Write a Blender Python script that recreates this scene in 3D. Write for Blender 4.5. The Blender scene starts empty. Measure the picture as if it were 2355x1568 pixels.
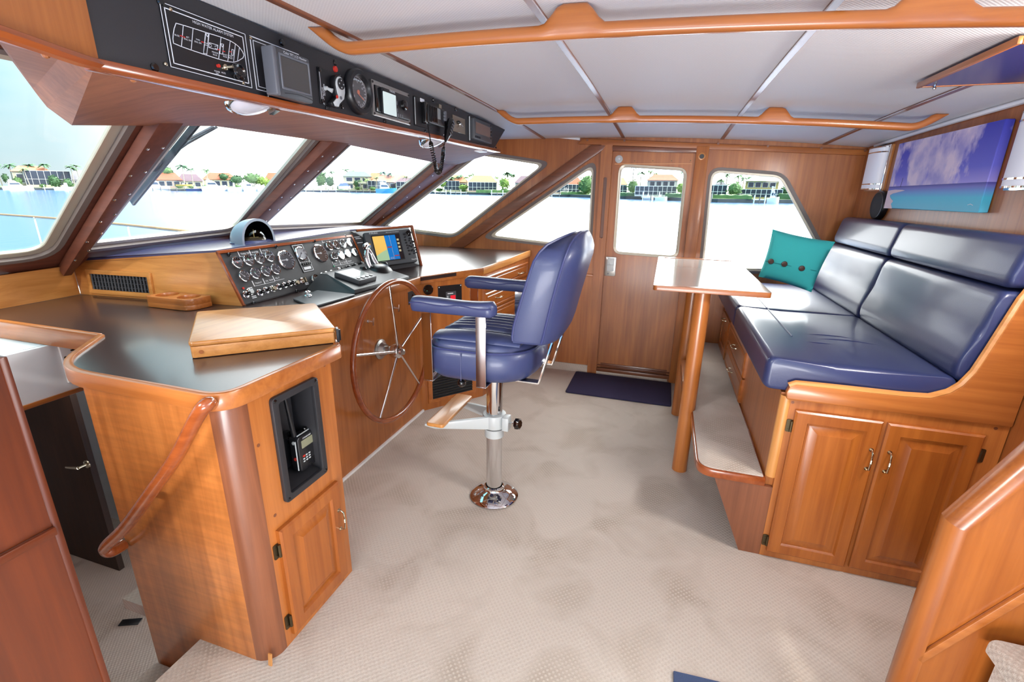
import bpy, bmesh, math, random
from mathutils import Vector as V, Matrix
random.seed(11)
sc = bpy.context.scene
col = sc.collection
PI = math.pi

# ---------------------------------------------------------------- camera
F = 1083.47
PIT, ROL, YAW = (math.radians(a) for a in (17.19, 0.885, 17.41))
CAM = V((0, 0, 1.55))
_fw = V((-math.sin(YAW)*math.cos(PIT), math.cos(YAW)*math.cos(PIT), -math.sin(PIT)))
_rt = V((math.cos(YAW), math.sin(YAW), 0))
_up = _rt.cross(_fw)
R2 = _rt*math.cos(ROL) + _up*math.sin(ROL)
U2 = -_rt*math.sin(ROL) + _up*math.cos(ROL)
cd = bpy.data.cameras.new('camera')
cd.sensor_width = 36.0
cd.lens = 36.0*F/2355.0
cd.clip_start = 0.02
cd.clip_end = 5000
cam = bpy.data.objects.new('camera', cd)
col.objects.link(cam)
m = Matrix.Identity(4)
for i, a in enumerate((R2, U2, -_fw)):
    for j in range(3):
        m[j][i] = a[j]
m.translation = CAM
cam.matrix_world = m
sc.camera = cam

# ---------------------------------------------------------------- view, world, light
sc.view_settings.view_transform = 'Standard'
sc.view_settings.look = 'None'
sc.view_settings.exposure = 0.32
sc.view_settings.gamma = 1.0
sc.view_settings.use_curve_mapping = False
sc.cycles.max_bounces = 10
sc.cycles.diffuse_bounces = 5
sc.cycles.glossy_bounces = 4
sc.cycles.transparent_max_bounces = 16
sc.cycles.sample_clamp_indirect = 6.0
sc.cycles.caustics_reflective = False
sc.cycles.caustics_refractive = False
sc.cycles.use_denoising = True

w = bpy.data.worlds.new('world')
sc.world = w
w.use_nodes = True
nt = w.node_tree
nt.nodes.clear()
out = nt.nodes.new('ShaderNodeOutputWorld')
bg = nt.nodes.new('ShaderNodeBackground')
tc = nt.nodes.new('ShaderNodeTexCoord')
sep = nt.nodes.new('ShaderNodeSeparateXYZ')
nt.links.new(tc.outputs['Generated'], sep.inputs[0])
mr = nt.nodes.new('ShaderNodeMapRange')
mr.inputs[1].default_value = 0.0
mr.inputs[2].default_value = 0.45
nt.links.new(sep.outputs['Z'], mr.inputs[0])
nz = nt.nodes.new('ShaderNodeTexNoise')
nz.inputs['Scale'].default_value = 2.2
nz.inputs['Detail'].default_value = 5
mp = nt.nodes.new('ShaderNodeMapping')
mp.inputs['Scale'].default_value = (1, 1, 3.0)
mp.inputs['Location'].default_value = (0.55, 0.2, 0.0)
nt.links.new(tc.outputs['Generated'], mp.inputs[0])
nt.links.new(mp.outputs[0], nz.inputs['Vector'])
cr = nt.nodes.new('ShaderNodeValToRGB')
cr.color_ramp.elements[0].position = 0.40
cr.color_ramp.elements[0].color = (1, 1, 1, 1)
cr.color_ramp.elements[1].position = 0.66
cr.color_ramp.elements[1].color = (.45, .45, .45, 1)
nt.links.new(nz.outputs[0], cr.inputs[0])
ad = nt.nodes.new('ShaderNodeMath'); ad.operation = 'MULTIPLY'
pw = nt.nodes.new('ShaderNodeMath'); pw.operation = 'POWER'; pw.inputs[1].default_value = 0.45
nt.links.new(mr.outputs[0], pw.inputs[0])
nt.links.new(pw.outputs[0], ad.inputs[0])
nt.links.new(cr.outputs[0], ad.inputs[1])
mx = nt.nodes.new('ShaderNodeMix'); mx.data_type = 'RGBA'
mx.inputs[6].default_value = (1.0, 1.0, 1.0, 1)
mx.inputs[7].default_value = (0.30, 0.72, 0.84, 1)
nt.links.new(ad.outputs[0], mx.inputs[0])
nt.links.new(mx.outputs[2], bg.inputs[0])
# the haze is brighter towards starboard
az = nt.nodes.new('ShaderNodeVectorMath'); az.operation = 'DOT_PRODUCT'
az.inputs[1].default_value = (0.55, 0.82, 0.10)
nt.links.new(tc.outputs['Generated'], az.inputs[0])
am = nt.nodes.new('ShaderNodeMapRange'); am.interpolation_type = 'SMOOTHSTEP'
am.inputs[1].default_value = -0.10; am.inputs[2].default_value = 0.90
am.inputs[3].default_value = 0.82; am.inputs[4].default_value = 8.5
nt.links.new(az.outputs['Value'], am.inputs[0])
# overcast sky: brighter overhead than at the horizon
el = nt.nodes.new('ShaderNodeMapRange'); el.inputs[1].default_value = 0.0; el.inputs[2].default_value = 1.0; el.inputs[3].default_value = 1.0; el.inputs[4].default_value = 2.6
nt.links.new(sep.outputs['Z'], el.inputs[0])
st = nt.nodes.new('ShaderNodeMath'); st.operation = 'MULTIPLY'
nt.links.new(am.outputs[0], st.inputs[0]); nt.links.new(el.outputs[0], st.inputs[1])
nt.links.new(st.outputs[0], bg.inputs[1])
bz = nt.nodes.new('ShaderNodeMapRange'); bz.interpolation_type = 'SMOOTHSTEP'
bz.inputs[1].default_value = -0.15; bz.inputs[2].default_value = 0.20; bz.inputs[3].default_value = 1.7; bz.inputs[4].default_value = 0.10
nt.links.new(az.outputs['Value'], bz.inputs[0])
bm_ = nt.nodes.new('ShaderNodeMath'); bm_.operation = 'MULTIPLY'; bm_.use_clamp = True
nt.links.new(ad.outputs[0], bm_.inputs[0]); nt.links.new(bz.outputs[0], bm_.inputs[1])
nt.links.new(bm_.outputs[0], mx.inputs[0])
nt.links.new(bg.outputs[0], out.inputs[0])

def lamp(name, kind, loc, aim, energy, color=(1, 1, 1), size=None, size_y=None, angle=None):
    d = bpy.data.lights.new(name, kind)
    d.energy = energy
    d.color = color
    if size is not None and kind == 'AREA':
        d.shape = 'RECTANGLE'; d.size = size; d.size_y = size_y or size
    if angle is not None:
        d.angle = angle
    o = bpy.data.objects.new(name, d)
    col.objects.link(o)
    o.location = loc
    v = V(aim) - V(loc)
    o.rotation_euler = v.to_track_quat('-Z', 'Y').to_euler()
    return o
# sun high over the port quarter, front-lighting the far shore
lamp('sun', 'SUN', (0, 0, 30), (0 - 6, 16, 30 - 14), 1.0, (1.0, 0.95, 0.86), angle=0.02)
# unseen lamp added between half wall and settee, for assumed daylight from aft
lamp('companionway_daylight', 'AREA', (1.16, 1.48, 1.90), (-1.3, 2.6, 0.5), 30, (1.0, 0.99, 0.97), 0.35, 0.35)
# fill lamp added outside the port side to brighten the settee and aft wall
lamp('port_window_daylight', 'AREA', (-2.15, -0.75, 1.86), (1.28, 3.0, 1.35), 70, (1.0, 1.0, 1.0), 0.9, 0.5)
# soft fill lamp added behind the viewer, on top of the port door daylight
lamp('port_door_daylight', 'AREA', (-0.20, -1.6, 1.72), (-0.3, 3.4, 1.0), 19, (1.0, 1.0, 1.0), 1.2, 0.6)
# fill lamp added low outside the port door, aimed up to brighten the ceiling
lamp('deck_bounce', 'AREA', (0.1, -1.7, 0.05), (0.1, 2.6, 2.0), 95, (1.0, 0.98, 0.96), 1.6, 0.7)

# ---------------------------------------------------------------- pixel helpers
def ray(x, y):
    return R2*((x - 1177.5)/F) - U2*((y - 784.0)/F) + _fw
def at(x, y, ax, val):
    d = ray(x, y); i = 'xyz'.index(ax)
    return CAM + d*((val - CAM[i])/d[i])
def pl(x, y, p0, n):
    d = ray(x, y); n = V(n)
    return CAM + d*((V(p0) - CAM).dot(n)/d.dot(n))
YW = 4.11                       # inner face of the starboard side
P23, N23 = V((-2.80, 0, 1.25)), V((.62, 0, -1)).normalized()
def ws(x, y, off=0.0):          # point on the windshield plane
    return pl(x, y, P23 + N23*off, N23)
def zc(x, y):                   # cambered ceiling
    return 2.038 - .024*max(0, x + .75)**2 - .010*(y - 2.2)**2

# ---------------------------------------------------------------- mesh builder
class B:
    def __init__(s):
        s.bm = bmesh.new()
    def face(s, pts):
        vs = [s.bm.verts.new(p) for p in pts]
        return s.bm.faces.new(vs)
    def prism(s, pts, d):
        d = V(d); pts = [V(p) for p in pts]
        a = [s.bm.verts.new(p) for p in pts]
        b = [s.bm.verts.new(p + d) for p in pts]
        n = len(a)
        s.bm.faces.new(a[::-1]); s.bm.faces.new(b)
        for i in range(n):
            s.bm.faces.new((a[i], a[(i+1) % n], b[(i+1) % n], b[i]))
        return s
    def box(s, x0, x1, y0, y1, z0, z1):
        return s.prism([(x0, y0, z0), (x1, y0, z0), (x1, y1, z0), (x0, y1, z0)], (0, 0, z1-z0))
    def obox(s, c, u, v, n, a, b, h):      # centre, axes, half sizes
        c, u, v, n = V(c), V(u).normalized(), V(v).normalized(), V(n).normalized()
        return s.prism([c-u*a-v*b-n*h, c+u*a-v*b-n*h, c+u*a+v*b-n*h, c-u*a+v*b-n*h], n*2*h)
    def beam(s, p, q, side, w, t):         # bar from p to q, width w along side, thickness t
        p, q, side = V(p), V(q), V(side).normalized()
        ax = (q-p).normalized()
        n = ax.cross(side).normalized(); side = n.cross(ax)
        return s.prism([p-side*w/2-n*t/2, p+side*w/2-n*t/2, p+side*w/2+n*t/2, p-side*w/2+n*t/2], q-p)
    def tube(s, path, r, n=8, closed=False, caps=True):
        path = [V(p) for p in path]; k = len(path)
        rr = r if isinstance(r, (list, tuple)) else [r]*k
        rings = []; up = None
        for i in range(k):
            if closed:
                t = path[(i+1) % k] - path[i-1]
            else:
                t = path[min(i+1, k-1)] - path[max(i-1, 0)]
            if t.length < 1e-9: t = V((0, 0, 1))
            t.normalize()
            if up is None:
                up = t.orthogonal().normalized()
            up = (up - t*up.dot(t))
            if up.length < 1e-6: up = t.orthogonal()
            up.normalize(); sd = t.cross(up)
            rings.append([s.bm.verts.new(path[i] + (up*math.cos(2*PI*j/n) + sd*math.sin(2*PI*j/n))*rr[i]) for j in range(n)])
        m = k if closed else k-1
        for i in range(m):
            a, b = rings[i], rings[(i+1) % k]
            sh = 0
            if closed and i == k-1:
                sh = min(range(n), key=lambda q: (a[0].co - b[q].co).length)
            for j in range(n):
                s.bm.faces.new((a[j], a[(j+1) % n], b[(j+1+sh) % n], b[(j+sh) % n]))
        if not closed and caps:
            s.bm.faces.new(rings[0][::-1]); s.bm.faces.new(rings[-1])
        return s
    def lathe(s, o, ax, prof, n=24, cap0=True, cap1=True):
        o, ax = V(o), V(ax).normalized(); u = ax.orthogonal().normalized(); v = ax.cross(u)
        rings = []
        for r, h in prof:
            rings.append([s.bm.verts.new(o + ax*h + (u*math.cos(2*PI*j/n) + v*math.sin(2*PI*j/n))*max(r, 1e-5)) for j in range(n)])
        for a, b in zip(rings, rings[1:]):
            for j in range(n):
                s.bm.faces.new((a[j], a[(j+1) % n], b[(j+1) % n], b[j]))
        if cap0: s.bm.faces.new(rings[0][::-1])
        if cap1: s.bm.faces.new(rings[-1])
        return s
    def ball(s, o, r, sc=(1, 1, 1), n=14):
        o = V(o)
        rings = []
        for i in range(1, n//2):
            a = PI*i/(n//2)
            rings.append([s.bm.verts.new(o + V((math.sin(a)*math.cos(2*PI*j/n)*r*sc[0], math.sin(a)*math.sin(2*PI*j/n)*r*sc[1], math.cos(a)*r*sc[2]))) for j in range(n)])
        t = s.bm.verts.new(o + V((0, 0, r*sc[2]))); b = s.bm.verts.new(o - V((0, 0, r*sc[2])))
        for x, y in zip(rings, rings[1:]):
            for j in range(n):
                s.bm.faces.new((x[j], y[j], y[(j+1) % n], x[(j+1) % n]))
        for j in range(n):
            s.bm.faces.new((t, rings[0][j], rings[0][(j+1) % n]))
            s.bm.faces.new((b, rings[-1][(j+1) % n], rings[-1][j]))
        return s
    def loft(s, rings, cap0=True, cap1=True, closed=True):
        vr = [[s.bm.verts.new(V(p)) for p in r] for r in rings]
        n = len(vr[0])
        for a, b in zip(vr, vr[1:]):
            for j in range(n if closed else n-1):
                s.bm.faces.new((a[j], a[(j+1) % n], b[(j+1) % n], b[j]))
        if cap0: s.bm.faces.new(vr[0][::-1])
        if cap1: s.bm.faces.new(vr[-1])
        return s
    def plate(s, outer, holes, d):
        # flat panel with holes, given depth vector d
        bm = s.bm; d = V(d)
        loops = [[V(p) for p in outer]] + [[V(p) for p in h] for h in holes]
        front, edges = [], []
        for lp in loops:
            vs = [bm.verts.new(p) for p in lp]
            front.append(vs)
            for i in range(len(vs)):
                edges.append(bm.edges.new((vs[i], vs[(i+1) % len(vs)])))
        res = bmesh.ops.triangle_fill(bm, use_beauty=True, use_dissolve=False, edges=edges)
        fs = [f for f in res['geom'] if isinstance(f, bmesh.types.BMFace)]
        mp = {}
        for vs in front:
            for v in vs:
                mp[v] = bm.verts.new(v.co + d)
        for f in fs:
            bm.faces.new([mp[v] for v in reversed(f.verts)])
        for vs in front:
            n = len(vs)
            for i in range(n):
                a, b = vs[i], vs[(i+1) % n]
                bm.faces.new((a, b, mp[b], mp[a]))
        return s
    def add(s, other):
        me = bpy.data.meshes.new('t'); other.bm.to_mesh(me); s.bm.from_mesh(me); bpy.data.meshes.remove(me); other.bm.free()
        return s

ROOT = {}
def obj(name, b, mat, parent=None, bev=0, seg=2, ang=38, sub=0, kind=None):
    bm = b.bm
    bmesh.ops.recalc_face_normals(bm, faces=bm.faces[:])
    if bev:
        es = [e for e in bm.edges if len(e.link_faces) == 2 and e.calc_face_angle(0) > math.radians(30)]
        bmesh.ops.bevel(bm, geom=es, offset=bev, segments=seg, affect='EDGES', profile=0.5, clamp_overlap=True)
    if parent is not None:
        org = ROOT[parent]
    else:
        xs = [v.co for v in bm.verts]
        lo = V((min(p.x for p in xs), min(p.y for p in xs), min(p.z for p in xs)))
        hi = V((max(p.x for p in xs), max(p.y for p in xs), max(p.z for p in xs)))
        org = V(((lo.x+hi.x)/2, (lo.y+hi.y)/2, lo.z))
    bmesh.ops.translate(bm, vec=-org, verts=bm.verts[:])
    me = bpy.data.meshes.new(name)
    bm.to_mesh(me); bm.free()
    me.shade_smooth()
    me.set_sharp_from_angle(angle=math.radians(ang))
    for mm in (mat if isinstance(mat, (list, tuple)) else [mat]):
        me.materials.append(mm)
    o = bpy.data.objects.new(name, me)
    col.objects.link(o)
    if parent is not None:
        o.parent = parent
    else:
        o.location = org
    ROOT[o] = org.copy()
    if sub:
        md = o.modifiers.new('subdivision', 'SUBSURF'); md.levels = sub; md.render_levels = sub
    if kind: o['kind'] = kind
    return o
def thing(name, label, cat, loc, group=None):
    o = bpy.data.objects.new(name, None)
    o.empty_display_size = .1
    col.objects.link(o)
    o.location = loc
    ROOT[o] = V(loc)
    o['label'] = label; o['category'] = cat
    if group: o['group'] = group
    return o
def tag(o, label, cat, group=None):
    o['label'] = label; o['category'] = cat
    if group: o['group'] = group
    return o
def struct(name, b, mat, **k):
    o = obj(name, b, mat, **k)
    o['kind'] = 'structure'
    return o

def arc2(c, r, a0, a1, n):
    return [(c[0]+r*math.cos(a0+(a1-a0)*i/n), c[1]+r*math.sin(a0+(a1-a0)*i/n)) for i in range(n+1)]
def rounded(pts, r, n=5):
    # round the corners of a planar 3D polygon
    pts = [V(p) for p in pts]; o = []
    k = len(pts)
    rs = r if isinstance(r, (list, tuple)) else [r]*k
    for i in range(k):
        a, b, c = pts[i-1], pts[i], pts[(i+1) % k]
        u = (a-b); v = (c-b)
        rr = min(rs[i], u.length*.49, v.length*.49)
        if rr <= 0:
            o.append(b); continue
        p, q = b + u.normalized()*rr, b + v.normalized()*rr
        for j in range(n+1):
            t = j/n
            o.append(p*(1-t)**2 + b*2*t*(1-t) + q*t*t)
    return o
def inset(pts, d):
    # offset a planar polygon inward (d>0) about its centroid-based normal
    pts = [V(p) for p in pts]; k = len(pts)
    n = V((0, 0, 0))
    for i in range(k):
        n += (pts[i]-pts[0]).cross(pts[(i+1) % k]-pts[0])
    n.normalize(); o = []
    for i in range(k):
        e1 = (pts[i]-pts[i-1]).normalized(); e2 = (pts[(i+1) % k]-pts[i]).normalized()
        n1, n2 = n.cross(e1), n.cross(e2)
        bis = (n1+n2)
        if bis.length < 1e-6: bis = n1
        bis.normalize()
        o.append(pts[i] + bis*d/max(.35, bis.dot(n1)))
    return o
class Fr:
    # planar frame: origin, u (right), v (up), n (towards the viewer)
    def __init__(s, o, u, v):
        s.o, s.u = V(o), V(u).normalized()
        s.n = s.u.cross(V(v)).normalized(); s.v = s.n.cross(s.u)
    def p(s, a, b, c=0.0):
        return s.o + s.u*a + s.v*b + s.n*c
    def q(s, x, y):
        d = pl(x, y, s.o, s.n) - s.o
        return d.dot(s.u), d.dot(s.v)
    def rect(s, *px):
        qs = [s.q(*p) for p in px]
        us = sorted(q[0] for q in qs); vs = sorted(q[1] for q in qs)
        h = len(qs)//2
        return sum(us[:h])/h, sum(us[h:])/h, sum(vs[:h])/h, sum(vs[h:])/h
    def box(s, b, a0, a1, b0, b1, c0, c1):
        return b.prism([s.p(a0, b0, c0), s.p(a1, b0, c0), s.p(a1, b1, c0), s.p(a0, b1, c0)], s.n*(c1-c0))
    def rbox(s, b, a0, a1, b0, b1, c0, c1, r=.005, n=4):
        return b.prism(rounded([s.p(a0, b0, c0), s.p(a1, b0, c0), s.p(a1, b1, c0), s.p(a0, b1, c0)], r, n), s.n*(c1-c0))
    def ring(s, b, a0, a1, b0, b1, t, c0, c1, r=0):
        o = [s.p(a0, b0, c0), s.p(a1, b0, c0), s.p(a1, b1, c0), s.p(a0, b1, c0)]
        i = [s.p(a0+t, b0+t, c0), s.p(a1-t, b0+t, c0), s.p(a1-t, b1-t, c0), s.p(a0+t, b1-t, c0)]
        if r: o = rounded(o, r, 4); i = rounded(i, r*.7, 4)
        return b.plate(o, [i], s.n*(c1-c0))
    def line(s, b, pts, w, c0=.0005, c1=.0012, closed=False):
        k = len(pts)
        for i in range(k if closed else k-1):
            p, q = s.p(*pts[i]), s.p(*pts[(i+1) % k])
            if (q-p).length < 1e-6: continue
            ax = (q-p).normalized(); sd = s.n.cross(ax)*w/2
            p = p-ax*w*.3; q = q+ax*w*.3
            b.prism([p-sd+s.n*c0, q-sd+s.n*c0, q+sd+s.n*c0, p+sd+s.n*c0], s.n*(c1-c0))
        return b
    def disc(s, b, a, bb, r, c0, c1, n=20):
        return b.lathe(s.p(a, bb, c0), s.n, [(r, 0), (r, c1-c0)], n)

_tcache = {}
def text(b, s, fr, a, bb, size, align='CENTER', c=.0012, bold=0.0, rot=0.0):
    key = (s, align)
    if key not in _tcache:
        cu = bpy.data.curves.new('t', 'FONT'); cu.body = s; cu.align_x = align; cu.resolution_u = 2
        ob = bpy.data.objects.new('t', cu); col.objects.link(ob)
        dg = bpy.context.evaluated_depsgraph_get()
        me = bpy.data.meshes.new_from_object(ob.evaluated_get(dg))
        _tcache[key] = ([v.co.copy() for v in me.vertices], [list(p.vertices) for p in me.polygons])
        bpy.data.objects.remove(ob); bpy.data.curves.remove(cu); bpy.data.meshes.remove(me)
    vs, fs = _tcache[key]
    ca, sa = math.cos(rot), math.sin(rot)
    nv = [b.bm.verts.new(fr.p(a + (v.x*ca - v.y*sa)*size, bb + (v.x*sa + v.y*ca)*size, c)) for v in vs]
    for f in fs:
        try: b.bm.faces.new([nv[i] for i in f])
        except ValueError: pass
    return b
# ---------------------------------------------------------------- materials
def lin(c):
    return tuple((x/255/12.92 if x/255 <= .04045 else ((x/255+.055)/1.055)**2.4) for x in c) + (1,)
def base(name):
    mt = bpy.data.materials.new(name); mt.use_nodes = True
    t = mt.node_tree
    return mt, t, t.nodes['Principled BSDF']
def mat(name, rgb, rough=.5, metal=0.0, coat=0.0, spec=.5, bump=0.0, bscale=200.0, emit=None, var=0.0):
    mt, t, p = base(name)
    p.inputs['Base Color'].default_value = lin(rgb)
    p.inputs['Roughness'].default_value = rough
    p.inputs['Metallic'].default_value = metal
    p.inputs['Coat Weight'].default_value = coat
    p.inputs['Coat Roughness'].default_value = .12
    p.inputs['Specular IOR Level'].default_value = spec
    if emit:
        p.inputs['Emission Color'].default_value = lin(emit[0]); p.inputs['Emission Strength'].default_value = emit[1]
    if bump or var:
        tc = t.nodes.new('ShaderNodeTexCoord')
        n = t.nodes.new('ShaderNodeTexNoise'); n.inputs['Scale'].default_value = bscale; n.inputs['Detail'].default_value = 4
        t.links.new(tc.outputs['Object'], n.inputs['Vector'])
        if bump:
            bp = t.nodes.new('ShaderNodeBump'); bp.inputs['Strength'].default_value = bump; bp.inputs['Distance'].default_value = .002
            t.links.new(n.outputs[0], bp.inputs['Height']); t.links.new(bp.outputs[0], p.inputs['Normal'])
        if var:
            h = t.nodes.new('ShaderNodeHueSaturation'); h.inputs['Color'].default_value = lin(rgb)
            mrn = t.nodes.new('ShaderNodeMapRange'); mrn.inputs[1].default_value = .3; mrn.inputs[2].default_value = .7
            mrn.inputs[3].default_value = 1-var; mrn.inputs[4].default_value = 1+var
            t.links.new(n.outputs[0], mrn.inputs[0]); t.links.new(mrn.outputs[0], h.inputs['Value'])
            t.links.new(h.outputs[0], p.inputs['Base Color'])
    return mt
def wood(name, c1, c2, axis, rough=.32, coat=.35, scale=1.0, figure=0.0):
    # teak and mahogany: long grain along axis, slightly different on every piece
    mt, t, p = base(name)
    nd, lk = t.nodes.new, t.links.new
    tc = nd('ShaderNodeTexCoord'); oi = nd('ShaderNodeObjectInfo')
    mp = nd('ShaderNodeMapping')
    s = [38*scale]*3; s['xyz'.index(axis)] = 1.5*scale
    mp.inputs['Scale'].default_value = s
    sh = nd('ShaderNodeVectorMath'); sh.operation = 'SCALE'; sh.inputs[0].default_value = (13.1, 7.7, 5.3)
    lk(oi.outputs['Random'], sh.inputs['Scale'])
    av = nd('ShaderNodeVectorMath'); av.operation = 'ADD'
    lk(tc.outputs['Object'], av.inputs[0]); lk(sh.outputs[0], av.inputs[1])
    lk(av.outputs[0], mp.inputs[0])
    n1 = nd('ShaderNodeTexNoise'); n1.inputs['Scale'].default_value = 1.0; n1.inputs['Detail'].default_value = 6; n1.inputs['Roughness'].default_value = .62; n1.inputs['Distortion'].default_value = .4
    lk(mp.outputs[0], n1.inputs['Vector'])
    mp2 = nd('ShaderNodeMapping'); s2 = [7*scale]*3; s2['xyz'.index(axis)] = .9*scale
    mp2.inputs['Scale'].default_value = s2; lk(av.outputs[0], mp2.inputs[0])
    n2 = nd('ShaderNodeTexNoise'); n2.inputs['Scale'].default_value = 1.0; n2.inputs['Detail'].default_value = 3; n2.inputs['Distortion'].default_value = 1.2
    lk(mp2.outputs[0], n2.inputs['Vector'])
    mxn = nd('ShaderNodeMix'); mxn.inputs[0].default_value = .42
    lk(n1.outputs[0], mxn.inputs[2]); lk(n2.outputs[0], mxn.inputs[3])
    r = nd('ShaderNodeValToRGB')
    r.color_ramp.elements[0].position = .34; r.color_ramp.elements[0].color = lin(c1)
    r.color_ramp.elements[1].position = .66; r.color_ramp.elements[1].color = lin(c2)
    lk(mxn.outputs[0], r.inputs[0])
    last = r.outputs[0]
    if figure:   # cross figure of the veneer
        mp3 = nd('ShaderNodeMapping'); s3 = [5]*3; s3['xyz'.index(axis)] = 60
        mp3.inputs['Scale'].default_value = s3; lk(av.outputs[0], mp3.inputs[0])
        n3 = nd('ShaderNodeTexNoise'); n3.inputs['Scale'].default_value = 1; n3.inputs['Detail'].default_value = 2
        lk(mp3.outputs[0], n3.inputs['Vector'])
        h = nd('ShaderNodeHueSaturation'); m3 = nd('ShaderNodeMapRange')
        m3.inputs[1].default_value = .35; m3.inputs[2].default_value = .65; m3.inputs[3].default_value = 1-figure; m3.inputs[4].default_value = 1+figure
        lk(n3.outputs[0], m3.inputs[0]); lk(m3.outputs[0], h.inputs['Value']); lk(last, h.inputs['Color']); last = h.outputs[0]
    lk(last, p.inputs['Base Color'])
    p.inputs['Roughness'].default_value = rough
    p.inputs['Coat Weight'].default_value = coat; p.inputs['Coat Roughness'].default_value = .15
    bp = nd('ShaderNodeBump'); bp.inputs['Strength'].default_value = .06; bp.inputs['Distance'].default_value = .002
    lk(n1.outputs[0], bp.inputs['Height']); lk(bp.outputs[0], p.inputs['Normal'])
    return mt
def wood3(name, c1, c2, **k):
    return {a: wood(name + '_' + a, c1, c2, a, **k) for a in 'xyz'}
TEAK = wood3('teak', (144, 78, 32), (182, 110, 52))
TEAKL = wood3('light_teak', (176, 112, 52), (214, 150, 84))
WALL = wood3('wall_veneer', (140, 76, 34), (180, 110, 54), rough=.42, coat=.15)
MAHO = wood3('mahogany_trim', (96, 52, 32), (132, 78, 50), rough=.35)
DOORW = wood3('cabinet_door_wood', (134, 68, 22), (166, 94, 36))
RED = wood3('red_mahogany', (126, 58, 24), (160, 82, 38), rough=.22, coat=.6)
FIG = wood('figured_teak_z', (146, 82, 36), (184, 112, 54), 'z', figure=.10)
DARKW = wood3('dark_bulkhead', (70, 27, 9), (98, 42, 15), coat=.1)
VALW = wood3('valance_wood', (124, 70, 40), (162, 100, 62), rough=.6, coat=0)
MULL = wood3('mullion_wood', (90, 46, 32), (118, 66, 48), rough=.55, coat=0)
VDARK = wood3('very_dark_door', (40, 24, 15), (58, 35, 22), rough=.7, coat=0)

def carpet():
    mt, t, p = base('carpet_loop_pile')
    nd, lk = t.nodes.new, t.links.new
    tc = nd('ShaderNodeTexCoord')
    g = nd('ShaderNodeNewGeometry')
    mp = nd('ShaderNodeMapping'); mp.inputs['Scale'].default_value = (2*PI/.021, 2*PI/.021, 2*PI/.021)
    mp.inputs['Rotation'].default_value = (0, 0, .05)
    lk(g.outputs['Position'], mp.inputs[0])
    sp = nd('ShaderNodeSeparateXYZ'); lk(mp.outputs[0], sp.inputs[0])
    def mth(op, a, b=None, v=None):
        q = nd('ShaderNodeMath'); q.operation = op
        lk(a, q.inputs[0])
        if b is not None: lk(b, q.inputs[1])
        if v is not None: q.inputs[1].default_value = v
        return q.outputs[0]
    ax = mth('ADD', sp.outputs[0], sp.outputs[2])
    sx, sy = mth('SINE', ax), mth('SINE', sp.outputs[1])
    pr = mth('MULTIPLY', sx, sy)
    dots = nd('ShaderNodeMapRange'); dots.inputs[1].default_value = .15; dots.inputs[2].default_value = .55; lk(pr, dots.inputs[0])
    n = nd('ShaderNodeTexNoise'); n.inputs['Scale'].default_value = 3.4; n.inputs['Detail'].default_value = 3; n.inputs['Distortion'].default_value = .6
    lk(g.outputs['Position'], n.inputs['Vector'])
    pa = nd('ShaderNodeMapRange'); pa.inputs[1].default_value = .47; pa.inputs[2].default_value = .66; lk(n.outputs[0], pa.inputs[0])
    fz = nd('ShaderNodeTexNoise'); fz.inputs['Scale'].default_value = 420; fz.inputs['Detail'].default_value = 2
    lk(g.outputs['Position'], fz.inputs['Vector'])
    def mix(f, a, b):
        q = nd('ShaderNodeMix'); q.data_type = 'RGBA'
        lk(f, q.inputs[0])
        for i, c in ((6, a), (7, b)):
            if isinstance(c, tuple): q.inputs[i].default_value = lin(c)
            else: lk(c, q.inputs[i])
        return q.outputs[2]
    la = mix(dots.outputs[0], (194, 181, 169), (188, 174, 161))
    lb = mix(dots.outputs[0], (172, 157, 143), (192, 179, 166))
    c = mix(pa.outputs[0], la, lb)
    h = nd('ShaderNodeHueSaturation'); lk(c, h.inputs['Color'])
    mv = nd('ShaderNodeMapRange'); mv.inputs[1].default_value = .3; mv.inputs[2].default_value = .7; mv.inputs[3].default_value = .88; mv.inputs[4].default_value = 1.10
    lk(fz.outputs[0], mv.inputs[0]); lk(mv.outputs[0], h.inputs['Value']); lk(h.outputs[0], p.inputs['Base Color'])
    p.inputs['Roughness'].default_value = .95; p.inputs['Specular IOR Level'].default_value = .1
    p.inputs['Sheen Weight'].default_value = .25
    b1 = nd('ShaderNodeBump'); b1.inputs['Strength'].default_value = .18; b1.inputs['Distance'].default_value = .004
    lk(pr, b1.inputs['Height'])
    b2 = nd('ShaderNodeBump'); b2.inputs['Strength'].default_value = .4; b2.inputs['Distance'].default_value = .003
    lk(fz.outputs[0], b2.inputs['Height']); lk(b1.outputs[0], b2.inputs['Normal'])
    lk(b2.outputs[0], p.inputs['Normal'])
    return mt
CARPET = carpet()

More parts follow.
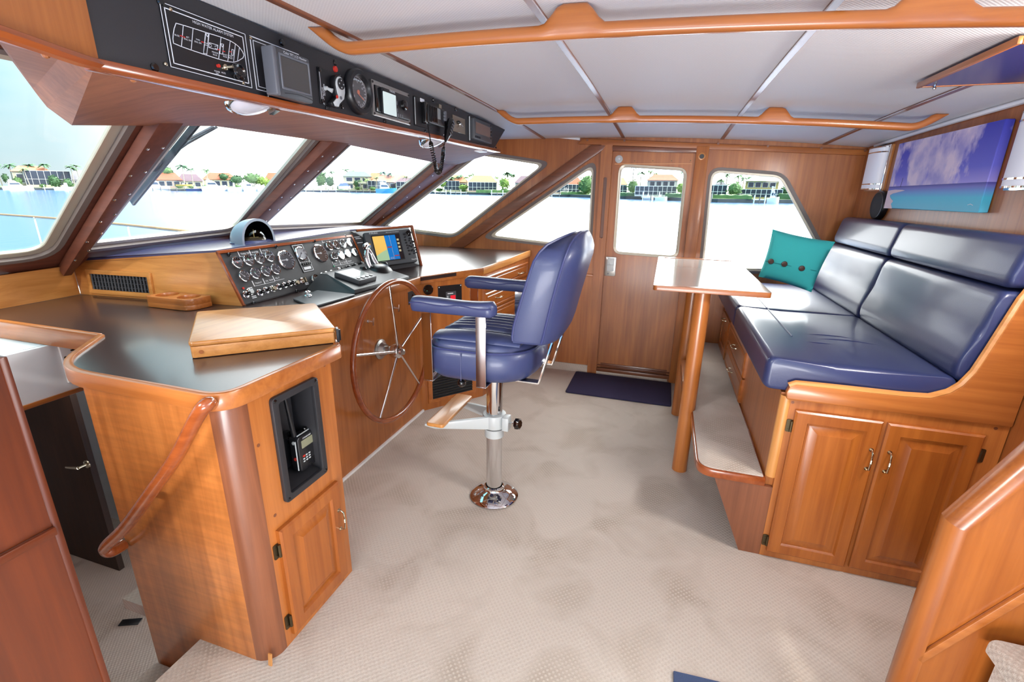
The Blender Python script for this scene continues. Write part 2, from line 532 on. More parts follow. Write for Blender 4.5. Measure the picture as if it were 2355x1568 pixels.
def vinyl():
    mt, t, p = base('ceiling_vinyl')
    nd, lk = t.nodes.new, t.links.new
    g = nd('ShaderNodeNewGeometry')
    mp = nd('ShaderNodeMapping'); mp.inputs['Scale'].default_value = (2*PI/.011,)*3
    lk(g.outputs['Position'], mp.inputs[0])
    w1 = nd('ShaderNodeSeparateXYZ'); lk(mp.outputs[0], w1.inputs[0])
    a = nd('ShaderNodeMath'); a.operation = 'SINE'; lk(w1.outputs[0], a.inputs[0])
    b = nd('ShaderNodeMath'); b.operation = 'SINE'; lk(w1.outputs[1], b.inputs[0])
    m2 = nd('ShaderNodeMath'); m2.operation = 'MULTIPLY'; lk(a.outputs[0], m2.inputs[0]); lk(b.outputs[0], m2.inputs[1])
    r = nd('ShaderNodeMix'); r.data_type = 'RGBA'
    r.inputs[6].default_value = lin((206, 203, 203)); r.inputs[7].default_value = lin((216, 213, 212))
    mrn = nd('ShaderNodeMapRange'); mrn.inputs[1].default_value = -.2; mrn.inputs[2].default_value = .6
    lk(m2.outputs[0], mrn.inputs[0]); lk(mrn.outputs[0], r.inputs[0]); lk(r.outputs[2], p.inputs['Base Color'])
    bp = nd('ShaderNodeBump'); bp.inputs['Strength'].default_value = .25; bp.inputs['Distance'].default_value = .001
    lk(m2.outputs[0], bp.inputs['Height']); lk(bp.outputs[0], p.inputs['Normal'])
    p.inputs['Roughness'].default_value = .55; p.inputs['Specular IOR Level'].default_value = .3
    return mt
VINYL = vinyl()
def glass(name, tint=(1, 1, 1), gloss=.08):
    mt = bpy.data.materials.new(name); mt.use_nodes = True
    t = mt.node_tree; t.nodes.clear()
    o = t.nodes.new('ShaderNodeOutputMaterial'); tr = t.nodes.new('ShaderNodeBsdfTransparent'); gl = t.nodes.new('ShaderNodeBsdfGlossy')
    tr.inputs[0].default_value = tint + (1,); gl.inputs['Roughness'].default_value = .02
    fr = t.nodes.new('ShaderNodeFresnel'); fr.inputs[0].default_value = 1.45
    mu = t.nodes.new('ShaderNodeMath'); mu.operation = 'MULTIPLY'; mu.inputs[1].default_value = gloss*6
    t.links.new(fr.outputs[0], mu.inputs[0])
    cl = t.nodes.new('ShaderNodeMath'); cl.operation = 'MINIMUM'; cl.inputs[1].default_value = .35; t.links.new(mu.outputs[0], cl.inputs[0])
    mx = t.nodes.new('ShaderNodeMixShader'); t.links.new(cl.outputs[0], mx.inputs[0]); t.links.new(tr.outputs[0], mx.inputs[1]); t.links.new(gl.outputs[0], mx.inputs[2])
    t.links.new(mx.outputs[0], o.inputs[0])
    return mt
GLASS = glass('window_glass', (.98, .99, .985), .015)
LENS = glass('gauge_lens', (1, 1, 1), .10)
BLUE = mat('blue_leather', (52, 60, 98), .42, bump=.12, bscale=260, coat=.12)
NAVY = mat('navy_leather', (42, 50, 88), .40, bump=.12, bscale=260, coat=.2)
PIPE = mat('blue_piping', (54, 60, 102), .35)
MATC = mat('mat_navy', (44, 38, 70), .95, bump=.8, bscale=700, var=.15)
MATB = mat('mat_slate_blue', (66, 82, 116), .95, bump=.8, bscale=500, var=.25)
LAM = mat('counter_laminate', (52, 38, 36), .28, coat=.45, bump=.05, bscale=300)
DASHT = mat('dash_top_vinyl', (66, 68, 104), .26, coat=.9, bump=.08, bscale=240)
BLK = mat('black_panel', (38, 37, 40), .45, bump=.08, bscale=500)
BLK2 = mat('black_plastic', (24, 24, 27), .32)
BLK3 = mat('gloss_black', (12, 12, 14), .12, coat=.5)
GREYP = mat('dark_grey_plastic', (70, 72, 76), .4)
GREYM = mat('mid_grey_plastic', (96, 98, 104), .4)
GREYL = mat('light_grey_enamel', (186, 190, 190), .35)
SILV = mat('satin_aluminium', (176, 174, 170), .3, metal=.9)
CHROME = mat('chrome', (226, 226, 228), .07, metal=1)
NICK = mat('brushed_nickel', (196, 184, 160), .22, metal=1)
BRONZE = mat('aged_bronze', (96, 84, 62), .35, metal=.9)
WHITE = mat('white_gelcoat', (232, 232, 232), .35)
OFFW = mat('off_white_panel', (216, 218, 220), .55, bump=.1, bscale=60)
FRAMEG = mat('window_frame_cream', (196, 188, 170), .35, metal=.25)
FRAMED = mat('window_gasket_grey', (112, 100, 94), .5)
INK = mat('white_print', (226, 228, 232), .5)
INKR = mat('red_print', (190, 40, 40), .5)
FACE = mat('gauge_face_black', (34, 30, 30), .5)
FACEW = mat('gauge_face_white', (214, 220, 226), .4)
GREEN = mat('gauge_green', (60, 150, 110), .5)
AMB = mat('red_lens', (190, 50, 40), .25)
SCRN = mat('grey_screen', (66, 64, 62), .18, coat=.5)
LCDL = mat('pale_screen', (206, 222, 218), .15, emit=((206, 222, 218), .25))
TEAL = mat('teal_cloth', (58, 182, 180), .9, bump=.6, bscale=900, var=.05)
BTN = mat('wood_button', (74, 50, 42), .4)
LAMPW = mat('frosted_shade', (222, 224, 232), .4, emit=((235, 236, 245), .10))
TABLE = mat('table_top_laminate', (236, 230, 222), .05, coat=.9)
CORK = mat('dark_speaker_cloth', (44, 42, 42), .8, bump=.5, bscale=700)
# ---------------------------------------------------------------- the setting
b = B()
b.prism([(-1.45, -.6, -.05), (1.6, -.6, -.05), (1.6, 4.2, -.05), (-1.9, 4.2, -.05), (-1.9, .95, -.05), (-1.45, .95, -.05)], (0, 0, .05))
struct('floor', b, CARPET)
b = B(); b.box(-4.6, -1.4, -.2, 2.6, -.95, -.90)
struct('floor_lower', b, CARPET)
# carpeted companionway steps going down, forward of the bridge floor
b = B(); b.prism(rounded([(-1.72, .12, -.235), (-1.452, .12, -.235), (-1.452, .908, -.235), (-1.72, .908, -.235)], .01, 2), (0, 0, .03))
b.box(-1.70, -1.452, .12, .908, -.9, -.235)
st = thing('companionway_step', 'beige carpeted step just below the floor edge beside the left cabinet', 'step', (-1.58, .5, -.9))
obj('tread', b, CARPET, st, bev=.012)

# ceiling: vinyl panels between wooden battens
def ceil_strip(x0, x1, y0, y1, lift, th, nx=4, ny=14):
    bb = B(); top = []; 
    rows = []
    for i in range(nx+1):
        x = x0+(x1-x0)*i/nx
        rows.append([(x, y0+(y1-y0)*j/ny) for j in range(ny+1)])
    lo = [[bb.bm.verts.new((x, y, zc(x, y)+lift)) for x, y in r] for r in rows]
    hi = [[bb.bm.verts.new((x, y, zc(x, y)+lift+th)) for x, y in r] for r in rows]
    for i in range(nx):
        for j in range(ny):
            bb.bm.faces.new((lo[i][j], lo[i][j+1], lo[i+1][j+1], lo[i+1][j]))
            bb.bm.faces.new((hi[i][j], hi[i+1][j], hi[i+1][j+1], hi[i][j+1]))
    for i in range(nx):
        for j in (0, ny):
            bb.bm.faces.new((lo[i][j], lo[i+1][j], hi[i+1][j], hi[i][j]))
    for j in range(ny):
        for i in (0, nx):
            bb.bm.faces.new((lo[i][j], lo[i][j+1], hi[i][j+1], hi[i][j]))
    return bb
ceil = struct('ceiling', ceil_strip(-1.62, 1.36, -1.5, 4.16, .014, .05, 10, 24), OFFW)  # unseen overhang beyond the port side added to keep direct sun out
seams = [-1.615, -1.03, -.39, .333, 1.005, 1.31]
for i in range(5):
    o = obj('ceiling_panel', ceil_strip(seams[i]+.004, seams[i+1]-.004, -.2, 4.10, 0, .012), VINYL, ceil)
for x in seams[1:5]:
    o = obj('ceiling_batten', ceil_strip(x-.012, x+.012, -.2, 4.08, -.008, .010, 2, 24), MAHO['y'], ceil, bev=.002, seg=1)
# white welt at the edge of the ceiling along the aft wall and the forward corner
b = B(); b.tube([(1.27, y, zc(1.27, y)-.012) for y in [-.2+.18*i for i in range(24)]], .011, 6)
struct('trim_1', b, WHITE)
b = B(); b.tube([at(1166, 303, 'y', YW-.012), at(1250, 311, 'y', YW-.012), at(1334, 320, 'y', YW-.012)], .010, 6)
struct('trim_2', b, WHITE)

# starboard side
def yw(pts, y=YW): return [at(px, py, 'y', y) for px, py in pts]
P4, r4 = yw([(872, 523), (1044, 546), (1264, 374), (1098, 348)]), [.05, .09, .09, .05]
win4 = rounded(P4, r4)
P5, r5 = yw([(1112, 546), (1358, 576), (1370, 368)]), [.09, .06, .10]
tri = rounded(P5, r5)
P6, r6 = yw([(1609, 625), (1633, 386), (1802, 399), (1925, 628)]), [.06, .09, .07, .06]
winr = rounded(P6, r6)
dopen = [V((-.466, YW, .045)), V((-.466, YW, 1.905)), V((.160, YW, 1.890)), V((.160, YW, .045))]
outer = [V((-3.05, YW, -.02)), V((-3.05, YW, 1.02)), V((-2.86, YW, 1.22)), V((-1.42, YW, 2.10)), V((1.34, YW, 2.06)), V((1.34, YW, -.02))]
b = B(); b.plate(outer, [win4, tri, winr, dopen], (0, .05, 0))
struct('wall_starboard', b, WALL['z'])
def rins(poly, r, d):
    return rounded(inset(poly, d), [max(q-d, .006) for q in (r if isinstance(r, list) else [r]*len(poly))])
def window(name, poly, r, n, depth=.03, fw=.017, gask=FRAMED, fr=FRAMEG):
    # gasket lining the opening, cream metal frame, pane
    n = V(n).normalized()
    i1 = rins(poly, r, .012); i2 = rins(poly, r, .012+fw)
    bb = B(); bb.plate([p-n*-.004 for p in rins(poly, r, -.010)], [i1], -n*(depth+.004))
    o = struct(name, bb, gask)
    bb = B(); bb.plate([p-n*.018 for p in rins(poly, r, .006)], [[p-n*.018 for p in i2]], -n*.016)
    obj('window_frame', bb, fr, o, bev=.003, seg=1)
    bb = B(); bb.prism([p-n*.026 for p in rins(poly, r, .016)], -n*.004)
    obj('pane', bb, GLASS, o)
    return o
window('window_4', P4, r4, (0, -1, 0))
window('window_5', P5, r5, (0, -1, 0))
window('window_6', P6, r6, (0, -1, 0))

# side door with its own window
dp = [V((-.4655, YW+.012, .046)), V((-.4655, YW+.012, 1.903)), V((.1595, YW+.012, 1.888)), V((.1595, YW+.012, .046))]
DH = yw([(1413, 580), (1427, 381), (1577, 390), (1556, 591)], YW+.012)
dh = rounded(DH, .055)
b = B(); b.plate(dp, [dh], (0, .03, 0))
door = struct('door_1', b, WALL['z'])
bb = B(); bb.plate([p+V((0, -.006, 0)) for p in rins(DH, .055, -.014)], [rins(DH, .055, .010)], (0, .03, 0)); obj('window_frame', bb, FRAMEG, door, bev=.003, seg=1)
bb = B(); bb.prism([p+V((0, .016, 0)) for p in rins(DH, .055, .004)], (0, .005, 0)); obj('pane', bb, GLASS, door)
fd = Fr((0, YW+.012, 0), (1, 0, 0), (0, 0, 1))
a0, a1, c0, c1 = fd.rect((1393, 590), (1418, 590), (1391, 634), (1415, 634))
bb = B(); fd.rbox(bb, a0, a1, c0, c1, 0, .016, .012); obj('latch_plate', bb, SILV, door, bev=.002)
bb = B(); fd.rbox(bb, a0+.016, a1-.016, c0+.042, c1-.012, .016, .021, .010); fd.box(bb, a0+.02, a1-.02, (c0+c1)/2+.012, (c0+c1)/2+.016, .021, .027); obj('latch_handle', bb, GREYL, door, bev=.002)
bb = B(); fd.disc(bb, a0+.03, c0+.02, .006, .016, .02, 12); obj('latch_button', bb, GREYM, door)
qa, qb = fd.q(1423.5, 366)
bb = B(); bb.lathe(fd.p(qa, qb), fd.n, [(.030, 0), (.030, .006), (.024, .009), (.020, .009), (.018, .005)], 24); obj('round_lock', bb, GREYL, door)
bb = B(); fd.disc(bb, qa+.004, qb+.002, .009, .004, .012, 12); obj('lock_cylinder', bb, CHROME, door)
bb = B(); fd.box(bb, -.44, .14, .062, .10, 0, .010); obj('kick_strip', bb, MAHO['x'], door, bev=.003)
bb = B(); fd.box(bb, -.445, .145, 1.80, 1.806, 0, .004); obj('drip_strip', bb, TEAKL['x'], door)
bb = B()
for k in range(5): fd.disc(bb, -.43+.14*k, 1.825, .004, 0, .003, 8)
obj('screw', bb, BRONZE, door, kind='stuff')
# threshold and head of the door
b = B(); b.box(-.47, .165, YW-.02, YW+.03, .025, .058); b.box(-.47, .165, YW-.012, YW+.02, .075, .084); struct('trim_3', b, MAHO['x'], bev=.003)
b = B(); b.prism([at(1408, 336, 'y', YW-.03), at(1603, 341, 'y', YW-.03), at(1602, 352, 'y', YW-.03), at(1408, 347, 'y', YW-.03)], (0, .03, 0)); struct('trim_4', b, MAHO['x'], bev=.003)
# door posts
b = B(); b.plate([(-.552, YW-.028, .0), (-.470, YW-.028, .0), (-.466, YW-.028, 1.945), (-.556, YW-.028, 1.945)],
        [rounded([(-.522, YW-.028, 1.215), (-.494, YW-.028, 1.215), (-.494, YW-.028, 1.70), (-.522, YW-.028, 1.70)], .014, 5)], (0, .028, 0))
pst = struct('trim_5', b, WALL['z'])
bb = B(); bb.prism(rounded([(-.526, YW-.006, 1.20), (-.490, YW-.006, 1.20), (-.490, YW-.006, 1.715), (-.526, YW-.006, 1.715)], .014, 4), (0, .004, 0)); obj('grip_recess', bb, MAHO['z'], pst)
b = B(); b.box(.163, .252, YW-.030, YW, 0, 1.925); p6 = struct('trim_6', b, WALL['z'], bev=.003)
fp = Fr((0, YW-.030, 0), (1, 0, 0), (0, 0, 1))
qa, qb = fp.q(1614, 359.5)
bb = B(); bb.lathe(fp.p(qa, qb), fp.n, [(.026, 0), (.026, .004), (.018, .006), (.017, .002)], 20); obj('hole_rosette', bb, TEAKL['z'], p6)
bb = B(); fp.disc(bb, qa, qb, .016, .0, .0045, 16); obj('dark_hole', bb, BLK2, p6)
# header board along the top of the side, sloping with the sheer
hp = yw([(1328, 331), (1342, 318), (2006, 345), (2006, 358)], YW-.026)
b = B(); b.prism(hp, (0, .026, 0)); hdr = struct('trim_7', b, WALL['x'], bev=.004)
fh = Fr((0, YW-.026, 0), (1, 0, 0), (0, 0, 1))
for px, py in ((1351, 322), (1436, 323), (1652, 330), (1766, 336), (1889, 341), (1990, 346)):
    bb = B(); qa, qb = fh.q(px, py); fh.disc(bb, qa, qb, .009, 0, .0015, 12); obj('wood_plug', bb, MAHO['x'], hdr)
# raked board that follows the windshield line
b = B(); b.prism(yw([(1361, 333), (1393, 334), (1386, 345), (1060, 573), (1028, 570)], YW-.03), (0, .03, 0)); struct('trim_8', b, MAHO['x'], bev=.003)
b = B(); b.prism(yw([(1318, 627), (1364, 631), (1364, 637), (1318, 633)], YW-.012), (0, .012, 0)); struct('trim_9', b, WALL['x'], bev=.002)
b = B(); b.prism(yw([(1635, 620), (1700, 628), (1700, 634), (1635, 626)], YW-.012), (0, .012, 0)); struct('trim_10', b, WALL['x'], bev=.002)
# carpeted cove at the foot of the side
b = B(); b.prism([(-1.13, YW-.03, 0), (-1.13, YW, 0), (-1.13, YW, .065), (-1.13, YW-.012, .065)], (.58, 0, 0)); struct('baseboard_starboard', b, CARPET)
b = B(); b.prism([(-.47, YW-.022, 0), (-.47, YW, 0), (-.47, YW, .03), (-.47, YW-.012, .03)], (.62, 0, 0)); struct('baseboard_door', b, CARPET)

# aft bulkhead (right) and port side (behind the viewer)
b = B(); b.prism([(1.28, 1.30, -.02), (1.28, YW+.05, -.02), (1.28, YW+.05, 2.08), (1.28, 1.30, 2.08)], (.05, 0, 0)); struct('wall_aft', b, WALL['z'])
b = B(); b.plate([(-4.6, .02, -.95), (-4.6, .02, .93), (-3.0, .02, 1.05), (-1.42, .02, 2.10), (1.9, .02, 2.08), (1.9, .02, -.05)],
        [[V((-1.15, .02, .03)), V((-1.15, .02, 1.94)), V((1.2, .02, 1.94)), V((1.2, .02, .03))], rounded([(-2.3, .02, 1.25), (-1.35, .02, 1.25), (-1.22, .02, 1.8), (-1.45, .02, 1.85)], .06)], (0, -.05, 0))  # unseen opening widened so the added fill lamps reach the cabin
struct('wall_port', b, WALL['z'])

# windshield: raked plate with three openings, mullions between them
def wsl(p, q, z):               # extend the line p-q (on the windshield) to height z
    t = (z-p.z)/(q.z-p.z); return p+(q-p)*t
ZT = 1.90
def wp(y, z): return V((-2.80 + (z-1.25)/.62, y, z))
o1a, o1b = ws(124, 592), ws(302, 292)
o2a, o2b = ws(198, 578), ws(413, 300)
o2c, o2d = ws(548, 536), ws(727, 326)
o3a, o3b = ws(592, 531), ws(802, 336)
o3c, o3d = ws(832, 520), ws(1003, 378)
P_1, r_1 = ([wp(.35, o1a.z-.03), o1a, wsl(o1a, o1b, ZT), wp(.35, ZT)], [.05, .13, .05, .05])
P_2, r_2 = ([o2a, o2c, wsl(o2c, o2d, ZT), wsl(o2a, o2b, ZT)], [.03, .12, .04, .04])
P_3, r_3 = ([o3a, o3c, wsl(o3c, o3d, ZT), wsl(o3a, o3b, ZT)], [.08, .05, .04, .04])
h1, h2, h3 = rounded(P_1, r_1), rounded(P_2, r_2), rounded(P_3, r_3)
b = B(); b.plate([wp(.02, 1.02), wp(YW+.02, 1.02), wp(YW+.02, 2.08), wp(.02, 2.08)], [h1, h2, h3], -N23*.05)
struct('wall_forward', b, MULL['y'])
window('window_1', P_1, r_1, N23, .03, .040, FRAMED)
window('window_2', P_2, r_2, N23, .03, .032, FRAMED)
window('window_3', P_3, r_3, N23, .03, .032, FRAMED)
def mullion(name, bl, br, tl, tr, off, label=None):
    A = [ws(*bl, off), ws(*br, off)]; T = [ws(*tl, off), ws(*tr, off)]
    A2 = [wsl(A[0], T[0], 1.12 if off else 1.2), wsl(A[1], T[1], 1.12)]
    T2 = [wsl(A[0], T[0], 1.90), wsl(A[1], T[1], 1.90)]
    bb = B(); bb.prism([A2[0], A2[1], T2[1], T2[0]], -N23*(off-.002))
    o = struct(name, bb, MULL['x'], bev=.004)
    for k in range(6):
        for s in (.18, .82):
            f = .03+.17*k
            p = (A[0]*(1-s)+A[1]*s)*(1-f) + (T[0]*(1-s)+T[1]*s)*f
            bb = B(); bb.lathe(p, N23, [(.0065, 0), (.0065, .001), (.003, .004)], 10); obj('screw_head', bb, CHROME, o)
    return o
mullion('trim_11', (160, 612), (207, 577), (360, 295), (413, 298), .055)
mullion('trim_12', (583, 513), (612, 513), (757, 335), (797, 336), .055)
mullion('trim_13', (845, 525), (881, 522), (1010, 385), (1047, 385), .05)

# dark wooden valance closing the top of the windshield, under the overhead console
ov = [at(218, 152, 'x', -1.225), at(1150, 348, 'x', -1.225)]
k0, k1 = ov
e0, e1, e2, e3 = ws(165, 288, .03), ws(495, 290, .03), ws(800, 333, .03), ws(1052, 384, .03)
e3.y = min(e3.y, YW-.01)
K2 = ws(108, 246, .02); K3 = at(2, 84, 'x', -1.215); K4 = ws(0, 100, .02)
b = B()
b.loft([[k0, k0+(k1-k0)*.33, k0+(k1-k0)*.75, k1], [e0, e1, e2, e3]], False, False, False)
up = V((-.03, 0, .035))
b.loft([[p+up for p in (k0, k0+(k1-k0)*.33, k0+(k1-k0)*.75, k1)], [p+up for p in (e0, e1, e2, e3)]], False, False, False)
b.loft([[e0, e1, e2, e3], [p+up for p in (e0, e1, e2, e3)]], False, False, False)
val = struct('valance', b, VALW['x'])
b = B(); b.prism([k0, e0, K2], up); obj('corner_facet', b, VALW['z'], val)
b = B(); b.prism([K3, k0, K2, K4], up); obj('port_facet', b, VALW['y'], val)
# ---------------------------------------------------------------- joinery helpers
def strip(b, pts, w, z0, z1, closed=False):
    # vertical moulding of width w following a polyline of (x, y[, dz])
    P = [V((p[0], p[1], 0)) for p in pts]; dz = [p[2] if len(p) > 2 else 0 for p in pts]
    k = len(P); rings = []
    for i in range(k):
        a, c = (P[i-1], P[(i+1) % k]) if closed else (P[max(i-1, 0)], P[min(i+1, k-1)])
        d1 = (P[i]-a); d2 = (c-P[i])
        if d1.length < 1e-6: d1 = d2
        if d2.length < 1e-6: d2 = d1
        n1 = V((-d1.y, d1.x, 0)).normalized(); n2 = V((-d2.y, d2.x, 0)).normalized()
        n = (n1+n2).normalized(); n = n*(w/2/max(.4, n.dot(n1)))
        rings.append([P[i]-n+V((0, 0, z0+dz[i])), P[i]+n+V((0, 0, z0+dz[i])), P[i]+n+V((0, 0, z1+dz[i])), P[i]-n+V((0, 0, z1+dz[i]))])
    if closed: rings.append(rings[0])
    return b.loft(rings, not closed, not closed)
def xy(pts, r, n=5):
    return [(p.x, p.y) for p in rounded([V((q[0], q[1], 0)) for q in pts], r, n)]
def nested(b, fr, a0, a1, b0, b1, steps, cap=True):
    rings = []
    for d, h in steps:
        rings.append([fr.p(a0+d, b0+d, h), fr.p(a1-d, b0+d, h), fr.p(a1-d, b1-d, h), fr.p(a0+d, b1-d, h)])
    return b.loft(rings, False, cap)
def bow_pull(b, fr, a, bb, L, horiz=False, out=.022, r=.0032):
    pts = []
    for t, h in ((-.5, 0), (-.5, out*.6), (-.42, out), (-.15, out*1.15), (.15, out*1.15), (.42, out), (.5, out*.6), (.5, 0)):
        pts.append(fr.p(a + (t*L if horiz else 0), bb + (0 if horiz else t*L), h))
    b.tube(pts, [r*1.5, r, r*1.2, r, r, r*1.2, r, r*1.5], 8)
    for t in (-.06, 0, .06):
        b.ball(fr.p(a + (t*L if horiz else 0), bb + (0 if horiz else t*L), out*1.15), r*1.7, n=8)
    for t in (-.5, .5):
        fr.disc(b, a + (t*L if horiz else 0), bb + (0 if horiz else t*L), r*2.4, 0, .002, 10)
    return b
def panel_door(root, fr, a0, a1, b0, b1, mats, handle=None, hinges=(), pmat=None, horiz=False, name='door', t=.02):
    bb = B(); nested(bb, fr, a0, a1, b0, b1, [(0, 0), (0, t*.7), (.007, t), (.048, t), (.053, t*.5), (.060, t*.5)], False)
    d = obj(name, bb, mats, root, ang=25)
    bb = B(); nested(bb, fr, a0, a1, b0, b1, [(.058, t*.45), (.064, t*.5), (.090, t*.95), (.092, t)], True)
    obj('raised_panel', bb, pmat or mats, d, ang=20)
    if handle:
        bb = B(); f2 = Fr(fr.p(0, 0, t), fr.u, fr.v); bow_pull(bb, f2, handle[0], handle[1], .085, horiz); obj('handle', bb, NICK, d)
    for s, h in hinges:
        bb = B(); f2 = Fr(fr.p(0, 0, 0), fr.u, fr.v)
        aa = a0 if s < 0 else a1
        f2.rbox(bb, aa-.022 if s < 0 else aa+.001, aa-.001 if s < 0 else aa+.022, h-.028, h+.028, .0005, .004, .006)
        bb.tube([f2.p(aa+s*.004, h-.024, .010), f2.p(aa+s*.004, h+.024, .010)], .005, 8)
        f2.disc(bb, aa+s*.013, h+.016, .003, .004, .0055, 8); f2.disc(bb, aa+s*.013, h-.016, .003, .004, .0055, 8)
        obj('hinge', bb, BRONZE, d)
    return d

# ---------------------------------------------------------------- port cabinet beside the companionway
PX, PY = -1.13, .912
ped = thing('radio_cabinet', 'teak cabinet end with a recessed radio niche and small door beside the stairs', 'cabinet', (-1.42, 1.13, 0))
fR = Fr((PX, 0, 0), (0, 1, 0), (0, 0, 1))
n0, n1, m0, m1 = 1.062, 1.272, .547, .930
b = B(); b.prism([(-1.715, PY, -.9), (-1.195, PY, -.9), (-1.195, PY, .962), (-1.715, PY, .962)], (0, .02, 0))
obj('front_panel', b, FIG, ped)
b = B(); b.box(-1.715, -1.235, PY+.02, 1.345, -.9, .962)
obj('carcass', b, TEAK['z'], ped)
b = B(); q = [(PX, .985, .0), (PX, 1.362, 0), (PX, 1.362, .962), (PX, .985, .962)]
b.plate(q, [[(PX, n0+.012, m0+.012), (PX, n1-.012, m0+.012), (PX, n1-.012, m1-.012), (PX, n0+.012, m1-.012)]], (-.02, 0, 0))
b.box(-1.24, PX-.001, 1.345, 1.362, 0, .962)
obj('side_panel', b, TEAK['z'], ped)
b = B()
pts = [(-1.195, PY+.0), ] + arc2((-1.195, PY+.065), .065, -PI/2, 0, 6)[1:] + [(PX, .985), (-1.16, .985), (-1.195, .94)]
b.prism([(p[0], p[1], -.012) for p in pts], (0, 0, .974))
obj('corner_post', b, MAHO['z'], ped)
b = B(); b.prism([(-1.142, PY-.004, -.012), (-1.128, PY-.004, -.012), (-1.128, PY+.004, .045), (-1.142, PY+.004, .045)], (.0, .004, 0)); obj('brass_scrap', b, TEAKL['z'], ped)
b = B(); fR.ring(b, n0, n1, m0, m1, .024, .0, .014, .016)
nb = obj('niche_frame', b, BLK, ped, bev=.003)
b = B(); i0, i1, j0, j1 = n0+.022, n1-.022, m0+.022, m1-.022
b.loft([[fR.p(i0, j0, .004), fR.p(i1, j0, .004), fR.p(i1, j1, .004), fR.p(i0, j1, .004)],
        [fR.p(i0+.006, j0+.02, -.090), fR.p(i1-.006, j0+.02, -.090), fR.p(i1-.006, j1-.01, -.090), fR.p(i0+.006, j1-.01, -.090)]], False, True)
obj('niche_tray', b, BLK, ped)
for a, c in ((n0+.012, m0+.012), (n1-.012, m0+.012), (n1-.012, m1-.012), (n0+.012, m1-.012)):
    b = B(); b.lathe(fR.p(a, c, .014), fR.n, [(.0065, 0), (.0055, .003), (.002, .004)], 12); obj('tray_screw', b, BLK3, nb)
panel_door(ped, fR, 1.012, 1.318, .035, .475, DOORW['z'], handle=(1.296, .315), hinges=((-1, .40), (-1, .10)))
for y, z in ((1.02, .53), (1.33, .95), (1.0, .80)):
    b = B(); fR.disc(b, y, z, .006, 0, .001, 10); obj('wood_plug', b, MAHO['z'], ped)

# counter, its rounded teak fiddle
ct = thing('helm_counter', 'dark brown laminate counter with rounded teak edging running left of the wheel', 'counter', (-2.0, 1.4, .96))
edge = xy([(-1.118, 1.40), (-1.118, .897), (-1.80, .897), (-2.045, 1.19)], [0, .075, .16, .0], 7)
outl = edge + [(-3.02, 1.19), (-3.02, 1.71), (-2.0, 1.80), (-2.02, 2.88), (-1.565, 2.86), (-1.565, 1.80)]
b = B(); b.prism([(p[0], p[1], .975) for p in outl], (0, 0, .027)); obj('laminate', b, LAM, ct)
b = B(); strip(b, [(p[0], p[1]) for p in edge] , .024, .958, 1.012); obj('edging', b, TEAK['x'], ct, bev=.005)
b = B(); strip(b, [(-2.045, 1.185), (-3.02, 1.185)], .026, .935, 1.014); obj('fiddle_rail', b, TEAK['x'], ct, bev=.006)
b = B(); strip(b, [(-1.118, 1.40), (-1.565, 1.80)], .02, .958, 1.004); obj('corner_edging', b, TEAK['x'], ct, bev=.003)
b = B(); strip(b, [(-1.568, 1.80), (-1.568, 2.855)], .026, .958, 1.008); obj('front_edging', b, TEAK['y'], ct, bev=.004)

# console front under the wheel
hc = thing('helm_console', 'teak console front with T pulls behind the steering wheel', 'console', (-1.6, 2.2, 0))
b = B(); b.box(-1.605, -1.585, 1.80, 2.86, .016, .955); obj('front_panel', b, TEAK['z'], hc)
b = B(); b.prism([(-1.235, 1.36, 0), (-1.585, 1.80, 0), (-1.605, 1.80, 0), (-1.255, 1.36, 0)], (0, 0, .962)); obj('corner_panel', b, RED['z'], hc)
b = B(); b.box(-1.604, -1.574, 1.80, 2.86, 0.0005, .016); obj('floor_strip', b, WHITE, hc)
fF = Fr((-1.585, 0, 0), (0, 1, 0), (0, 0, 1))
for y, z in ((2.545, .86), (2.262, .842)):
    b = B(); b.lathe(fF.p(y, z), fF.n, [(.010, 0), (.010, .003), (.005, .004), (.0045, .036)], 12)
    b.tube([fF.p(y-.004, z-.022, .038), fF.p(y+.004, z+.022, .038)], [.0055, .0055], 8)
    obj('t_pull', b, CHROME, hc)
b = B(); q0 = fF.q(938, 672); q1 = fF.q(957, 694); fF.box(b, min(q0[0], q1[0]), max(q0[0], q1[0]), min(q0[1], q1[1]), max(q0[1], q1[1]), 0, .004); sw = obj('switch_plate', b, BLK, hc)
b = B()
for k in range(2): fF.disc(b, (q0[0]+q1[0])/2, q1[1]+.02+.035*k, .008, .004, .009, 10)
obj('toggle', b, BLK3, sw)
b = B(); fF.rbox(b, 1.70, 1.76, .80, .90, 0, .004, .004); b.tube([fF.p(1.752, .81, .008), fF.p(1.752, .89, .008)], .006, 8); obj('hinge_bracket', b, BLK2, hc)

# lidded box standing askew on the counter
lb = thing('lidded_chart_box', 'low square teak box standing askew on the dark counter by the wheel', 'box', (-1.5, 1.43, 1.004))
q = [V((-1.487, 1.112, 1.004)), V((-1.150, 1.432, 1.004)), V((-1.505, 1.752, 1.004)), V((-1.848, 1.445, 1.004))]
b = B(); b.prism(rounded(q, .012, 3), (0, 0, .040)); obj('box_sides', b, TEAKL['x'], lb, bev=.002)
b = B(); b.prism(rounded([p+V((0, 0, .0402)) for p in inset(q, -.003)], .02, 4), (0, 0, .018)); obj('lid', b, TEAKL['y'], lb, bev=.006, seg=3)
b = B(); d1 = (q[1]-q[0]).normalized(); b.obox(q[1]+V((0.002, .008, .030)), d1, (0, 0, 1), d1.cross(V((0, 0, 1))), .004, .026, .016); b.tube([q[1]+V((.010, .010, .008)), q[1]+V((.010, .010, .05))], .0045, 8); obj('hinge', b, BLK2, lb)
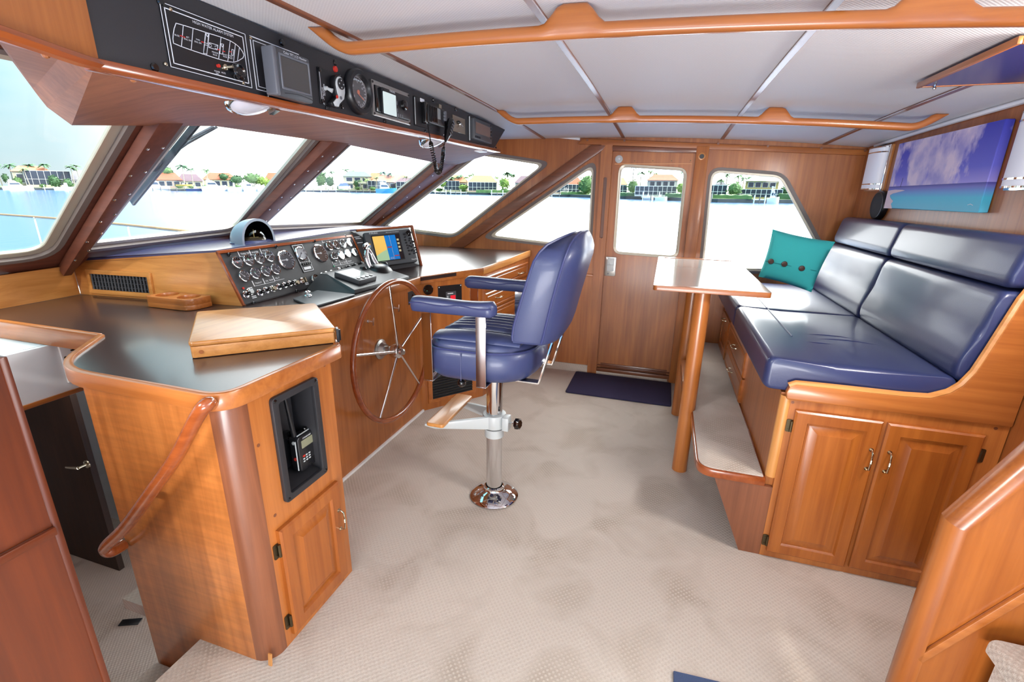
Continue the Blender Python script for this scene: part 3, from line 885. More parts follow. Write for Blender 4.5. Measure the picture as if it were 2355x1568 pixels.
b = B(); b.lathe(q[0]+d1*.03+V((0, 0, .02))-d1.cross(V((0, 0, 1)))*-.0005, d1.cross(V((0, 0, 1))), [(.007, 0), (.007, .0012)], 12); obj('wood_plug', b, TEAK['x'], lb)

# cup holder
chd = thing('cup_holder', 'teak drink holder with two round wells against the dash side', 'cup holder', (-2.24, 1.66, 1.004))
base_ = rounded([V((-2.385, 1.605, 1.004)), V((-2.10, 1.605, 1.004)), V((-2.10, 1.735, 1.004)), V((-2.385, 1.735, 1.004))], [.03, .05, .02, .01], 6)
holes = []
for cx in (-2.315, -2.175):
    holes.append([V((cx+.050*math.cos(2*PI*k/24), 1.672+.050*math.sin(2*PI*k/24), 1.056)) for k in range(24)])
b = B(); b.plate([p+V((0, 0, .052)) for p in base_], holes, (0, 0, -.030)); b.prism(base_, (0, 0, .022))
obj('block', b, TEAK['x'], chd, bev=.004)

# ---------------------------------------------------------------- dash
Bq = at(497, 580, 'y', 1.777); C0 = V((-1.965, 1.777, 1.003)); C1 = V((-1.985, 2.872, 1.003))
T2 = at(806, 531, 'y', 2.875); T3 = at(940, 524, 'y', 3.46); BR = at(967, 612, 'z', 1.02)
D0 = V((-2.985, 1.69, 1.003)); _nb = (C0-D0).cross(Bq-C0).normalized(); A0 = pl(165, 601, C0, _nb)
dash = thing('instrument_dash', 'sloping black instrument panel in a teak dash under the windshield', 'dashboard', (-2.2, 2.4, 1.0))
b = B(); b.prism([A0, Bq, C0, D0], (0, .022, 0)); obj('side_board', b, TEAKL['x'], dash)
# air grille in the side board
sv = (Bq-C0).normalized(); su = (C0-D0).normalized()
fS = Fr(C0, su, sv); fS.o = fS.o+fS.n*.001
a0, a1, c0, c1 = fS.rect((200, 621), (350, 625), (212, 674), (356, 683))
b = B(); fS.ring(b, a0, a1, c0, c1, .022, 0, .012, .004); gf = obj('grille_frame', b, TEAKL['x'], dash, bev=.003)
b = B(); fS.box(b, a0+.018, a1-.018, c0+.018, c1-.018, .0, .0015); obj('grille_void', b, BLK3, gf)
for k in range(18):
    b = B(); a = a0+.030+(a1-a0-.06)*k/17; fS.box(b, a-.0012, a+.0012, c0+.02, c1-.02, .002, .009); obj('slat', b, GREYM, gf)
for k in range(3):
    b = B(); c = c0+.04+(c1-c0-.08)*k/2; fS.box(b, a0+.02, a1-.02, c-.001, c+.001, .0015, .003); obj('cross_slat', b, GREYP, gf)
# top
b = B()
fr_ = [A0+V((0, 0, .004)), Bq, T2, T3]; bk_ = [wp(1.70, 1.205), wp(2.0, 1.235), wp(2.95, 1.262), wp(3.9, 1.262)]
bk_ = [p+N23*.012 for p in bk_]
b.loft([[p+V((0, 0, .010)) for p in fr_], [p+V((0, 0, .006)) for p in bk_]], False, False, False)
b.loft([[p+V((0, 0, -.012)) for p in fr_], [p+V((0, 0, -.012)) for p in bk_]], False, False, False)
b.loft([[p+V((0, 0, .010)) for p in fr_], [p+V((0, 0, -.012)) for p in fr_]], False, False, False)
obj('dash_top', b, DASHT, dash)
b = B(); b.prism([C1+V((0, 0, 0)), BR, T3, T2], V((-.02, .005, 0))); b.prism([C0, C1, T2, Bq], V((-.02, 0, -.01))); obj('backing_board', b, BLK, dash)
b = B(); b.prism([BR, T3, T3+V((-.5, .3, -.02)), BR+V((-.5, .3, 0))], V((.0, .016, 0))); obj('end_board', b, RED['x'], dash)
fG = Fr(C0, C1-C0, Bq-C0)
LG, HG = (C1-C0).length, (Bq-C0).dot(fG.v)
b = B(); fG.box(b, .012, LG-.008, .004, HG-.012, 0, .006); gp = obj('gauge_panel', b, BLK, dash, bev=.001, seg=1)
b = B(); fG.box(b, 0, LG, HG-.012, HG+.004, -.004, .012); fG.box(b, 0, .012, 0, HG, -.004, .010); fG.box(b, LG-.008, LG+.010, 0, HG+.004, -.004, .012); obj('panel_edging', b, RED['y'], dash, bev=.002, seg=1)
ZP = .006
def gauge(px, py, r, face=FACE, needle=.6, col_=INK, bez=CHROME, square=True, green=False, root=None, ticks=9):
    a, c = fG.q(px, py)
    bb = B()
    bb.lathe(fG.p(a, c, ZP), fG.n, [(r*1.06, 0), (r*1.06, .006), (r*.98, .010), (r*.90, .009), (r*.88, .003)], 28)
    g = obj('gauge', bb, bez, dash)
    bb = B(); fG.disc(bb, a, c, r*.89, ZP+.001, ZP+.004, 28); obj('gauge_face', bb, face, g)
    bb = B()
    for k in range(ticks):
        t = math.radians(225-270*k/(ticks-1)); u, v = math.cos(t), math.sin(t)
        fG.line(bb, [(a+u*r*.68, c+v*r*.68), (a+u*r*.84, c+v*r*.84)], r*.06, ZP+.0042, ZP+.0048)
    obj('gauge_marks', bb, INK if face is not FACEW else BLK2, g)
    if green:
        bb = B(); fG.disc(bb, a+r*.05, c+r*.22, r*.20, ZP+.0042, ZP+.0046, 10); obj('gauge_symbol', bb, GREEN, g)
    bb = B(); u, v = math.cos(needle), math.sin(needle)
    fG.line(bb, [(a-u*r*.18, c-v*r*.18), (a+u*r*.72, c+v*r*.72)], r*.085, ZP+.005, ZP+.006); fG.disc(bb, a, c, r*.12, ZP+.005, ZP+.0075, 10)
    obj('needle', bb, col_, g)
    bb = B(); fG.disc(bb, a, c, r*.90, ZP+.0082, ZP+.0088, 24); obj('lens', bb, LENS, g)
    return g
small = [(542.4, 605.4, 2.2, 0, 1), (568.3, 600, -.8, 1, 0), (593.4, 595.8, -2.2, 0, 0), (617, 591.2, -2.5, 0, 0),
         (558.5, 636.5, 2.3, 0, 0), (583.7, 630.2, -1.1, 1, 0), (607.9, 624.8, -.8, 1, 0), (630.6, 620.4, -.7, 0, 0),
         (754.8, 566.2, -.7, 1, 0), (770.6, 563.6, -2.6, 0, 0), (786.3, 561, -.9, 0, 0), (800.7, 558.3, -.8, 0, 0),
         (766.3, 591.7, -.8, 0, 0), (782.1, 587.9, -.9, 0, 0), (796.9, 583.8, -.8, 0, 0), (812.5, 581.2, -.8, 0, 0)]
for px, py, nd, gr, rd in small:
    gauge(px, py, .030, needle=nd, green=bool(gr), col_=INKR if rd else INK)
gauge(656, 599, .056, needle=3.10, ticks=15)
gauge(734.4, 583.4, .056, needle=3.12, ticks=15)
gauge(723, 643, .030, needle=1.9)
# white dial in a framed plate
qa, qc = fG.q(689.5, 584)
a0, a1, c0, c1 = fG.rect((667, 566), (694, 563), (722, 621), (696, 628))
a0, a1 = qa-.048, qa+.048; c1 = qc+.058; c0 = qc-.115
b = B(); fG.box(b, a0, a1, c0, c1, .006, .009); syn = obj('dial_plate', b, BLK2, dash, bev=.001, seg=1)
b = B(); fG.line(b, [(a0+.006, c0+.006), (a1-.006, c0+.006), (a1-.006, c1-.006), (a0+.006, c1-.006)], .0028, .0092, .0098, True)
fG.box(b, qa-.03, qa+.03, c0+.016, c0+.032, .0092, .0097)
for k in range(5): fG.box(b, qa-.034+k*.017-.004, qa-.034+k*.017+.004, c0+.060, c0+.063, .0092, .0097)
obj('white_outline', b, INK, syn)
b = B()
for k in range(5): b.tube([fG.p(qa-.034+k*.017, c0+.05, .009), fG.p(qa-.034+k*.017, c0+.047, .022)], [.005, .004], 8)
obj('toggle_row', b, BLK3, syn)
g = gauge(689.5, 584, .042, face=FACEW, needle=-2.4, col_=GREYP)
# white bracket marks and captions
b = B()
def bracket(px, py, s, top=True):
    a, c = fG.q(px, py)
    fG.line(b, [(a, c-.014), (a, c+.014)], .0045, .0062, .0068)
    fG.line(b, [(a, c-.014), (a+.07, c-.014)], .0014, .0062, .0068)
    text(b, s, fG, a+.010, c-.006, .013, 'LEFT', .0066)
for px, py, s in ((547, 585, 'TRAN TEMP'), (573, 581.5, 'WATER'), (597.5, 577.5, 'VOLTS'), (580.5, 653, 'TRAN P'), (605, 647.5, 'OIL TEMP'), (627.5, 641, 'OIL P'),
                  (738.5, 554, 'VOLTS'), (755.5, 551.5, 'WATER'), (770.5, 549, 'TRAN TEMP'), (764.5, 607.5, 'OIL P'), (780.5, 605, 'OIL TEMP'), (795.5, 602, 'TRAN P')):
    bracket(px, py, s)
for px, py in ((584, 686), (575, 667), (705, 655)):
    a, c = fG.q(px, py)
    for k in range(2): fG.box(b, a-.014, a+.014, c+k*.008, c+k*.008+.004, .0062, .0067)
obj('panel_lettering', b, INK, dash, kind='stuff')
# knobs, push buttons and keys along the foot of the panel
def knob(px, py, kind):
    a, c = fG.q(px, py)
    bb = B(); bb.lathe(fG.p(a, c, ZP), fG.n, [(.019, 0), (.019, .003), (.015, .006), (.012, .006)], 18)
    k = obj('switch_bezel', bb, CHROME if kind != 'b' else BLK3, dash)
    bb = B()
    if kind == 'k':
        bb.lathe(fG.p(a, c, ZP+.004), fG.n, [(.008, 0), (.0075, .016), (.010, .018), (.010, .028), (.006, .031)], 14)
        obj('switch_button', bb, BLK3, k)
    elif kind == 'y':
        fG.rbox(bb, a-.004, a+.004, c-.004, c+.004, ZP+.004, ZP+.012, .002)
        fG.rbox(bb, a-.0025, a+.0025, c-.014, c+.014, ZP+.012, ZP+.030, .002)
        obj('key', bb, NICK, k)
    elif kind == 'b':
        bb.lathe(fG.p(a, c, ZP+.002), fG.n, [(.014, 0), (.018, .006), (.018, .020), (.012, .027)], 16)
        obj('switch_button', bb, BLK2, k)
    else:
        bb.lathe(fG.p(a, c, ZP+.004), fG.n, [(.013, 0), (.014, .010), (.011, .016)], 16)
        obj('switch_button', bb, NICK if kind == 'n' else GREYL, k)
for px, py, kd in ((563.4, 678.8, 'k'), (572, 673, 'g'), (595.4, 674.4, 'k'), (610, 669, 'k'), (625.2, 665.7, 'n'), (639.3, 661.4, 'k'), (652.6, 657.6, 'k'), (664.8, 653.8, 'k'),
                   (678.9, 651.7, 'n'), (693.5, 646.8, 'y'), (739.5, 634.8, 'y'), (750, 631.6, 'n'), (762, 628.4, 'n'), (779.3, 622, 'k'), (798.4, 618.2, 'b'), (812.5, 613.8, 'b'), (827, 609, 'b')):
    knob(px, py, kd)
for px, py in ((524.4, 586.6), (632.2, 568.2), (721, 555.2), (680.5, 670), (581.8, 698.3), (792, 543.6)):
    a, c = fG.q(px, py); bb = B(); bb.lathe(fG.p(a, c, ZP), fG.n, [(.010, 0), (.010, .004), (.006, .008)], 14); obj('panel_screw', bb, BLK3, dash)
for px, py in ((557, 664), (766, 613)):
    a, c = fG.q(px, py); bb = B(); fG.disc(bb, a, c, .006, ZP, ZP+.004, 10); obj('indicator_lamp', bb, AMB if px < 600 else GREEN, dash)

# chart plotter in the angled right-hand bay of the dash
fP = Fr(C1, BR-C1, T2-C1)
LP, HP = (BR-C1).length, (T2-C1).dot(fP.v)
b = B(); fP.box(b, -.004, LP+.012, HP-.010, HP+.006, -.006, .012); fP.box(b, LP-.004, LP+.014, 0, HP, -.006, .014); obj('plotter_edging', b, RED['y'], dash, bev=.002, seg=1)
b = B()
for k, (px, py) in enumerate(((821, 545), (824, 548.5), (828, 558))):
    a, c = fP.q(px, py); fP.box(b, a-.02, a+.02, c-.002, c+.002, .0005, .001)
obj('bay_lettering', b, INK, dash)
cp = thing('chart_plotter', 'grey chart plotter showing an orange and blue chart set in the dash', 'chart plotter', fP.p(.25, 0, 0))
a0, a1, c0, c1 = fP.rect((832, 536), (934, 530), (851, 617), (960, 604))
b = B(); fP.rbox(b, a0, a1, c0, c1, .001, .040, .018); pbod = obj('housing', b, GREYP, cp, bev=.006, seg=3)
s0, s1, t0, t1 = fP.rect((848, 547), (908, 543), (862, 603), (928, 597))
s0 = fP.q(848, 547)[0]*.5+fP.q(866, 603)[0]*.5; s1 = fP.q(908, 543)[0]*.5+fP.q(927, 597)[0]*.5
b = B(); fP.ring(b, s0-.008, s1+.008, t0-.008, t1+.008, .008, .039, .042, .004); obj('screen_bezel', b, BLK2, cp)
ORG = mat('chart_land', (232, 186, 92), .2, emit=((232, 186, 92), .35)); SEA = mat('chart_sea', (14, 112, 190), .2, emit=((14, 112, 190), .35)); GRN = mat('chart_shallows', (160, 190, 150), .2, emit=((160, 190, 150), .35))
DRK = mat('chart_sidebar', (40, 24, 28), .2)
def sx(t): return s0+(s1-s0)*t
def sy(t): return t0+(t1-t0)*t
b = B(); b.face([fP.p(sx(0), sy(0), .0405), fP.p(sx(.46), sy(0), .0405), fP.p(sx(.44), sy(1), .0405), fP.p(sx(0), sy(1), .0405)]); scr = obj('screen', b, ORG, cp)
b = B(); b.face([fP.p(sx(0), sy(0), .0408), fP.p(sx(.46), sy(0), .0408), fP.p(sx(.45), sy(.44), .0408), fP.p(sx(.25), sy(.36), .0408), fP.p(sx(0), sy(.22), .0408)]); obj('chart_shallows', b, GRN, scr)
b = B(); b.face([fP.p(sx(.46), sy(0), .0406), fP.p(sx(.86), sy(0), .0406), fP.p(sx(.86), sy(1), .0406), fP.p(sx(.44), sy(1), .0406)]); obj('chart_sea', b, SEA, scr)
b = B(); b.face([fP.p(sx(.86), sy(0), .0406), fP.p(sx(1), sy(0), .0406), fP.p(sx(1), sy(1), .0406), fP.p(sx(.86), sy(1), .0406)]); obj('chart_sidebar', b, DRK, scr)
b = B(); fP.box(b, sx(.47), sx(.64), sy(.50), sy(.54), .041, .0413); fP.box(b, sx(.67), sx(.85), sy(.13), sy(.17), .041, .0413); obj('chart_alarm_bars', b, INKR, scr)
b = B(); fP.line(b, [(sx(.64), sy(0)), (sx(.63), sy(1))], .0016, .041, .0413)
for k in range(4): fP.box(b, sx(.885), sx(.965), sy(.30+.15*k), sy(.38+.15*k), .041, .0413)
text(b, '0.5', fP, sx(.50), sy(.03), .020, 'LEFT', .0412); obj('chart_figures', b, mat('chart_cream', (226, 214, 170), .4), scr)
b = B(); a, c = fP.q(844, 541); text(b, 'FURUNO', fP, a, c-.004, .016, 'LEFT', .0404)
a, c = fP.q(897, 537); text(b, 'MULTI FUNCTION DISPLAY', fP, a, c-.002, .0085, 'CENTER', .0404)
a, c = fP.q(949, 599); text(b, 'NavNet', fP, a, c-.002, .017, 'CENTER', .0404); obj('plotter_lettering', b, INK, cp)
a, c = fP.q(933.5, 540); b = B(); b.lathe(fP.p(a, c, .040), fP.n, [(.021, 0), (.021, .006), (.017, .007), (.016, .020), (.012, .022)], 20); obj('rotary_knob', b, BLK3, cp)
keys = [(924, 542), (926, 548), (927, 555), (929, 561), (931, 567), (933, 573), (935, 579), (937, 587), (936, 551), (940, 551), (936, 556), (939, 562), (936, 568), (941, 570), (945, 566), (949, 572), (943, 577), (947, 580), (951, 577), (941, 579), (952, 583), (947, 585), (943, 558), (945, 559)]
for px, py in keys:
    a, c = fP.q(px, py); b = B(); fP.disc(b, a, c, .007, .040, .0445, 10); obj('key', b, BLK2 if py != 559 else BLK3, cp)

# compass under its hood on the dash top
cpos = V((-2.36, 2.22, 1.262))
cpos = at(580, 558, 'z', 1.268)
cmp_ = thing('compass', 'hooded steering compass with a clear dome on the dash top', 'compass', cpos)
b = B(); b.lathe(cpos, (0, 0, 1), [(.112, 0), (.112, .006), (.095, .016), (.085, .018)], 28); obj('base_ring', b, DASHT, cmp_)
HOOD = mat('compass_hood_grey', (130, 138, 150), .35, metal=.2)
# hood: open-fronted shell facing the helmsman (+x)
def hood(r, rz, x0, sgn=1):
    rings = []
    for i in range(7):
        t = i/6; x = -.10+.155*t
        k = math.sqrt(max(.02, 1-((1-t)*.93)**2.4))
        rings.append([cpos+V((x, r*k*math.cos(PI*j/16), .0+rz*k*max(0, math.sin(PI*j/16))**.8)) for j in range(17)])
    return rings
ro, ri = hood(.118, .136, 0), hood(.104, .122, 0)
b = B(); b.loft(ri, False, False, False); obj('hood_lining', b, BLK3, cmp_, ang=50)
b = B(); b.loft(ro, False, False, False)
for j in range(16):
    b.face([ro[-1][j], ro[-1][j+1], ri[-1][j+1], ri[-1][j]])
obj('hood', b, HOOD, cmp_, ang=50)
b = B(); b.lathe(cpos+V((0, 0, .012)), (0, 0, 1), [(.078, 0), (.076, .02), (.066, .045), (.048, .064), (.024, .076), (.001, .080)], 24, cap1=False); obj('dome', b, glass('compass_dome', (.88, .84, .72), .14), cmp_)
b = B(); b.lathe(cpos+V((0, 0, .012)), (0, 0, 1), [(.074, 0), (.074, .012), (.050, .016), (.012, .020)], 24); card = obj('card', b, mat('compass_card', (58, 50, 40), .5), cmp_)
b = B(); b.tube([cpos+V((.02, 0, .03)), cpos+V((.02, 0, .075))], .0018, 6); b.tube([cpos+V((.02, -.03, .03)), cpos+V((.02, .03, .03))], .0016, 6); obj('lubber_line', b, mat('pale_gold', (230, 214, 150), .4), card)

# black pod with the autopilot display, throttle, flush hatch
pod = thing('autopilot_pod', 'black wedge pod with a tilted grey autopilot display in front of the gauges', 'autopilot', (-1.8, 2.5, 1.003))
yA, yB = 2.06, 2.70
pr_ = [(-1.60, 1.003), (-1.60, 1.035), (-1.86, 1.130), (-1.93, 1.130), (-1.93, 1.003)]
def ppt(x, z, y): return V((x, y, z))
b = B(); b.loft([[ppt(-1.635, 1.003, 2.235), ppt(-1.640, 1.024, 2.240), ppt(-1.90, 1.085, 2.34), ppt(-1.95, 1.085, 2.34), ppt(-1.95, 1.003, 2.20)],
                 [ppt(-1.61, 1.003, 2.80), ppt(-1.61, 1.020, 2.80), ppt(-1.87, 1.085, 2.80), ppt(-1.95, 1.085, 2.80), ppt(-1.95, 1.003, 2.80)]]); obj('wedge', b, BLK, pod, bev=.003)
pv = (V((-1.90, 2.5, 1.085))-V((-1.64, 2.5, 1.024)))
fA = Fr(V((-1.64, 2.30, 1.026)), (0, 1, 0), pv)
a0, a1, c0, c1 = fA.rect((787, 633), (821, 623), (825, 661), (852, 648))
b = B(); fA.rbox(b, .035, .215, .035, .215, 0, .028, .012); obj('display_case', b, GREYP, pod, bev=.004)
b = B(); fA.box(b, .050, .200, .090, .200, .028, .0288); obj('screen', b, mat('pilot_screen', (134, 138, 132), .2, coat=.4), pod)
for k in range(4):
    b = B(); fA.disc(b, .06+.042*k, .062, .011 if k != 1 else .015, .028, .032, 12); obj('key', b, BLK2, pod)
b = B(); text(b, 'AUTOPILOT', fA, .125, .012, .014, 'CENTER', .001); obj('pod_lettering', b, INK, pod)
fl = thing('flush_hatch', 'dark grey flush hatch lid with chrome latch in the counter before the gauges', 'hatch', (-1.72, 2.0, 1.003))
b = B(); b.prism(rounded([(-1.615, 1.86, 1.003), (-1.60, 2.19, 1.003), (-1.87, 2.21, 1.003), (-1.84, 1.98, 1.003)], .012, 3), (0, 0, .010)); obj('lid', b, GREYP, fl, bev=.003)
lp = at(708, 681, 'z', 1.012)
b = B(); b.lathe(lp, (0, 0, 1), [(.022, 0), (.022, .006), (.012, .012), (.012, .022), (.017, .026), (.006, .032)], 16); b.ball(lp+V((.03, -.02, .006)), .010); obj('latch', b, CHROME, fl)
th = thing('throttle_control', 'twin chrome lever throttle on a rounded black base', 'throttle', (-1.73, 2.66, 1.003))
tb = at(873, 640, 'z', 1.004)
tx, ty = tb.x-.01, tb.y+.01
b = B()
rings = []
for i in range(9):
    y = -.085+.17*i/8; k = math.sqrt(max(.05, 1-(abs(y)/.095)**3))
    rings.append([V((tx+.100*math.cos(PI*j/12)*k, ty+y, 1.004+.098*k*math.sin(PI*j/12))) for j in range(13)])
b.loft(rings); obj('base', b, BLK2, th, bev=.0)
for s, dx in ((-.052, -.012), (.052, -.045)):
    b = B(); p0 = V((tx-.02, ty+s, 1.05)); p1 = V((tx-.045+dx, ty+s*.9, 1.165)); p2 = V((tx-.050+dx, ty+s*.45, 1.205))
    b.tube([p0, (p0+p1)/2+V((-.008, 0, 0)), p1, p2], [.013, .019, .016, .012], 10)
    b.tube([p2+V((.02, -.052, -.004)), p2+V((.01, -.035, .008)), p2+V((0, 0, .012)), p2+V((-.004, .03, .008)), p2+V((-.006, .044, .0))], [.008, .016, .017, .015, .008], 12)
    obj('lever', b, CHROME, th)
    b = B(); b.lathe(p0+V((0, (-.006 if s < 0 else .006), -.005)), (0, 1 if s > 0 else -1, 0), [(.030, 0), (.030, .006), (.012, .010)], 16); obj('pivot_cap', b, BLK3, th)
for s in (-.10, .15):
    b = B(); b.lathe(V((tx-.05, ty+s, 1.004)), (0, 0, 1), [(.026, 0), (.024, .05), (.026, .075), (.016, .088)], 14); obj('side_knob', b, BLK2, th)

# steering wheel
HX, HY, HZ, WR = -1.476, 2.366, .640, .420
wh = thing('steering_wheel', 'large varnished wooden steering wheel with five chrome spokes', 'steering wheel', (HX, HY, HZ-WR))
b = B(); b.tube([V((HX, HY+WR*math.cos(2*PI*k/64), HZ+WR*math.sin(2*PI*k/64))) for k in range(64)], .0165, 12, closed=True); obj('rim', b, RED['y'], wh)
for k in range(5):
    t = math.radians(94+72*k); bb = B(); bb.tube([V((HX+.015, HY+.04*math.cos(t), HZ+.04*math.sin(t))), V((HX, HY+(WR-.012)*math.cos(t), HZ+(WR-.012)*math.sin(t)))], [.0085, .0075], 10); obj('spoke', bb, CHROME, wh)
b = B(); b.lathe((HX-.035, HY, HZ), (1, 0, 0), [(.030, 0), (.044, .02), (.046, .05), (.040, .062), (.022, .066), (.020, .074), (.018, .080)], 24); obj('hub', b, CHROME, wh)
b = B(); b.lathe((HX+.044, HY, HZ), (1, 0, 0), [(.021, 0), (.019, .010), (.010, .016)], 6); obj('hub_nut', b, SILV, wh)
b = B(); b.tube([(-1.584, HY, HZ), (HX-.03, HY, HZ)], .024, 16); obj('shaft', b, SILV, wh)
b = B(); b.lathe((-1.5845, HY, HZ), (1, 0, 0), [(.062, 0), (.062, .008), (.045, .014), (.034, .040)], 28)
for k in range(4): b.lathe((-1.577, HY+.05*math.cos(PI/4+PI/2*k), HZ+.05*math.sin(PI/4+PI/2*k)), (1, 0, 0), [(.006, 0), (.004, .004)], 8)
obj('flange', b, SILV, wh)

# ---------------------------------------------------------------- angled console face and starboard drawer unit
def zr(y): return 1.0+.061*max(0, y-2.85)
J0, J1, J2 = V((-1.588, 2.862, 0)), V((-1.265, 3.27, 0)), V((-1.135, 4.085, 0))
fN = Fr(J0, J1-J0, (0, 0, 1)); LN = (J1-J0).length
ac = thing('angled_console', 'narrow angled teak console face with a red digital readout and louvred vent', 'console', (-1.43, 3.07, 0))
b = B(); b.prism([fN.p(0, 0, 0), fN.p(LN, 0, 0), fN.p(LN, zr(3.27)-.045, 0), fN.p(0, .958, 0)], -fN.n*.02); obj('face_panel', b, TEAK['z'], ac)
b = B(); b.prism([fN.p(0, .956, 0), fN.p(LN, zr(3.27)-.045, 0), fN.p(LN, zr(3.27)+.008, 0), fN.p(0, 1.008, 0)], fN.n*.016); obj('top_edging', b, TEAK['x'], ac, bev=.003)
a, c = fN.q(984, 666); b = B(); b.lathe(fN.p(a, c), fN.n, [(.036, 0), (.036, .012), (.030, .018), (.012, .019)], 24); kb = obj('round_control', b, BLK3, ac)
b = B(); fN.disc(b, a-.015, c-.004, .004, .018, .0195, 8); obj('green_light', b, GREEN, kb)
a0, a1, c0, c1 = fN.rect((1007, 658), (1061, 653), (1007, 694), (1061, 690))
b = B(); fN.box(b, a0, a1, c0-.02, c1, 0, .006); dpn = obj('readout_panel', b, BLK2, ac, bev=.001, seg=1)
b = B(); cx = (a0+a1)/2; fN.box(b, cx-.035, cx+.045, c0-.012, c1-.045, .006, .010); obj('readout_case', b, GREYP, dpn)
b = B(); fN.box(b, cx+.0, cx+.040, c0+.012, c0+.042, .010, .011); obj('red_readout', b, mat('red_led', (190, 30, 44), .3, emit=((200, 30, 44), .5)), dpn)
b = B(); fN.box(b, cx-.022, cx+.022, c1-.062, c1-.056, .010, .0105)
for k in range(3): fN.box(b, cx-.028, cx-.016, c0+.016+.01*k, c0+.020+.01*k, .010, .0105)
for u, v in ((a0+.008, c1-.008), (a1-.008, c1-.008)): fN.disc(b, u, v, .004, .006, .008, 8)
obj('readout_lettering', b, INK, dpn)
a, c = fN.q(1087, 677); b = B(); fN.box(b, a-.022, a+.022, c-.022, c+.022, 0, .003); b.lathe(fN.p(a, c, .003), fN.n, [(.018, 0), (.018, .006), (.010, .010)], 16); obj('socket', b, BRONZE, ac)
a0, a1, c0, c1 = fN.rect((990, 838), (1086, 832), (994, 914), (1086, 898))
c1 = c1+.02
b = B(); fN.ring(b, a0-.03, a1+.03, c0-.03, c1+.03, .034, 0, .010, 0); lf = obj('louvre_frame', b, TEAK['x'], ac, bev=.002)
b = B(); fN.box(b, a0, a1, c0, c1, .0, .002); obj('louvre_void', b, BLK3, lf)
for k in range(13):
    h = c0+.008+(c1-c0-.012)*k/12.5
    b = B(); b.prism([fN.p(a0+.003, h, .002), fN.p(a0+.003, h+.003, .002), fN.p(a0+.003, h-.005, .011), fN.p(a0+.003, h-.008, .011)], fN.u*(a1-a0-.006)); obj('louvre_slat', b, BLK2, lf)

du = thing('drawer_unit', 'teak drawer unit with nickel pulls under the right end of the counter', 'drawers', (-1.3, 3.7, 0))
fD = Fr(J1, J2-J1, (0, 0, 1)); LD = (J2-J1).length
ztop = lambda a: zr(3.27+(4.085-3.27)*a/LD)
b = B(); b.prism([fD.p(0, 0, 0), fD.p(LD, 0, 0), fD.p(LD, ztop(LD)-.04, 0), fD.p(0, ztop(0)-.04, 0)], -fD.n*.12); obj('carcass', b, TEAK['z'], du)
for z0, z1 in ((.845, .962), (.70, .835), (.555, .69)):
    e = .028 if z0 > .8 else (.02 if z0 > .68 else .012)
    bb = B(); 
    rings = []
    for d, h in ((0, 0), (0, .014), (.007, .020), (.020, .020), (.025, .012), (.032, .020)):
        rings.append([fD.p(.02+d, z0+d, h), fD.p(LD-.05-d, z0+d+e, h), fD.p(LD-.05-d, z1-d+e, h), fD.p(.02+d, z1-d, h)])
    bb.loft(rings, False, True); d = obj('drawer', bb, DOORW['y'], du, ang=25)
    for aa in (.22, .62):
        bb = B(); bow_pull(bb, Fr(fD.p(0, 0, .020), fD.u, fD.v), aa, (z0+z1)/2+.01, .08, True); obj('handle', bb, NICK, d)
panel_door(du, fD, .02, .40, .05, .54, DOORW['z'], handle=(.37, .40))
panel_door(du, fD, .42, LD-.05, .05, .54, DOORW['z'], handle=(.45, .40))
sc_ = thing('starboard_counter', 'dark laminate side counter with a teak edge under the side windows', 'counter', (-1.7, 3.6, .98))
P = [(-1.565, 2.862), (-1.253, 3.262), (-1.121, 4.085), (-2.9, 4.095), (-2.9, 3.2), (-2.02, 2.90)]
b = B(); b.prism([(x, y, zr(y)-.022) for x, y in P], (0, 0, .024)); obj('laminate', b, LAM, sc_)
b = B(); b.prism([fD.p(-.005, ztop(0)-.042, .0), fD.p(LD, ztop(LD)-.042, .0), fD.p(LD, ztop(LD)+.010, .0), fD.p(-.005, ztop(0)+.010, .0)], fD.n*.016); obj('edging', b, TEAKL['y'], sc_, bev=.003)
# lining under the port front window
b = B(); b.prism([A0+V((.004, -.004, .0)), D0+V((.004, -.004, 0)), V((-2.93, 1.20, 1.003)), wp(1.05, 1.155)+N23*.015, wp(1.3, 1.17)+N23*.015, ws(150, 612, .018)], (-.012, 0, .0)); obj('lining_panel', b, TEAKL['y'], bpy.data.objects['wall_forward'])
# ---------------------------------------------------------------- overhead console
XO = -1.222
fO = Fr((XO, 0, 0), (0, 1, 0), (0, 0, 1))
oc = thing('overhead_console', 'long black instrument console with a teak lip above the windshield', 'console', (XO-.1, 2.2, 1.8))
cTL, cTR, cBR, cBL = at(222, -62, 'x', XO), at(1162, 297, 'x', XO), at(1132, 347, 'x', XO), at(219, 142, 'x', XO)
cBR = at(1136, 342, 'x', XO)
zt = lambda y: zc(XO, y)+.004
b = B(); b.prism([cBL+V((0, 0, .0)), cBR, V((XO, cTR.y, min(cTR.z, zt(cTR.y)))), V((XO, cBL.y, zt(cBL.y)))], (-.02, 0, 0)); pan = obj('black_panel', b, BLK, oc)
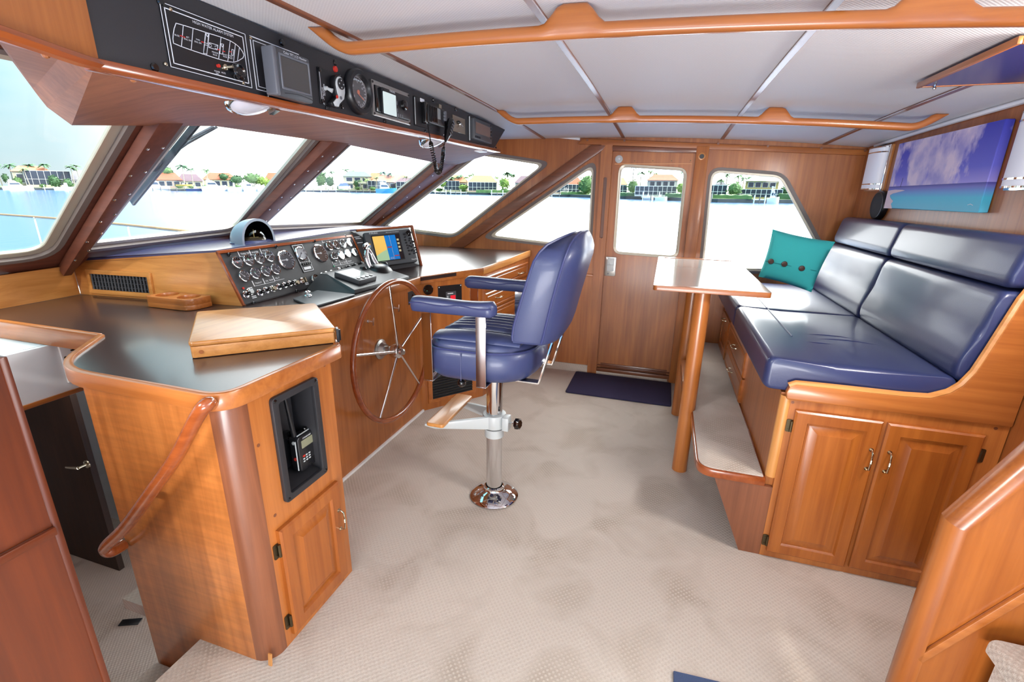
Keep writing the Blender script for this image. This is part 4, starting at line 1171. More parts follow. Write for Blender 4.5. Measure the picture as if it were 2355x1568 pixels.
# teak lip along the lower edge, and the wooden port end
l0, l1 = at(219, 150, 'x', XO), at(1148, 348, 'x', XO)
b = B(); b.prism([l0+V((.012, 0, -.008)), l0+V((.012, 0, .014)), l0+V((-.04, 0, .014)), l0+V((-.04, 0, -.008))], l1-l0); obj('teak_lip', b, RED['y'], oc, bev=.004)
w0 = at(0, 70, 'x', XO+.01)
b = B()
b.loft([[V((XO+.006, cBL.y+.004, cBL.z-.004)), V((XO+.006, cBL.y+.004, zt(cBL.y))), V((XO-.05, cBL.y, zt(cBL.y))), V((XO-.05, cBL.y, cBL.z-.004))],
        [V((XO+.016, cBL.y-.05, cBL.z)), V((XO+.016, cBL.y-.05, zt(cBL.y))), V((XO-.05, cBL.y-.05, zt(cBL.y))), V((XO-.05, cBL.y-.05, cBL.z))],
        [V((XO+.05, .30, w0.z+.02)), V((XO+.05, .30, zt(.3))), V((XO-.05, .30, zt(.3))), V((XO-.05, .30, w0.z+.02))]]); obj('wood_end', b, TEAK['z'], oc, ang=50)
w1 = at(0, 74, 'x', XO+.03)
b = B(); b.tube([l0+V((0, .01, .003)), V((XO+.018, cBL.y-.05, cBL.z-.006)), w1+V((0, 0, 0)), V((XO+.055, .30, w1.z+.012))], [.012, .014, .014, .014], 8); obj('end_lip', b, RED['y'], oc)
def oscrew(px, py, root=oc):
    a, c = fO.q(px, py); bb = B(); bb.lathe(fO.p(a, c), fO.n, [(.010, 0), (.010, .003), (.007, .006)], 14); obj('panel_screw', bb, BLK3, root)
for px, py in ((355, 155), (368, 3), (648, 98), (770, 144), (752, 249), (896, 202), (996, 230), (884, 279), (1047, 251), (978, 303), (1140, 340)):
    oscrew(px, py)
for px, py in ((306, 182), (105, 126)):
    q = at(px, py, 'x', XO-.06); bb = B(); bb.ball(q, .008, n=8); obj('wood_plug', bb, TEAK['x'], oc)
def th_at(name, label, cat, px, py, group=None):
    return thing(name, label, cat, at(px, py, 'x', XO), group)
# high water alarm panel with its printed hull diagram
al = th_at('alarm_panel', 'black high water alarm panel printed with a white boat outline', 'alarm panel', 470, 110)
zTL, zTR, zBR, zBL = (384, 13.5), (577, 83), (561, 196), (372, 151)
a0, a1, c0, c1 = fO.rect(zTL, zTR, zBR, zBL)
b = B(); fO.box(b, a0, a1, c0, c1, .0005, .003); obj('plate', b, BLK2, al)
ZA = .003
f3 = Fr(fO.p(0, 0, ZA), fO.u, fO.v)
def aq(cx, cy): return fO.q(360+cx*250/1782, cy*220/1568)
b = B(); f3.line(b, [(a0, c0), (a1, c0), (a1, c1), (a0, c1)], .0014, closed=True)
d = .010; f3.line(b, [(a0+d, c0+d), (a1-d, c0+d), (a1-d, c1-d), (a0+d, c1-d)], .0021, closed=True); obj('border_lines', b, INK, al)
hull = [(300, 382), (420, 415), (580, 465), (780, 530), (1040, 610), (1190, 670), (1275, 720), (1345, 780), (1395, 850), (1416, 905), (1400, 950), (1320, 1000), (1245, 1022), (1150, 1010), (1000, 970), (800, 905), (550, 822), (390, 765), (260, 710), (250, 640), (255, 560), (270, 470)]
b = B(); f3.line(b, [aq(*p) for p in hull], .0016, closed=True)
for p, q in (((420, 415), (390, 765)), ((580, 465), (550, 822)), ((785, 530), (750, 885)), ((845, 545), (805, 905)), ((1040, 612), (1000, 970)), ((1190, 672), (1150, 1010)), ((1275, 722), (1245, 1020)), ((1340, 785), (1310, 1000))):
    f3.line(b, [aq(*p), aq(*q)], .0013)
for r in (((790, 548), (835, 560), (822, 715), (772, 705)), ((770, 735), (820, 745), (805, 885), (752, 872)), ((845, 700), (988, 742), (978, 820), (838, 780)), ((1035, 715), (1082, 728), (1065, 890), (1020, 878)), ((1218, 810), (1248, 818), (1238, 912), (1210, 902))):
    f3.line(b, [aq(*p) for p in r], .0011, closed=True)
for p, q in (((795, 560), (812, 600)), ((832, 570), (815, 605)), ((845, 705), (885, 745)), ((985, 750), (935, 760)), ((845, 775), (885, 765)), ((978, 812), (940, 790)), ((1040, 722), (1058, 770)), ((1078, 735), (1060, 775))):
    f3.line(b, [aq(*p), aq(*q)], .0009)
obj('hull_diagram', b, INK, al)
b = B()
a, c = aq(905, 470); p0, p1 = aq(570, 350), aq(1235, 575)
text(b, 'HIGH WATER ALARM SYSTEM', f3, (p0[0]+p1[0])/2, c-.004, (p1[0]-p0[0])/13.2, 'CENTER', .0011)
for cx, cy, s in ((315, 580, 'BILGE'), (490, 612, 'AFT'), (490, 652, 'ENG. RM'), (660, 652, 'FWD'), (660, 695, 'ENG. RM'), (940, 862, 'MIDSHIP'), (940, 900, 'BILGE'), (1105, 898, 'SHAFT'), (1105, 930, 'BILGE'), (1195, 920, 'FWD'), (1195, 950, 'BILGE'), (975, 1172, 'POWER'), (975, 1204, 'ON'), (1080, 1196, 'MUTE')):
    a, c = aq(cx, cy); text(b, s, f3, a, c-.002, .0052, 'CENTER', .0011)
obj('alarm_lettering', b, INK, al, kind='stuff')
b = B()
for cx, cy in ((390, 592), (425, 608), (735, 690), (1000, 815), (1085, 842), (1195, 850)):
    a, c = aq(cx, cy); f3.box(b, a-.004, a+.004, c-.0011, c+.0011, .0006, .0013)
obj('red_dashes', b, INKR, al, kind='stuff')
for cx, cy in ((212, 155), (1525, 620), (132, 1050), (1415, 1365)):
    a, c = aq(cx, cy); b = B(); b.lathe(f3.p(a, c), f3.n, [(.0048, 0), (.0042, .002), (.001, .003)], 10); obj('corner_screw', b, NICK, al)
a, c = aq(988, 1080); b = B(); f3.disc(b, a, c, .0045, 0, .006, 12); obj('red_light', b, AMB, al)
a, c = aq(1095, 1105); b = B(); b.lathe(f3.p(a, c), f3.n, [(.009, 0), (.008, .006), (.005, .008)], 12); b.tube([f3.p(a, c, .006), f3.p(a+.006, c+.002, .026)], [.003, .0045], 8); obj('toggle', b, NICK, al)
a, c = aq(1280, 1180); b = B(); b.lathe(f3.p(a, c), f3.n, [(.021, 0), (.021, .016), (.018, .018), (.012, .016), (.011, .0165), (.005, .0155), (.002, .0155)], 22); obj('buzzer', b, BLK3, al)

# monitor in its framed bay
mo = th_at('colour_monitor', 'dark grey flat monitor standing proud of the console beside the alarm panel', 'monitor', 660, 150)
a0, a1, c0, c1 = fO.rect((590, 88), (588, 200), (735, 140), (725, 235))
b = B(); f2 = Fr(fO.p(0, 0, 0), fO.u, fO.v); e0 = fO.q(589, 88); e1 = fO.q(575, 201); eu = (e0[0]+e1[0])/2
f2.line(b, [(eu, e1[1]), (eu, e0[1]), (eu+.20, e0[1])], .0024); f2.line(b, [(eu, e1[1]), (eu+.07, e1[1])], .0020); f2.line(b, [(eu+.010, e1[1]+.009), (eu+.010, e0[1]-.009), (eu+.06, e0[1]-.009)], .0014); f2.line(b, [(eu+.010, e1[1]+.009), (eu+.07, e1[1]+.009)], .0014)
obj('printed_frame', b, INK, mo, kind='stuff')
fM = Fr(V((XO+.052, 0, 0)), fO.u, fO.v)
a0, a1, c0, c1 = fM.rect((637, 109), (722, 142), (704, 238), (620, 212))
b = B(); fM.rbox(b, a0, a1, c0, c1, -.030, .006, .010); obj('case', b, GREYP, mo, bev=.004)
b = B(); fM.rbox(b, a0-.006, a0+.012, c0, c1, -.032, .009, .006); obj('silver_edge', b, GREYM, mo, bev=.004)
s0, s1, t0, t1 = a0+(a1-a0)*.19, a0+(a1-a0)*.86, c0+(c1-c0)*.20, c0+(c1-c0)*.84
b = B(); fM.ring(b, s0-.010, s1+.016, t0-.006, t1+.008, .007, .0055, .010); obj('screen_bezel', b, GREYM, mo, bev=.002, seg=1)
b = B(); fM.box(b, s0-.003, s1+.009, t0, t1, .0055, .0075); obj('screen', b, SCRN, mo)
b = B(); text(b, 'Color TFT LCD Monitor', fM, (s0+s1)/2+.01, t1+.010, .0098, 'CENTER', .0066); obj('monitor_lettering', b, INK, mo)
b = B(); fM.line(b, [(a0+.03+.012*k, c0+.010+.006*math.sin(PI*k/11)) for k in range(12)], .0012, .0062, .0066); obj('edge_groove', b, BLK2, mo)
b = B()
for s in (0, 1, 2): b.tube([fO.p(eu+.035+.008*s, (c0+c1)/2+.03*s-.03+.02*math.sin(k*1.1+s), .004+.012*math.sin(PI*k/7)) + V((0, .004*math.sin(k*2.1), (k-3.5)*.011)) for k in range(8)], .0032, 6)
b.ball(fO.p(eu+.045, c0+.03, .012), .010, n=8); b.ball(fO.p(eu+.05, (c0+c1)/2-.01, .014), .009, n=8)
obj('mounting_wires', b, BLK3, mo, kind='stuff')
b = B(); b.ball(fO.p(eu+.048, c1-.055, .012), .007, n=8); obj('orange_plug', b, mat('orange_plug', (220, 120, 60), .4), mo)
# spotlight control and its hanging remote
a, c = fO.q(770, 159); o = B(); o.lathe(fO.p(a, c), fO.n, [(.011, 0), (.010, .006), (.006, .007)], 14)
rl = tag(obj('red_push_button', o, AMB), 'small red push button above the white remote on the overhead console', 'button')
sp_ = th_at('spotlight_panel', 'small black control panel with one white lever left of the wind gauge', 'control panel', 760, 200)
a0, a1, c0, c1 = fO.rect((739, 157), (792, 177), (776, 249), (724, 234))
b = B(); fO.box(b, a0, a1, c0, c1, .0005, .005); obj('plate', b, BLK2, sp_, bev=.001, seg=1)
fp5 = Fr(fO.p(0, 0, .005), fO.u, fO.v)
b = B(); fp5.line(b, [(a0+.006, c0+.01), (a0+.006, c1-.012)], .0016); obj('white_line', b, INK, sp_)
b = B(); text(b, 'REMOTE', fp5, a0+.020, (c0+c1)/2+.008, .010, 'LEFT', .001, rot=-PI/2); text(b, 'SPOTLIGHT', fp5, a0+.011, (c0+c1)/2-.004, .011, 'LEFT', .001, rot=-PI/2); obj('lettering', b, INK, sp_)
a, c = fO.q(745, 203); b = B(); b.lathe(fp5.p(a, c), fp5.n, [(.008, 0), (.006, .01)], 10); b.tube([fp5.p(a, c, .006), fp5.p(a+.009, c-.008, .024)], [.004, .008], 10); obj('lever', b, GREYL, sp_)
for u, v in ((a0+.008, c0+.008), (a1-.008, c0+.008), (a0+.008, c1-.008), (a1-.008, c1-.008)):
    b = B(); b.lathe(fp5.p(u, v), fp5.n, [(.008, 0), (.007, .004), (.003, .005)], 10); obj('plate_screw', b, BLK3, sp_)
rm = th_at('remote_control', 'grey and black handheld remote clipped to the overhead console', 'remote', 775, 215)
fr_m = Fr(V((XO+.022, 0, 0)), fO.u, fO.v)
qa, qc = fr_m.q(779, 196); qb = fr_m.q(769, 241)
b = B(); out_ = [(qa+.030*math.cos(t), qc+.034*math.sin(t)) for t in [PI*k/10 for k in range(0, 11)]] + [(qa-.026, qc-.02), (qa-.020, qc-.040), (qb[0]-.020, qb[1]+.004), (qb[0]-.012, qb[1]-.008), (qb[0]+.012, qb[1]-.008), (qb[0]+.020, qb[1]+.004), (qa+.018, qc-.045), (qa+.028, qc-.02)]
b.prism([fr_m.p(u, v, -.016) for u, v in out_], fr_m.n*.020); obj('body', b, BLK2, rm, bev=.003)
b = B(); b.prism([fr_m.p(qa+(u-qa)*.86, (qc+qb[1])/2+(v-(qc+qb[1])/2)*.92, .004) for u, v in out_], fr_m.n*.004); obj('grey_face', b, GREYL, rm, bev=.0015)
b = B(); fr_m.disc(b, qa+.002, qc+.004, .019, .008, .011, 20); obj('direction_pad', b, BLK2, rm)
b = B()
for k in range(4):
    t = PI/2*k; u, v = qa+.002+.012*math.cos(t), qc+.004+.012*math.sin(t); fr_m.disc(b, u, v, .0035, .011, .0118, 3)
obj('pad_arrows', b, GREYL, rm, kind='stuff')
for du_, cc in ((-.010, AMB), (.012, GREYM)):
    b = B(); fr_m.disc(b, (qa+qb[0])/2+du_, (qc+qb[1])/2-.008, .006, .008, .0105, 10); obj('button', b, cc, rm)
# wind gauge
wg = th_at('wind_gauge', 'deep round black rimmed wind gauge with a white dial', 'gauge', 818, 212)
a, c = fO.q(819, 212)
b = B(); b.lathe(fO.p(a, c), fO.n, [(.082, 0), (.082, .020), (.076, .028), (.062, .028), (.056, .008)], 36); obj('rim', b, BLK2, wg)
b = B(); fO.disc(b, a, c, .057, .004, .008, 32); obj('dial', b, GREYP, wg)
b = B()
for k in range(24):
    t = 2*PI*k/24; u, v = math.cos(t), math.sin(t); fO.line(b, [(a+u*.044, c+v*.044), (a+u*.052, c+v*.052)], .0024, .0082, .0088)
for k in range(40):
    t0_, t1_ = 2*PI*k/40, 2*PI*(k+1)/40; fO.line(b, [(a+.054*math.cos(t0_), c+.054*math.sin(t0_)), (a+.054*math.cos(t1_), c+.054*math.sin(t1_))], .0014, .0082, .0088)
for s, t in (('0', PI/2), ('60', PI/6), ('120', -PI/6), ('180', -PI/2), ('120', -5*PI/6), ('60', 5*PI/6)): text(b, s, fO, a+.036*math.cos(t), c+.036*math.sin(t)-.004, .012, 'CENTER', .0086)
obj('dial_marks', b, INK, wg, kind='stuff')
b = B(); fO.line(b, [(a-.006, c-.002), (a+.036, c-.022)], .004, .009, .010); fO.disc(b, a, c, .008, .009, .012, 12); obj('needle', b, mat('orange_needle', (230, 110, 60), .4), wg)
b = B(); fO.disc(b, a, c, .058, .018, .019, 32); obj('lens', b, LENS, wg)
# depth sounder
ds = th_at('depth_sounder', 'grey framed depth sounder with a pale blank screen', 'depth sounder', 895, 233)
a0, a1, c0, c1 = fO.rect((861, 186), (948, 221), (928, 285), (842, 262))
b = B(); fO.ring(b, a0, a1, c0, c1, .016, .0005, .010, .004); fz = obj('frame', b, SILV, ds, bev=.002)
for u, v in ((a0+.008, c0+.008), (a1-.008, c0+.008), (a0+.008, c1-.008), (a1-.008, c1-.008)):
    b = B(); fO.disc(b, u, v, .005, .010, .012, 10); obj('frame_screw', b, BLK3, fz)
b = B(); fO.box(b, a0+.014, a1-.014, c0+.014, c1-.014, .0004, .002); obj('recess', b, BLK2, ds)
b = B(); fO.rbox(b, a0+.060, a1-.016, c0+.018, c1-.018, .002, .022, .005); obj('unit', b, BLK2, ds, bev=.003)
b = B(); fO.rbox(b, a0+.022, a0+.058, c0+.018, c1-.016, .002, .012, .004); obj('side_handle', b, BLK3, ds, bev=.003)
fS2 = Fr(fO.p(0, 0, .022), fO.u, fO.v)
s0, s1, t0, t1 = fS2.rect((887, 212), (916, 222), (905, 267), (876, 258))
b = B(); fS2.rbox(b, s0, s1, t0, t1, 0, .002, .004); obj('screen', b, LCDL, ds)
u, v = fS2.q(928, 242); b = B(); b.lathe(fS2.p(u, v), fS2.n, [(.022, 0), (.020, .012), (.015, .014)], 18); obj('dial_knob', b, BLK3, ds)
b = B()
for k in range(3): fS2.box(b, s1+.006, s1+.014, t1-.035-.03*k, t1-.020-.03*k, .0002, .001)
for k in range(3): fS2.box(b, s1+.008+.02*k, s1+.018+.02*k, t0+.004, t0+.016, .0002, .001)
obj('key_marks', b, GREYM, ds, kind='stuff')
b = B(); u, v = fS2.q(902, 213); text(b, 'FURUNO', fS2, u, v, .011, 'CENTER', .0008); obj('sounder_lettering', b, INK, ds)
# radio telephone with handset and coiled cord
vr = th_at('radio_telephone', 'black fixed radio set with ribbed sides on a square plate right of the depth sounder', 'radio', 985, 265)
a0, a1, c0, c1 = fO.rect((958, 223), (1012, 245), (1004, 302), (944, 287))
b = B(); fO.box(b, a0, a1, c0, c1, .0005, .006); plt_ = obj('plate', b, BLK2, vr, bev=.0015, seg=1)
b = B(); fO.box(b, a0+.002, a0+.005, c0+.006, c1-.006, .006, .008); obj('plate_edge', b, GREYL, plt_)
f6 = Fr(fO.p(0, 0, .006), fO.u, fO.v)
u, v = f6.q(971, 231); b = B(); f6.box(b, u-.022, u+.022, v-.008, v+.008, .0, .0008); obj('white_sticker', b, INK, plt_)
u, v = f6.q(1011, 245); b = B(); f6.box(b, u-.016, u+.016, v-.010, v+.010, 0, .004); obj('brass_socket', b, NICK, plt_)
p0, p1 = f6.q(975, 262), f6.q(1010, 270); zc_ = (p0[1]+p1[1])/2-.002
b = B(); f6.rbox(b, p0[0]-.005, p1[0]+.005, zc_-.044, zc_+.044, 0, .030, .010); obj('case', b, BLK2, vr, bev=.003)
b = B(); f6.rbox(b, p0[0]-.030, p0[0]-.006, zc_-.050, zc_+.050, 0, .026, .010); obj('speaker_end', b, BLK3, vr, bev=.005)
for k in range(8):
    b = B(); uu = p0[0]+.004+(p1[0]-p0[0])*.45*k/7; f6.box(b, uu-.0022, uu+.0022, zc_-.038, zc_+.036, .028, .034); obj('rib', b, BLK3, vr)
u, v = f6.q(996, 262); b = B(); f6.rbox(b, u-.020, u+.020, v-.026, v+.024, .030, .033, .002); obj('screen', b, mat('radio_screen', (130, 138, 140), .2, coat=.4), vr)
for k in range(3):
    u, v = f6.q(1009, 260+7*k); b = B(); b.lathe(f6.p(u+.006, v, .03), f6.n, [(.010, 0), (.009, .010)], 12); obj('knob', b, GREYM, vr)
b = B()
for k in range(6): f6.box(b, p0[0]+.016+.013*k, p0[0]+.024+.013*k, zc_-.040, zc_-.034, .030, .034)
obj('key_row', b, GREYM, vr, kind='stuff')
hs = thing('radio_handset', 'black handset hung on the overhead console, on a curly cord', 'handset', at(1033, 293, 'x', XO))
fh2 = Fr(V((XO+.035, 0, 0)), fO.u, fO.v)
u0, v0 = fh2.q(1037, 278); u1, v1 = fh2.q(1027, 316)
axv = V((u1-u0, v1-v0, 0)).normalized(); px_ = V((-axv.y, axv.x, 0))
rr = []
for t, w_, h_ in ((-.10, .012, .012), (0, .022, .020), (.35, .026, .022), (.7, .022, .020), (1.0, .014, .014), (1.25, .006, .006)):
    cu, cv = u0+(u1-u0)*t, v0+(v1-v0)*t
    rr.append([fh2.p(cu+px_.x*w_*math.cos(2*PI*k/12), cv+px_.y*w_*math.cos(2*PI*k/12), h_*math.sin(2*PI*k/12)) for k in range(12)])
b = B(); b.loft(rr); obj('grip', b, BLK3, hs)
for k in range(5):
    b = B(); t = .12+.17*k; cu, cv = u0+(u1-u0)*t, v0+(v1-v0)*t; b.obox(fh2.p(cu, cv, .021), fh2.u*px_.x+fh2.v*px_.y, fh2.u*axv.x+fh2.v*axv.y, fh2.n, .012, .0026, .002); obj('grille_bar', b, GREYM, hs)
b = B(); fO.rbox(b, u0-.045, u0-.005, v0-.030, v0+.015, .0005, .012, .004); obj('hanger', b, BLK2, hs)
# curly cord
pA = at(985, 289, 'x', XO+.040); pm1 = at(991, 330, 'x', XO+.05); pB = at(1007, 390, 'x', XO+.055); pm2 = at(1018, 352, 'x', XO+.05); pC = at(1024, 322, 'x', XO+.036)
def bez(P_, t):
    P_ = list(P_)
    while len(P_) > 1: P_ = [P_[i]*(1-t)+P_[i+1]*t for i in range(len(P_)-1)]
    return P_[0]
ctrl = [at(984, 286, 'x', XO+.04), at(989, 318, 'x', XO+.05), at(992, 335, 'x', XO+.055), at(1000, 375, 'x', XO+.055), at(1004, 394, 'x', XO+.055), at(1012, 394, 'x', XO+.055), at(1018, 365, 'x', XO+.055), at(1020, 345, 'x', XO+.05), at(1024, 322, 'x', XO+.036)]
def cat(P_, n):
    o_ = []
    for i in range(len(P_)-1):
        a_, b_, c_, d_ = P_[max(i-1, 0)], P_[i], P_[i+1], P_[min(i+2, len(P_)-1)]
        for j in range(n):
            t = j/n; o_.append(.5*((2*b_)+(c_-a_)*t+(2*a_-5*b_+4*c_-d_)*t*t+(-a_+3*b_-3*c_+d_)*t**3))
    return o_+[P_[-1]]
path = cat(ctrl, 40); N = len(path); coil = []
for i, p in enumerate(path):
    f = i/(N-1); ampl = .0095*min(1, max(0, (f-.16)/.06))*min(1, max(0, (.93-f)/.05))
    tdir = (path[min(i+1, N-1)]-path[max(i-1, 0)]).normalized(); s1_ = tdir.cross(V((1, 0, 0))).normalized(); s2_ = tdir.cross(s1_)
    ph = i*1.25; coil.append(p+(s1_*math.cos(ph)+s2_*math.sin(ph))*ampl)
b = B(); b.tube(coil, .0030, 5); obj('curly_cord', b, BLK3, hs)
# search light switch plate and small plotter
sl = th_at('switch_plate', 'small pale metal switch plate beside the handset', 'switch plate', 1056, 285)
a0, a1, c0, c1 = fO.rect((1044, 265), (1073, 276), (1064, 308), (1036, 300))
b = B(); fO.box(b, a0, a1, c0, c1, .0005, .004); obj('plate', b, NICK, sl, bev=.001, seg=1)
b = B(); a, c = (a0+a1)/2, (c0+c1)/2; b.lathe(fO.p(a-.012, c+.012, .004), fO.n, [(.010, 0), (.010, .006), (.006, .012)], 14); obj('knob', b, BLK3, sl)
b = B(); b.lathe(fO.p(a+.010, c+.006, .004), fO.n, [(.010, 0), (.007, .008)], 14); b.tube([fO.p(a+.01, c+.006, .008), fO.p(a+.012, c-.01, .024)], .004, 8); obj('toggle', b, CHROME, sl)
np = th_at('small_plotter', 'small dark instrument with a bronze tinted screen at the far end of the overhead console', 'instrument', 1095, 300)
a0, a1, c0, c1 = fO.rect((1083, 268), (1128, 287), (1118, 333), (1071, 325))
b = B(); fO.box(b, a0, a1, c0, c1, .0005, .004); obj('plate', b, BLK2, np, bev=.001, seg=1)
b = B(); fO.box(b, a0+.002, a0+.005, c0+.004, c1-.004, .004, .010); obj('bright_edge', b, GREYL, np)
b = B(); fO.rbox(b, a0+.014, a1-.02, c0+.014, c1-.010, .004, .034, .006); obj('unit', b, GREYP, np, bev=.003)
b = B(); fO.box(b, a0+.040, a1-.055, c0+.050, c1-.030, .034, .0352); obj('screen', b, mat('bronze_screen', (120, 92, 76), .2, coat=.4), np)
for k in range(5):
    b = B(); fO.rbox(b, a0+.028+.018*k, a0+.040+.018*k, c0+.022, c0+.034, .034, .038, .002); obj('key', b, BLK3, np)
for k in range(5):
    b = B(); fO.rbox(b, a1-.048, a1-.030, c0+.040+.02*k, c0+.052+.02*k, .034, .038, .002); obj('side_key', b, BLK3, np)
# two chrome dome lights under the console
def dome(px, py, label):
    p = at(px, py, 'x', XO-.075); n = V((.42, 0, -1)).normalized()
    t = thing('dome_light', label, 'dome light', p, 'dome lights under the overhead console')
    bb = B(); bb.lathe(p, n, [(.078, -.03), (.082, 0), (.080, .010), (.072, .017), (.069, .015)], 30); obj('chrome_ring', bb, CHROME, t)
    bb = B(); bb.lathe(p, n, [(.070, .013), (.060, .023), (.040, .029), (.012, .032)], 26); obj('glass_cover', bb, mat('dome_glass', (214, 214, 222), .15, coat=.5), t)
    bb = B(); u = n.orthogonal().normalized(); w_ = n.cross(u); bb.obox(p+V((0, .083, -.005))+n*.012, (0, 1, 0), n, V((0, 1, 0)).cross(n), .010, .012, .016); obj('switch', bb, CHROME, t)
    return t
dome(578, 228, 'chrome dome light below the monitor, nearest under the overhead console')
dome(996, 321, 'chrome dome light below the radio, farther along the overhead console')
# white cabin lamp base at the far end
tl = thing('map_light', 'small white swivel light at the far end under the overhead console', 'light', at(1105, 347, 'x', XO-.05))
p = at(1106, 346, 'x', XO-.06)
b = B(); b.lathe(p+V((0, 0, .012)), (0, 0, -1), [(.012, -.02), (.012, .012)], 10); b.obox(p+V((0, 0, -.004)), (0, 1, 0), (1, 0, 0), (0, 0, 1), .050, .03, .006); obj('body', b, WHITE, tl, bev=.003)

# ---------------------------------------------------------------- ceiling grab rails
def grab_rail(y, x0, x1, humps, label, lift=0, r=.017):
    bb = B(); N_ = 150; topl, botl = [], []
    for i in range(N_+1):
        x = x0+(x1-x0)*i/N_
        z = zc(x, y)-.0005
        g_ = .046; d_ = .082
        for h in humps:
            t = abs(x-h)/.085
            t = max(0.0, min(1.0, (abs(x-h)-.030)/.055)); g_ *= t*t*(3-2*t)
        e = min((x-x0), (x1-x))
        if e < .055: g_ = 0
        elif e < .14: g_ *= math.sin(PI/2*(e-.055)/.085)**.8
        if e < .15: d_ = .004+(d_-.004)*math.sin(PI/2*e/.15)
        topl.append(V((x, y-r, z-g_))); botl.append(V((x, y-r, z-d_)))
    rr = []
    for t_, q_ in zip(topl, botl):
        mz, hz_ = (t_.z+q_.z)/2, max(.0015, (t_.z-q_.z)/2); ring = []
        for k in range(16):
            a_ = 2*PI*(k+.5)/16; c_, s_ = math.cos(a_), math.sin(a_)
            ring.append(V((t_.x, y+r*math.copysign(abs(c_)**.75, c_), mz+hz_*math.copysign(abs(s_)**.75, s_))))
        rr.append(ring)
    bb.loft(rr)
    return tag(obj('ceiling_grab_rail', bb, TEAK['x'], ang=50), label, 'handrail', 'handrails along the ceiling')
grab_rail(1.40, -1.10, 1.262, (-.285, .50), 'long teak grab rail under the ceiling, nearer one across the top')
grab_rail(2.92, -1.035, 1.200, (-.282, .475), 'long teak grab rail under the ceiling, farther one near the side door')
# dark blue panel hung flat under the ceiling, aft corner
zq = 1.955
hp_ = [at(2098, 199, 'z', zq), at(2355, 92, 'z', zq)]
hn = thing('hung_panel', 'dark blue flat panel edged in teak hung under the ceiling at right', 'panel', (1.0, 2.1, zq))
xa = (hp_[0].x+hp_[1].x)/2; ya = hp_[0].y
b = B(); b.box(xa+.010, 1.258, 1.75, ya-.010, zq-.004, zq+.006); obj('blue_underside', b, mat('dark_blue_glaze', (50, 42, 78), .25, coat=.4), hn)
b = B(); b.box(xa, xa+.012, 1.74, ya, zq-.008, zq+.012); b.box(xa+.012, 1.26, ya-.012, ya, zq-.006, zq+.012); b.box(xa+.012, 1.26, 1.74, 1.752, zq-.008, zq+.012); obj('teak_edge', b, TEAK['y'], hn, bev=.003)
b = B(); b.tube([(xa+.05, ya-.02, zq-.004), (xa+.05, ya-.02, zq-.010)], .004, 8); b.ball((xa+.05, ya-.02, zq-.012), .006, n=8); obj('catch_knob', b, CHROME, hn)
b = B(); b.box(xa+.03, xa+.05, ya-.05, ya-.03, zq+.006, zc(1, ya)-.001); b.box(1.20, 1.22, ya-.05, ya-.03, zq+.006, zc(1.2, ya)-.001); b.box(xa+.03, xa+.05, 1.80, 1.82, zq+.006, zc(1, 1.8)-.001); obj('stand_off', b, MAHO['z'], hn, kind='stuff')

# ---------------------------------------------------------------- grab rail on the cabinet, hand radio, companionway
gr = thing('stair_handrail', 'curved varnished wood handrail slanting down the cabinet beside the stairs', 'handrail', (-1.45, .85, .3))
R_ = lambda px, py, y: at(px, py, 'y', y)
path = cat([R_(487, 932, .900), R_(478, 928, .868), R_(455, 955, .858), R_(405, 1050, .855), R_(345, 1135, .855), R_(290, 1210, .855), R_(252, 1248, .850), R_(243, 1262, .850), R_(256, 1268, .862), R_(285, 1252, .905)], 6)
b = B(); b.tube(path, [.016+.004*math.sin(min(1, i/10)*PI/2) for i in range(len(path))], 12); obj('rail', b, RED['x'], gr)
b = B(); b.tube([R_(342, 1138, .857), R_(352, 1133, .911)], .012, 10); obj('standoff', b, RED['y'], gr)

hr = thing('handheld_radio', 'black handheld radio with thick antenna standing in the recessed niche', 'handheld radio', (-1.19, 1.17, .57))
xr = -1.150
fH = Fr((xr, 0, 0), (0, 1, 0), (0, 0, 1))
a0, a1, c0, c1 = fH.rect((683, 995), (720, 990), (724, 1070), (692, 1088))
a0, a1, c0, c1 = fH.rect((684, 1003), (723, 989), (726, 1064), (694, 1086)); c0 = max(c0, .575)
b = B(); fH.rbox(b, a0, a1, c0, c1, -.040, 0, .012); obj('body', b, BLK2, hr, bev=.005, seg=3)
b = B(); pth = [fH.p(a0-.001, c0+.006, -.012), fH.p(a0-.0015, c1-.02, -.012), fH.p(a0+.012, c1+.001, -.012), fH.p(a1-.008, c1+.001, -.012)]; b.tube(pth, .0022, 6); obj('grey_trim', b, GREYL, hr)
b = B(); ax_ = fH.p(a0+.012, c1, -.024); b.tube([ax_, ax_+V((0, -.004, .025)), ax_+V((-.004, -.014, .150))], [.009, .0085, .0065], 10); obj('antenna', b, BLK2, hr)
b = B(); b.lathe(fH.p(a1-.016, c1-.002, -.022), (0, 0, 1), [(.009, 0), (.008, .012)], 12); obj('volume_knob', b, BLK3, hr)
b = B(); fH.rbox(b, a0+.014, a1-.008, c1-.048, c1-.018, .0, .0012, .003); obj('screen', b, mat('olive_lcd', (128, 128, 104), .2, coat=.4), hr)
b = B(); text(b, 'STANDARD', fH, (a0+a1)/2+.004, c1-.014, .008, 'CENTER', .0008); obj('brand_lettering', b, INK, hr)
b = B(); fH.rbox(b, a0+.014, a0+.024, c0+.054, c0+.061, 0, .002, .002); obj('red_key', b, AMB, hr)
for i in range(3):
    for j in range(3):
        if i == 0 and j == 0: continue
        b = B(); fH.rbox(b, a0+.014+.014*i, a0+.022+.014*i, c0+.054-.010*j, c0+.059-.010*j, 0, .0015, .001); obj('key', b, GREYL, hr)
b = B()
for k in range(6): fH.box(b, a0+.030, a1-.006, c0+.006+.005*k, c0+.0075+.005*k, 0, .0008)
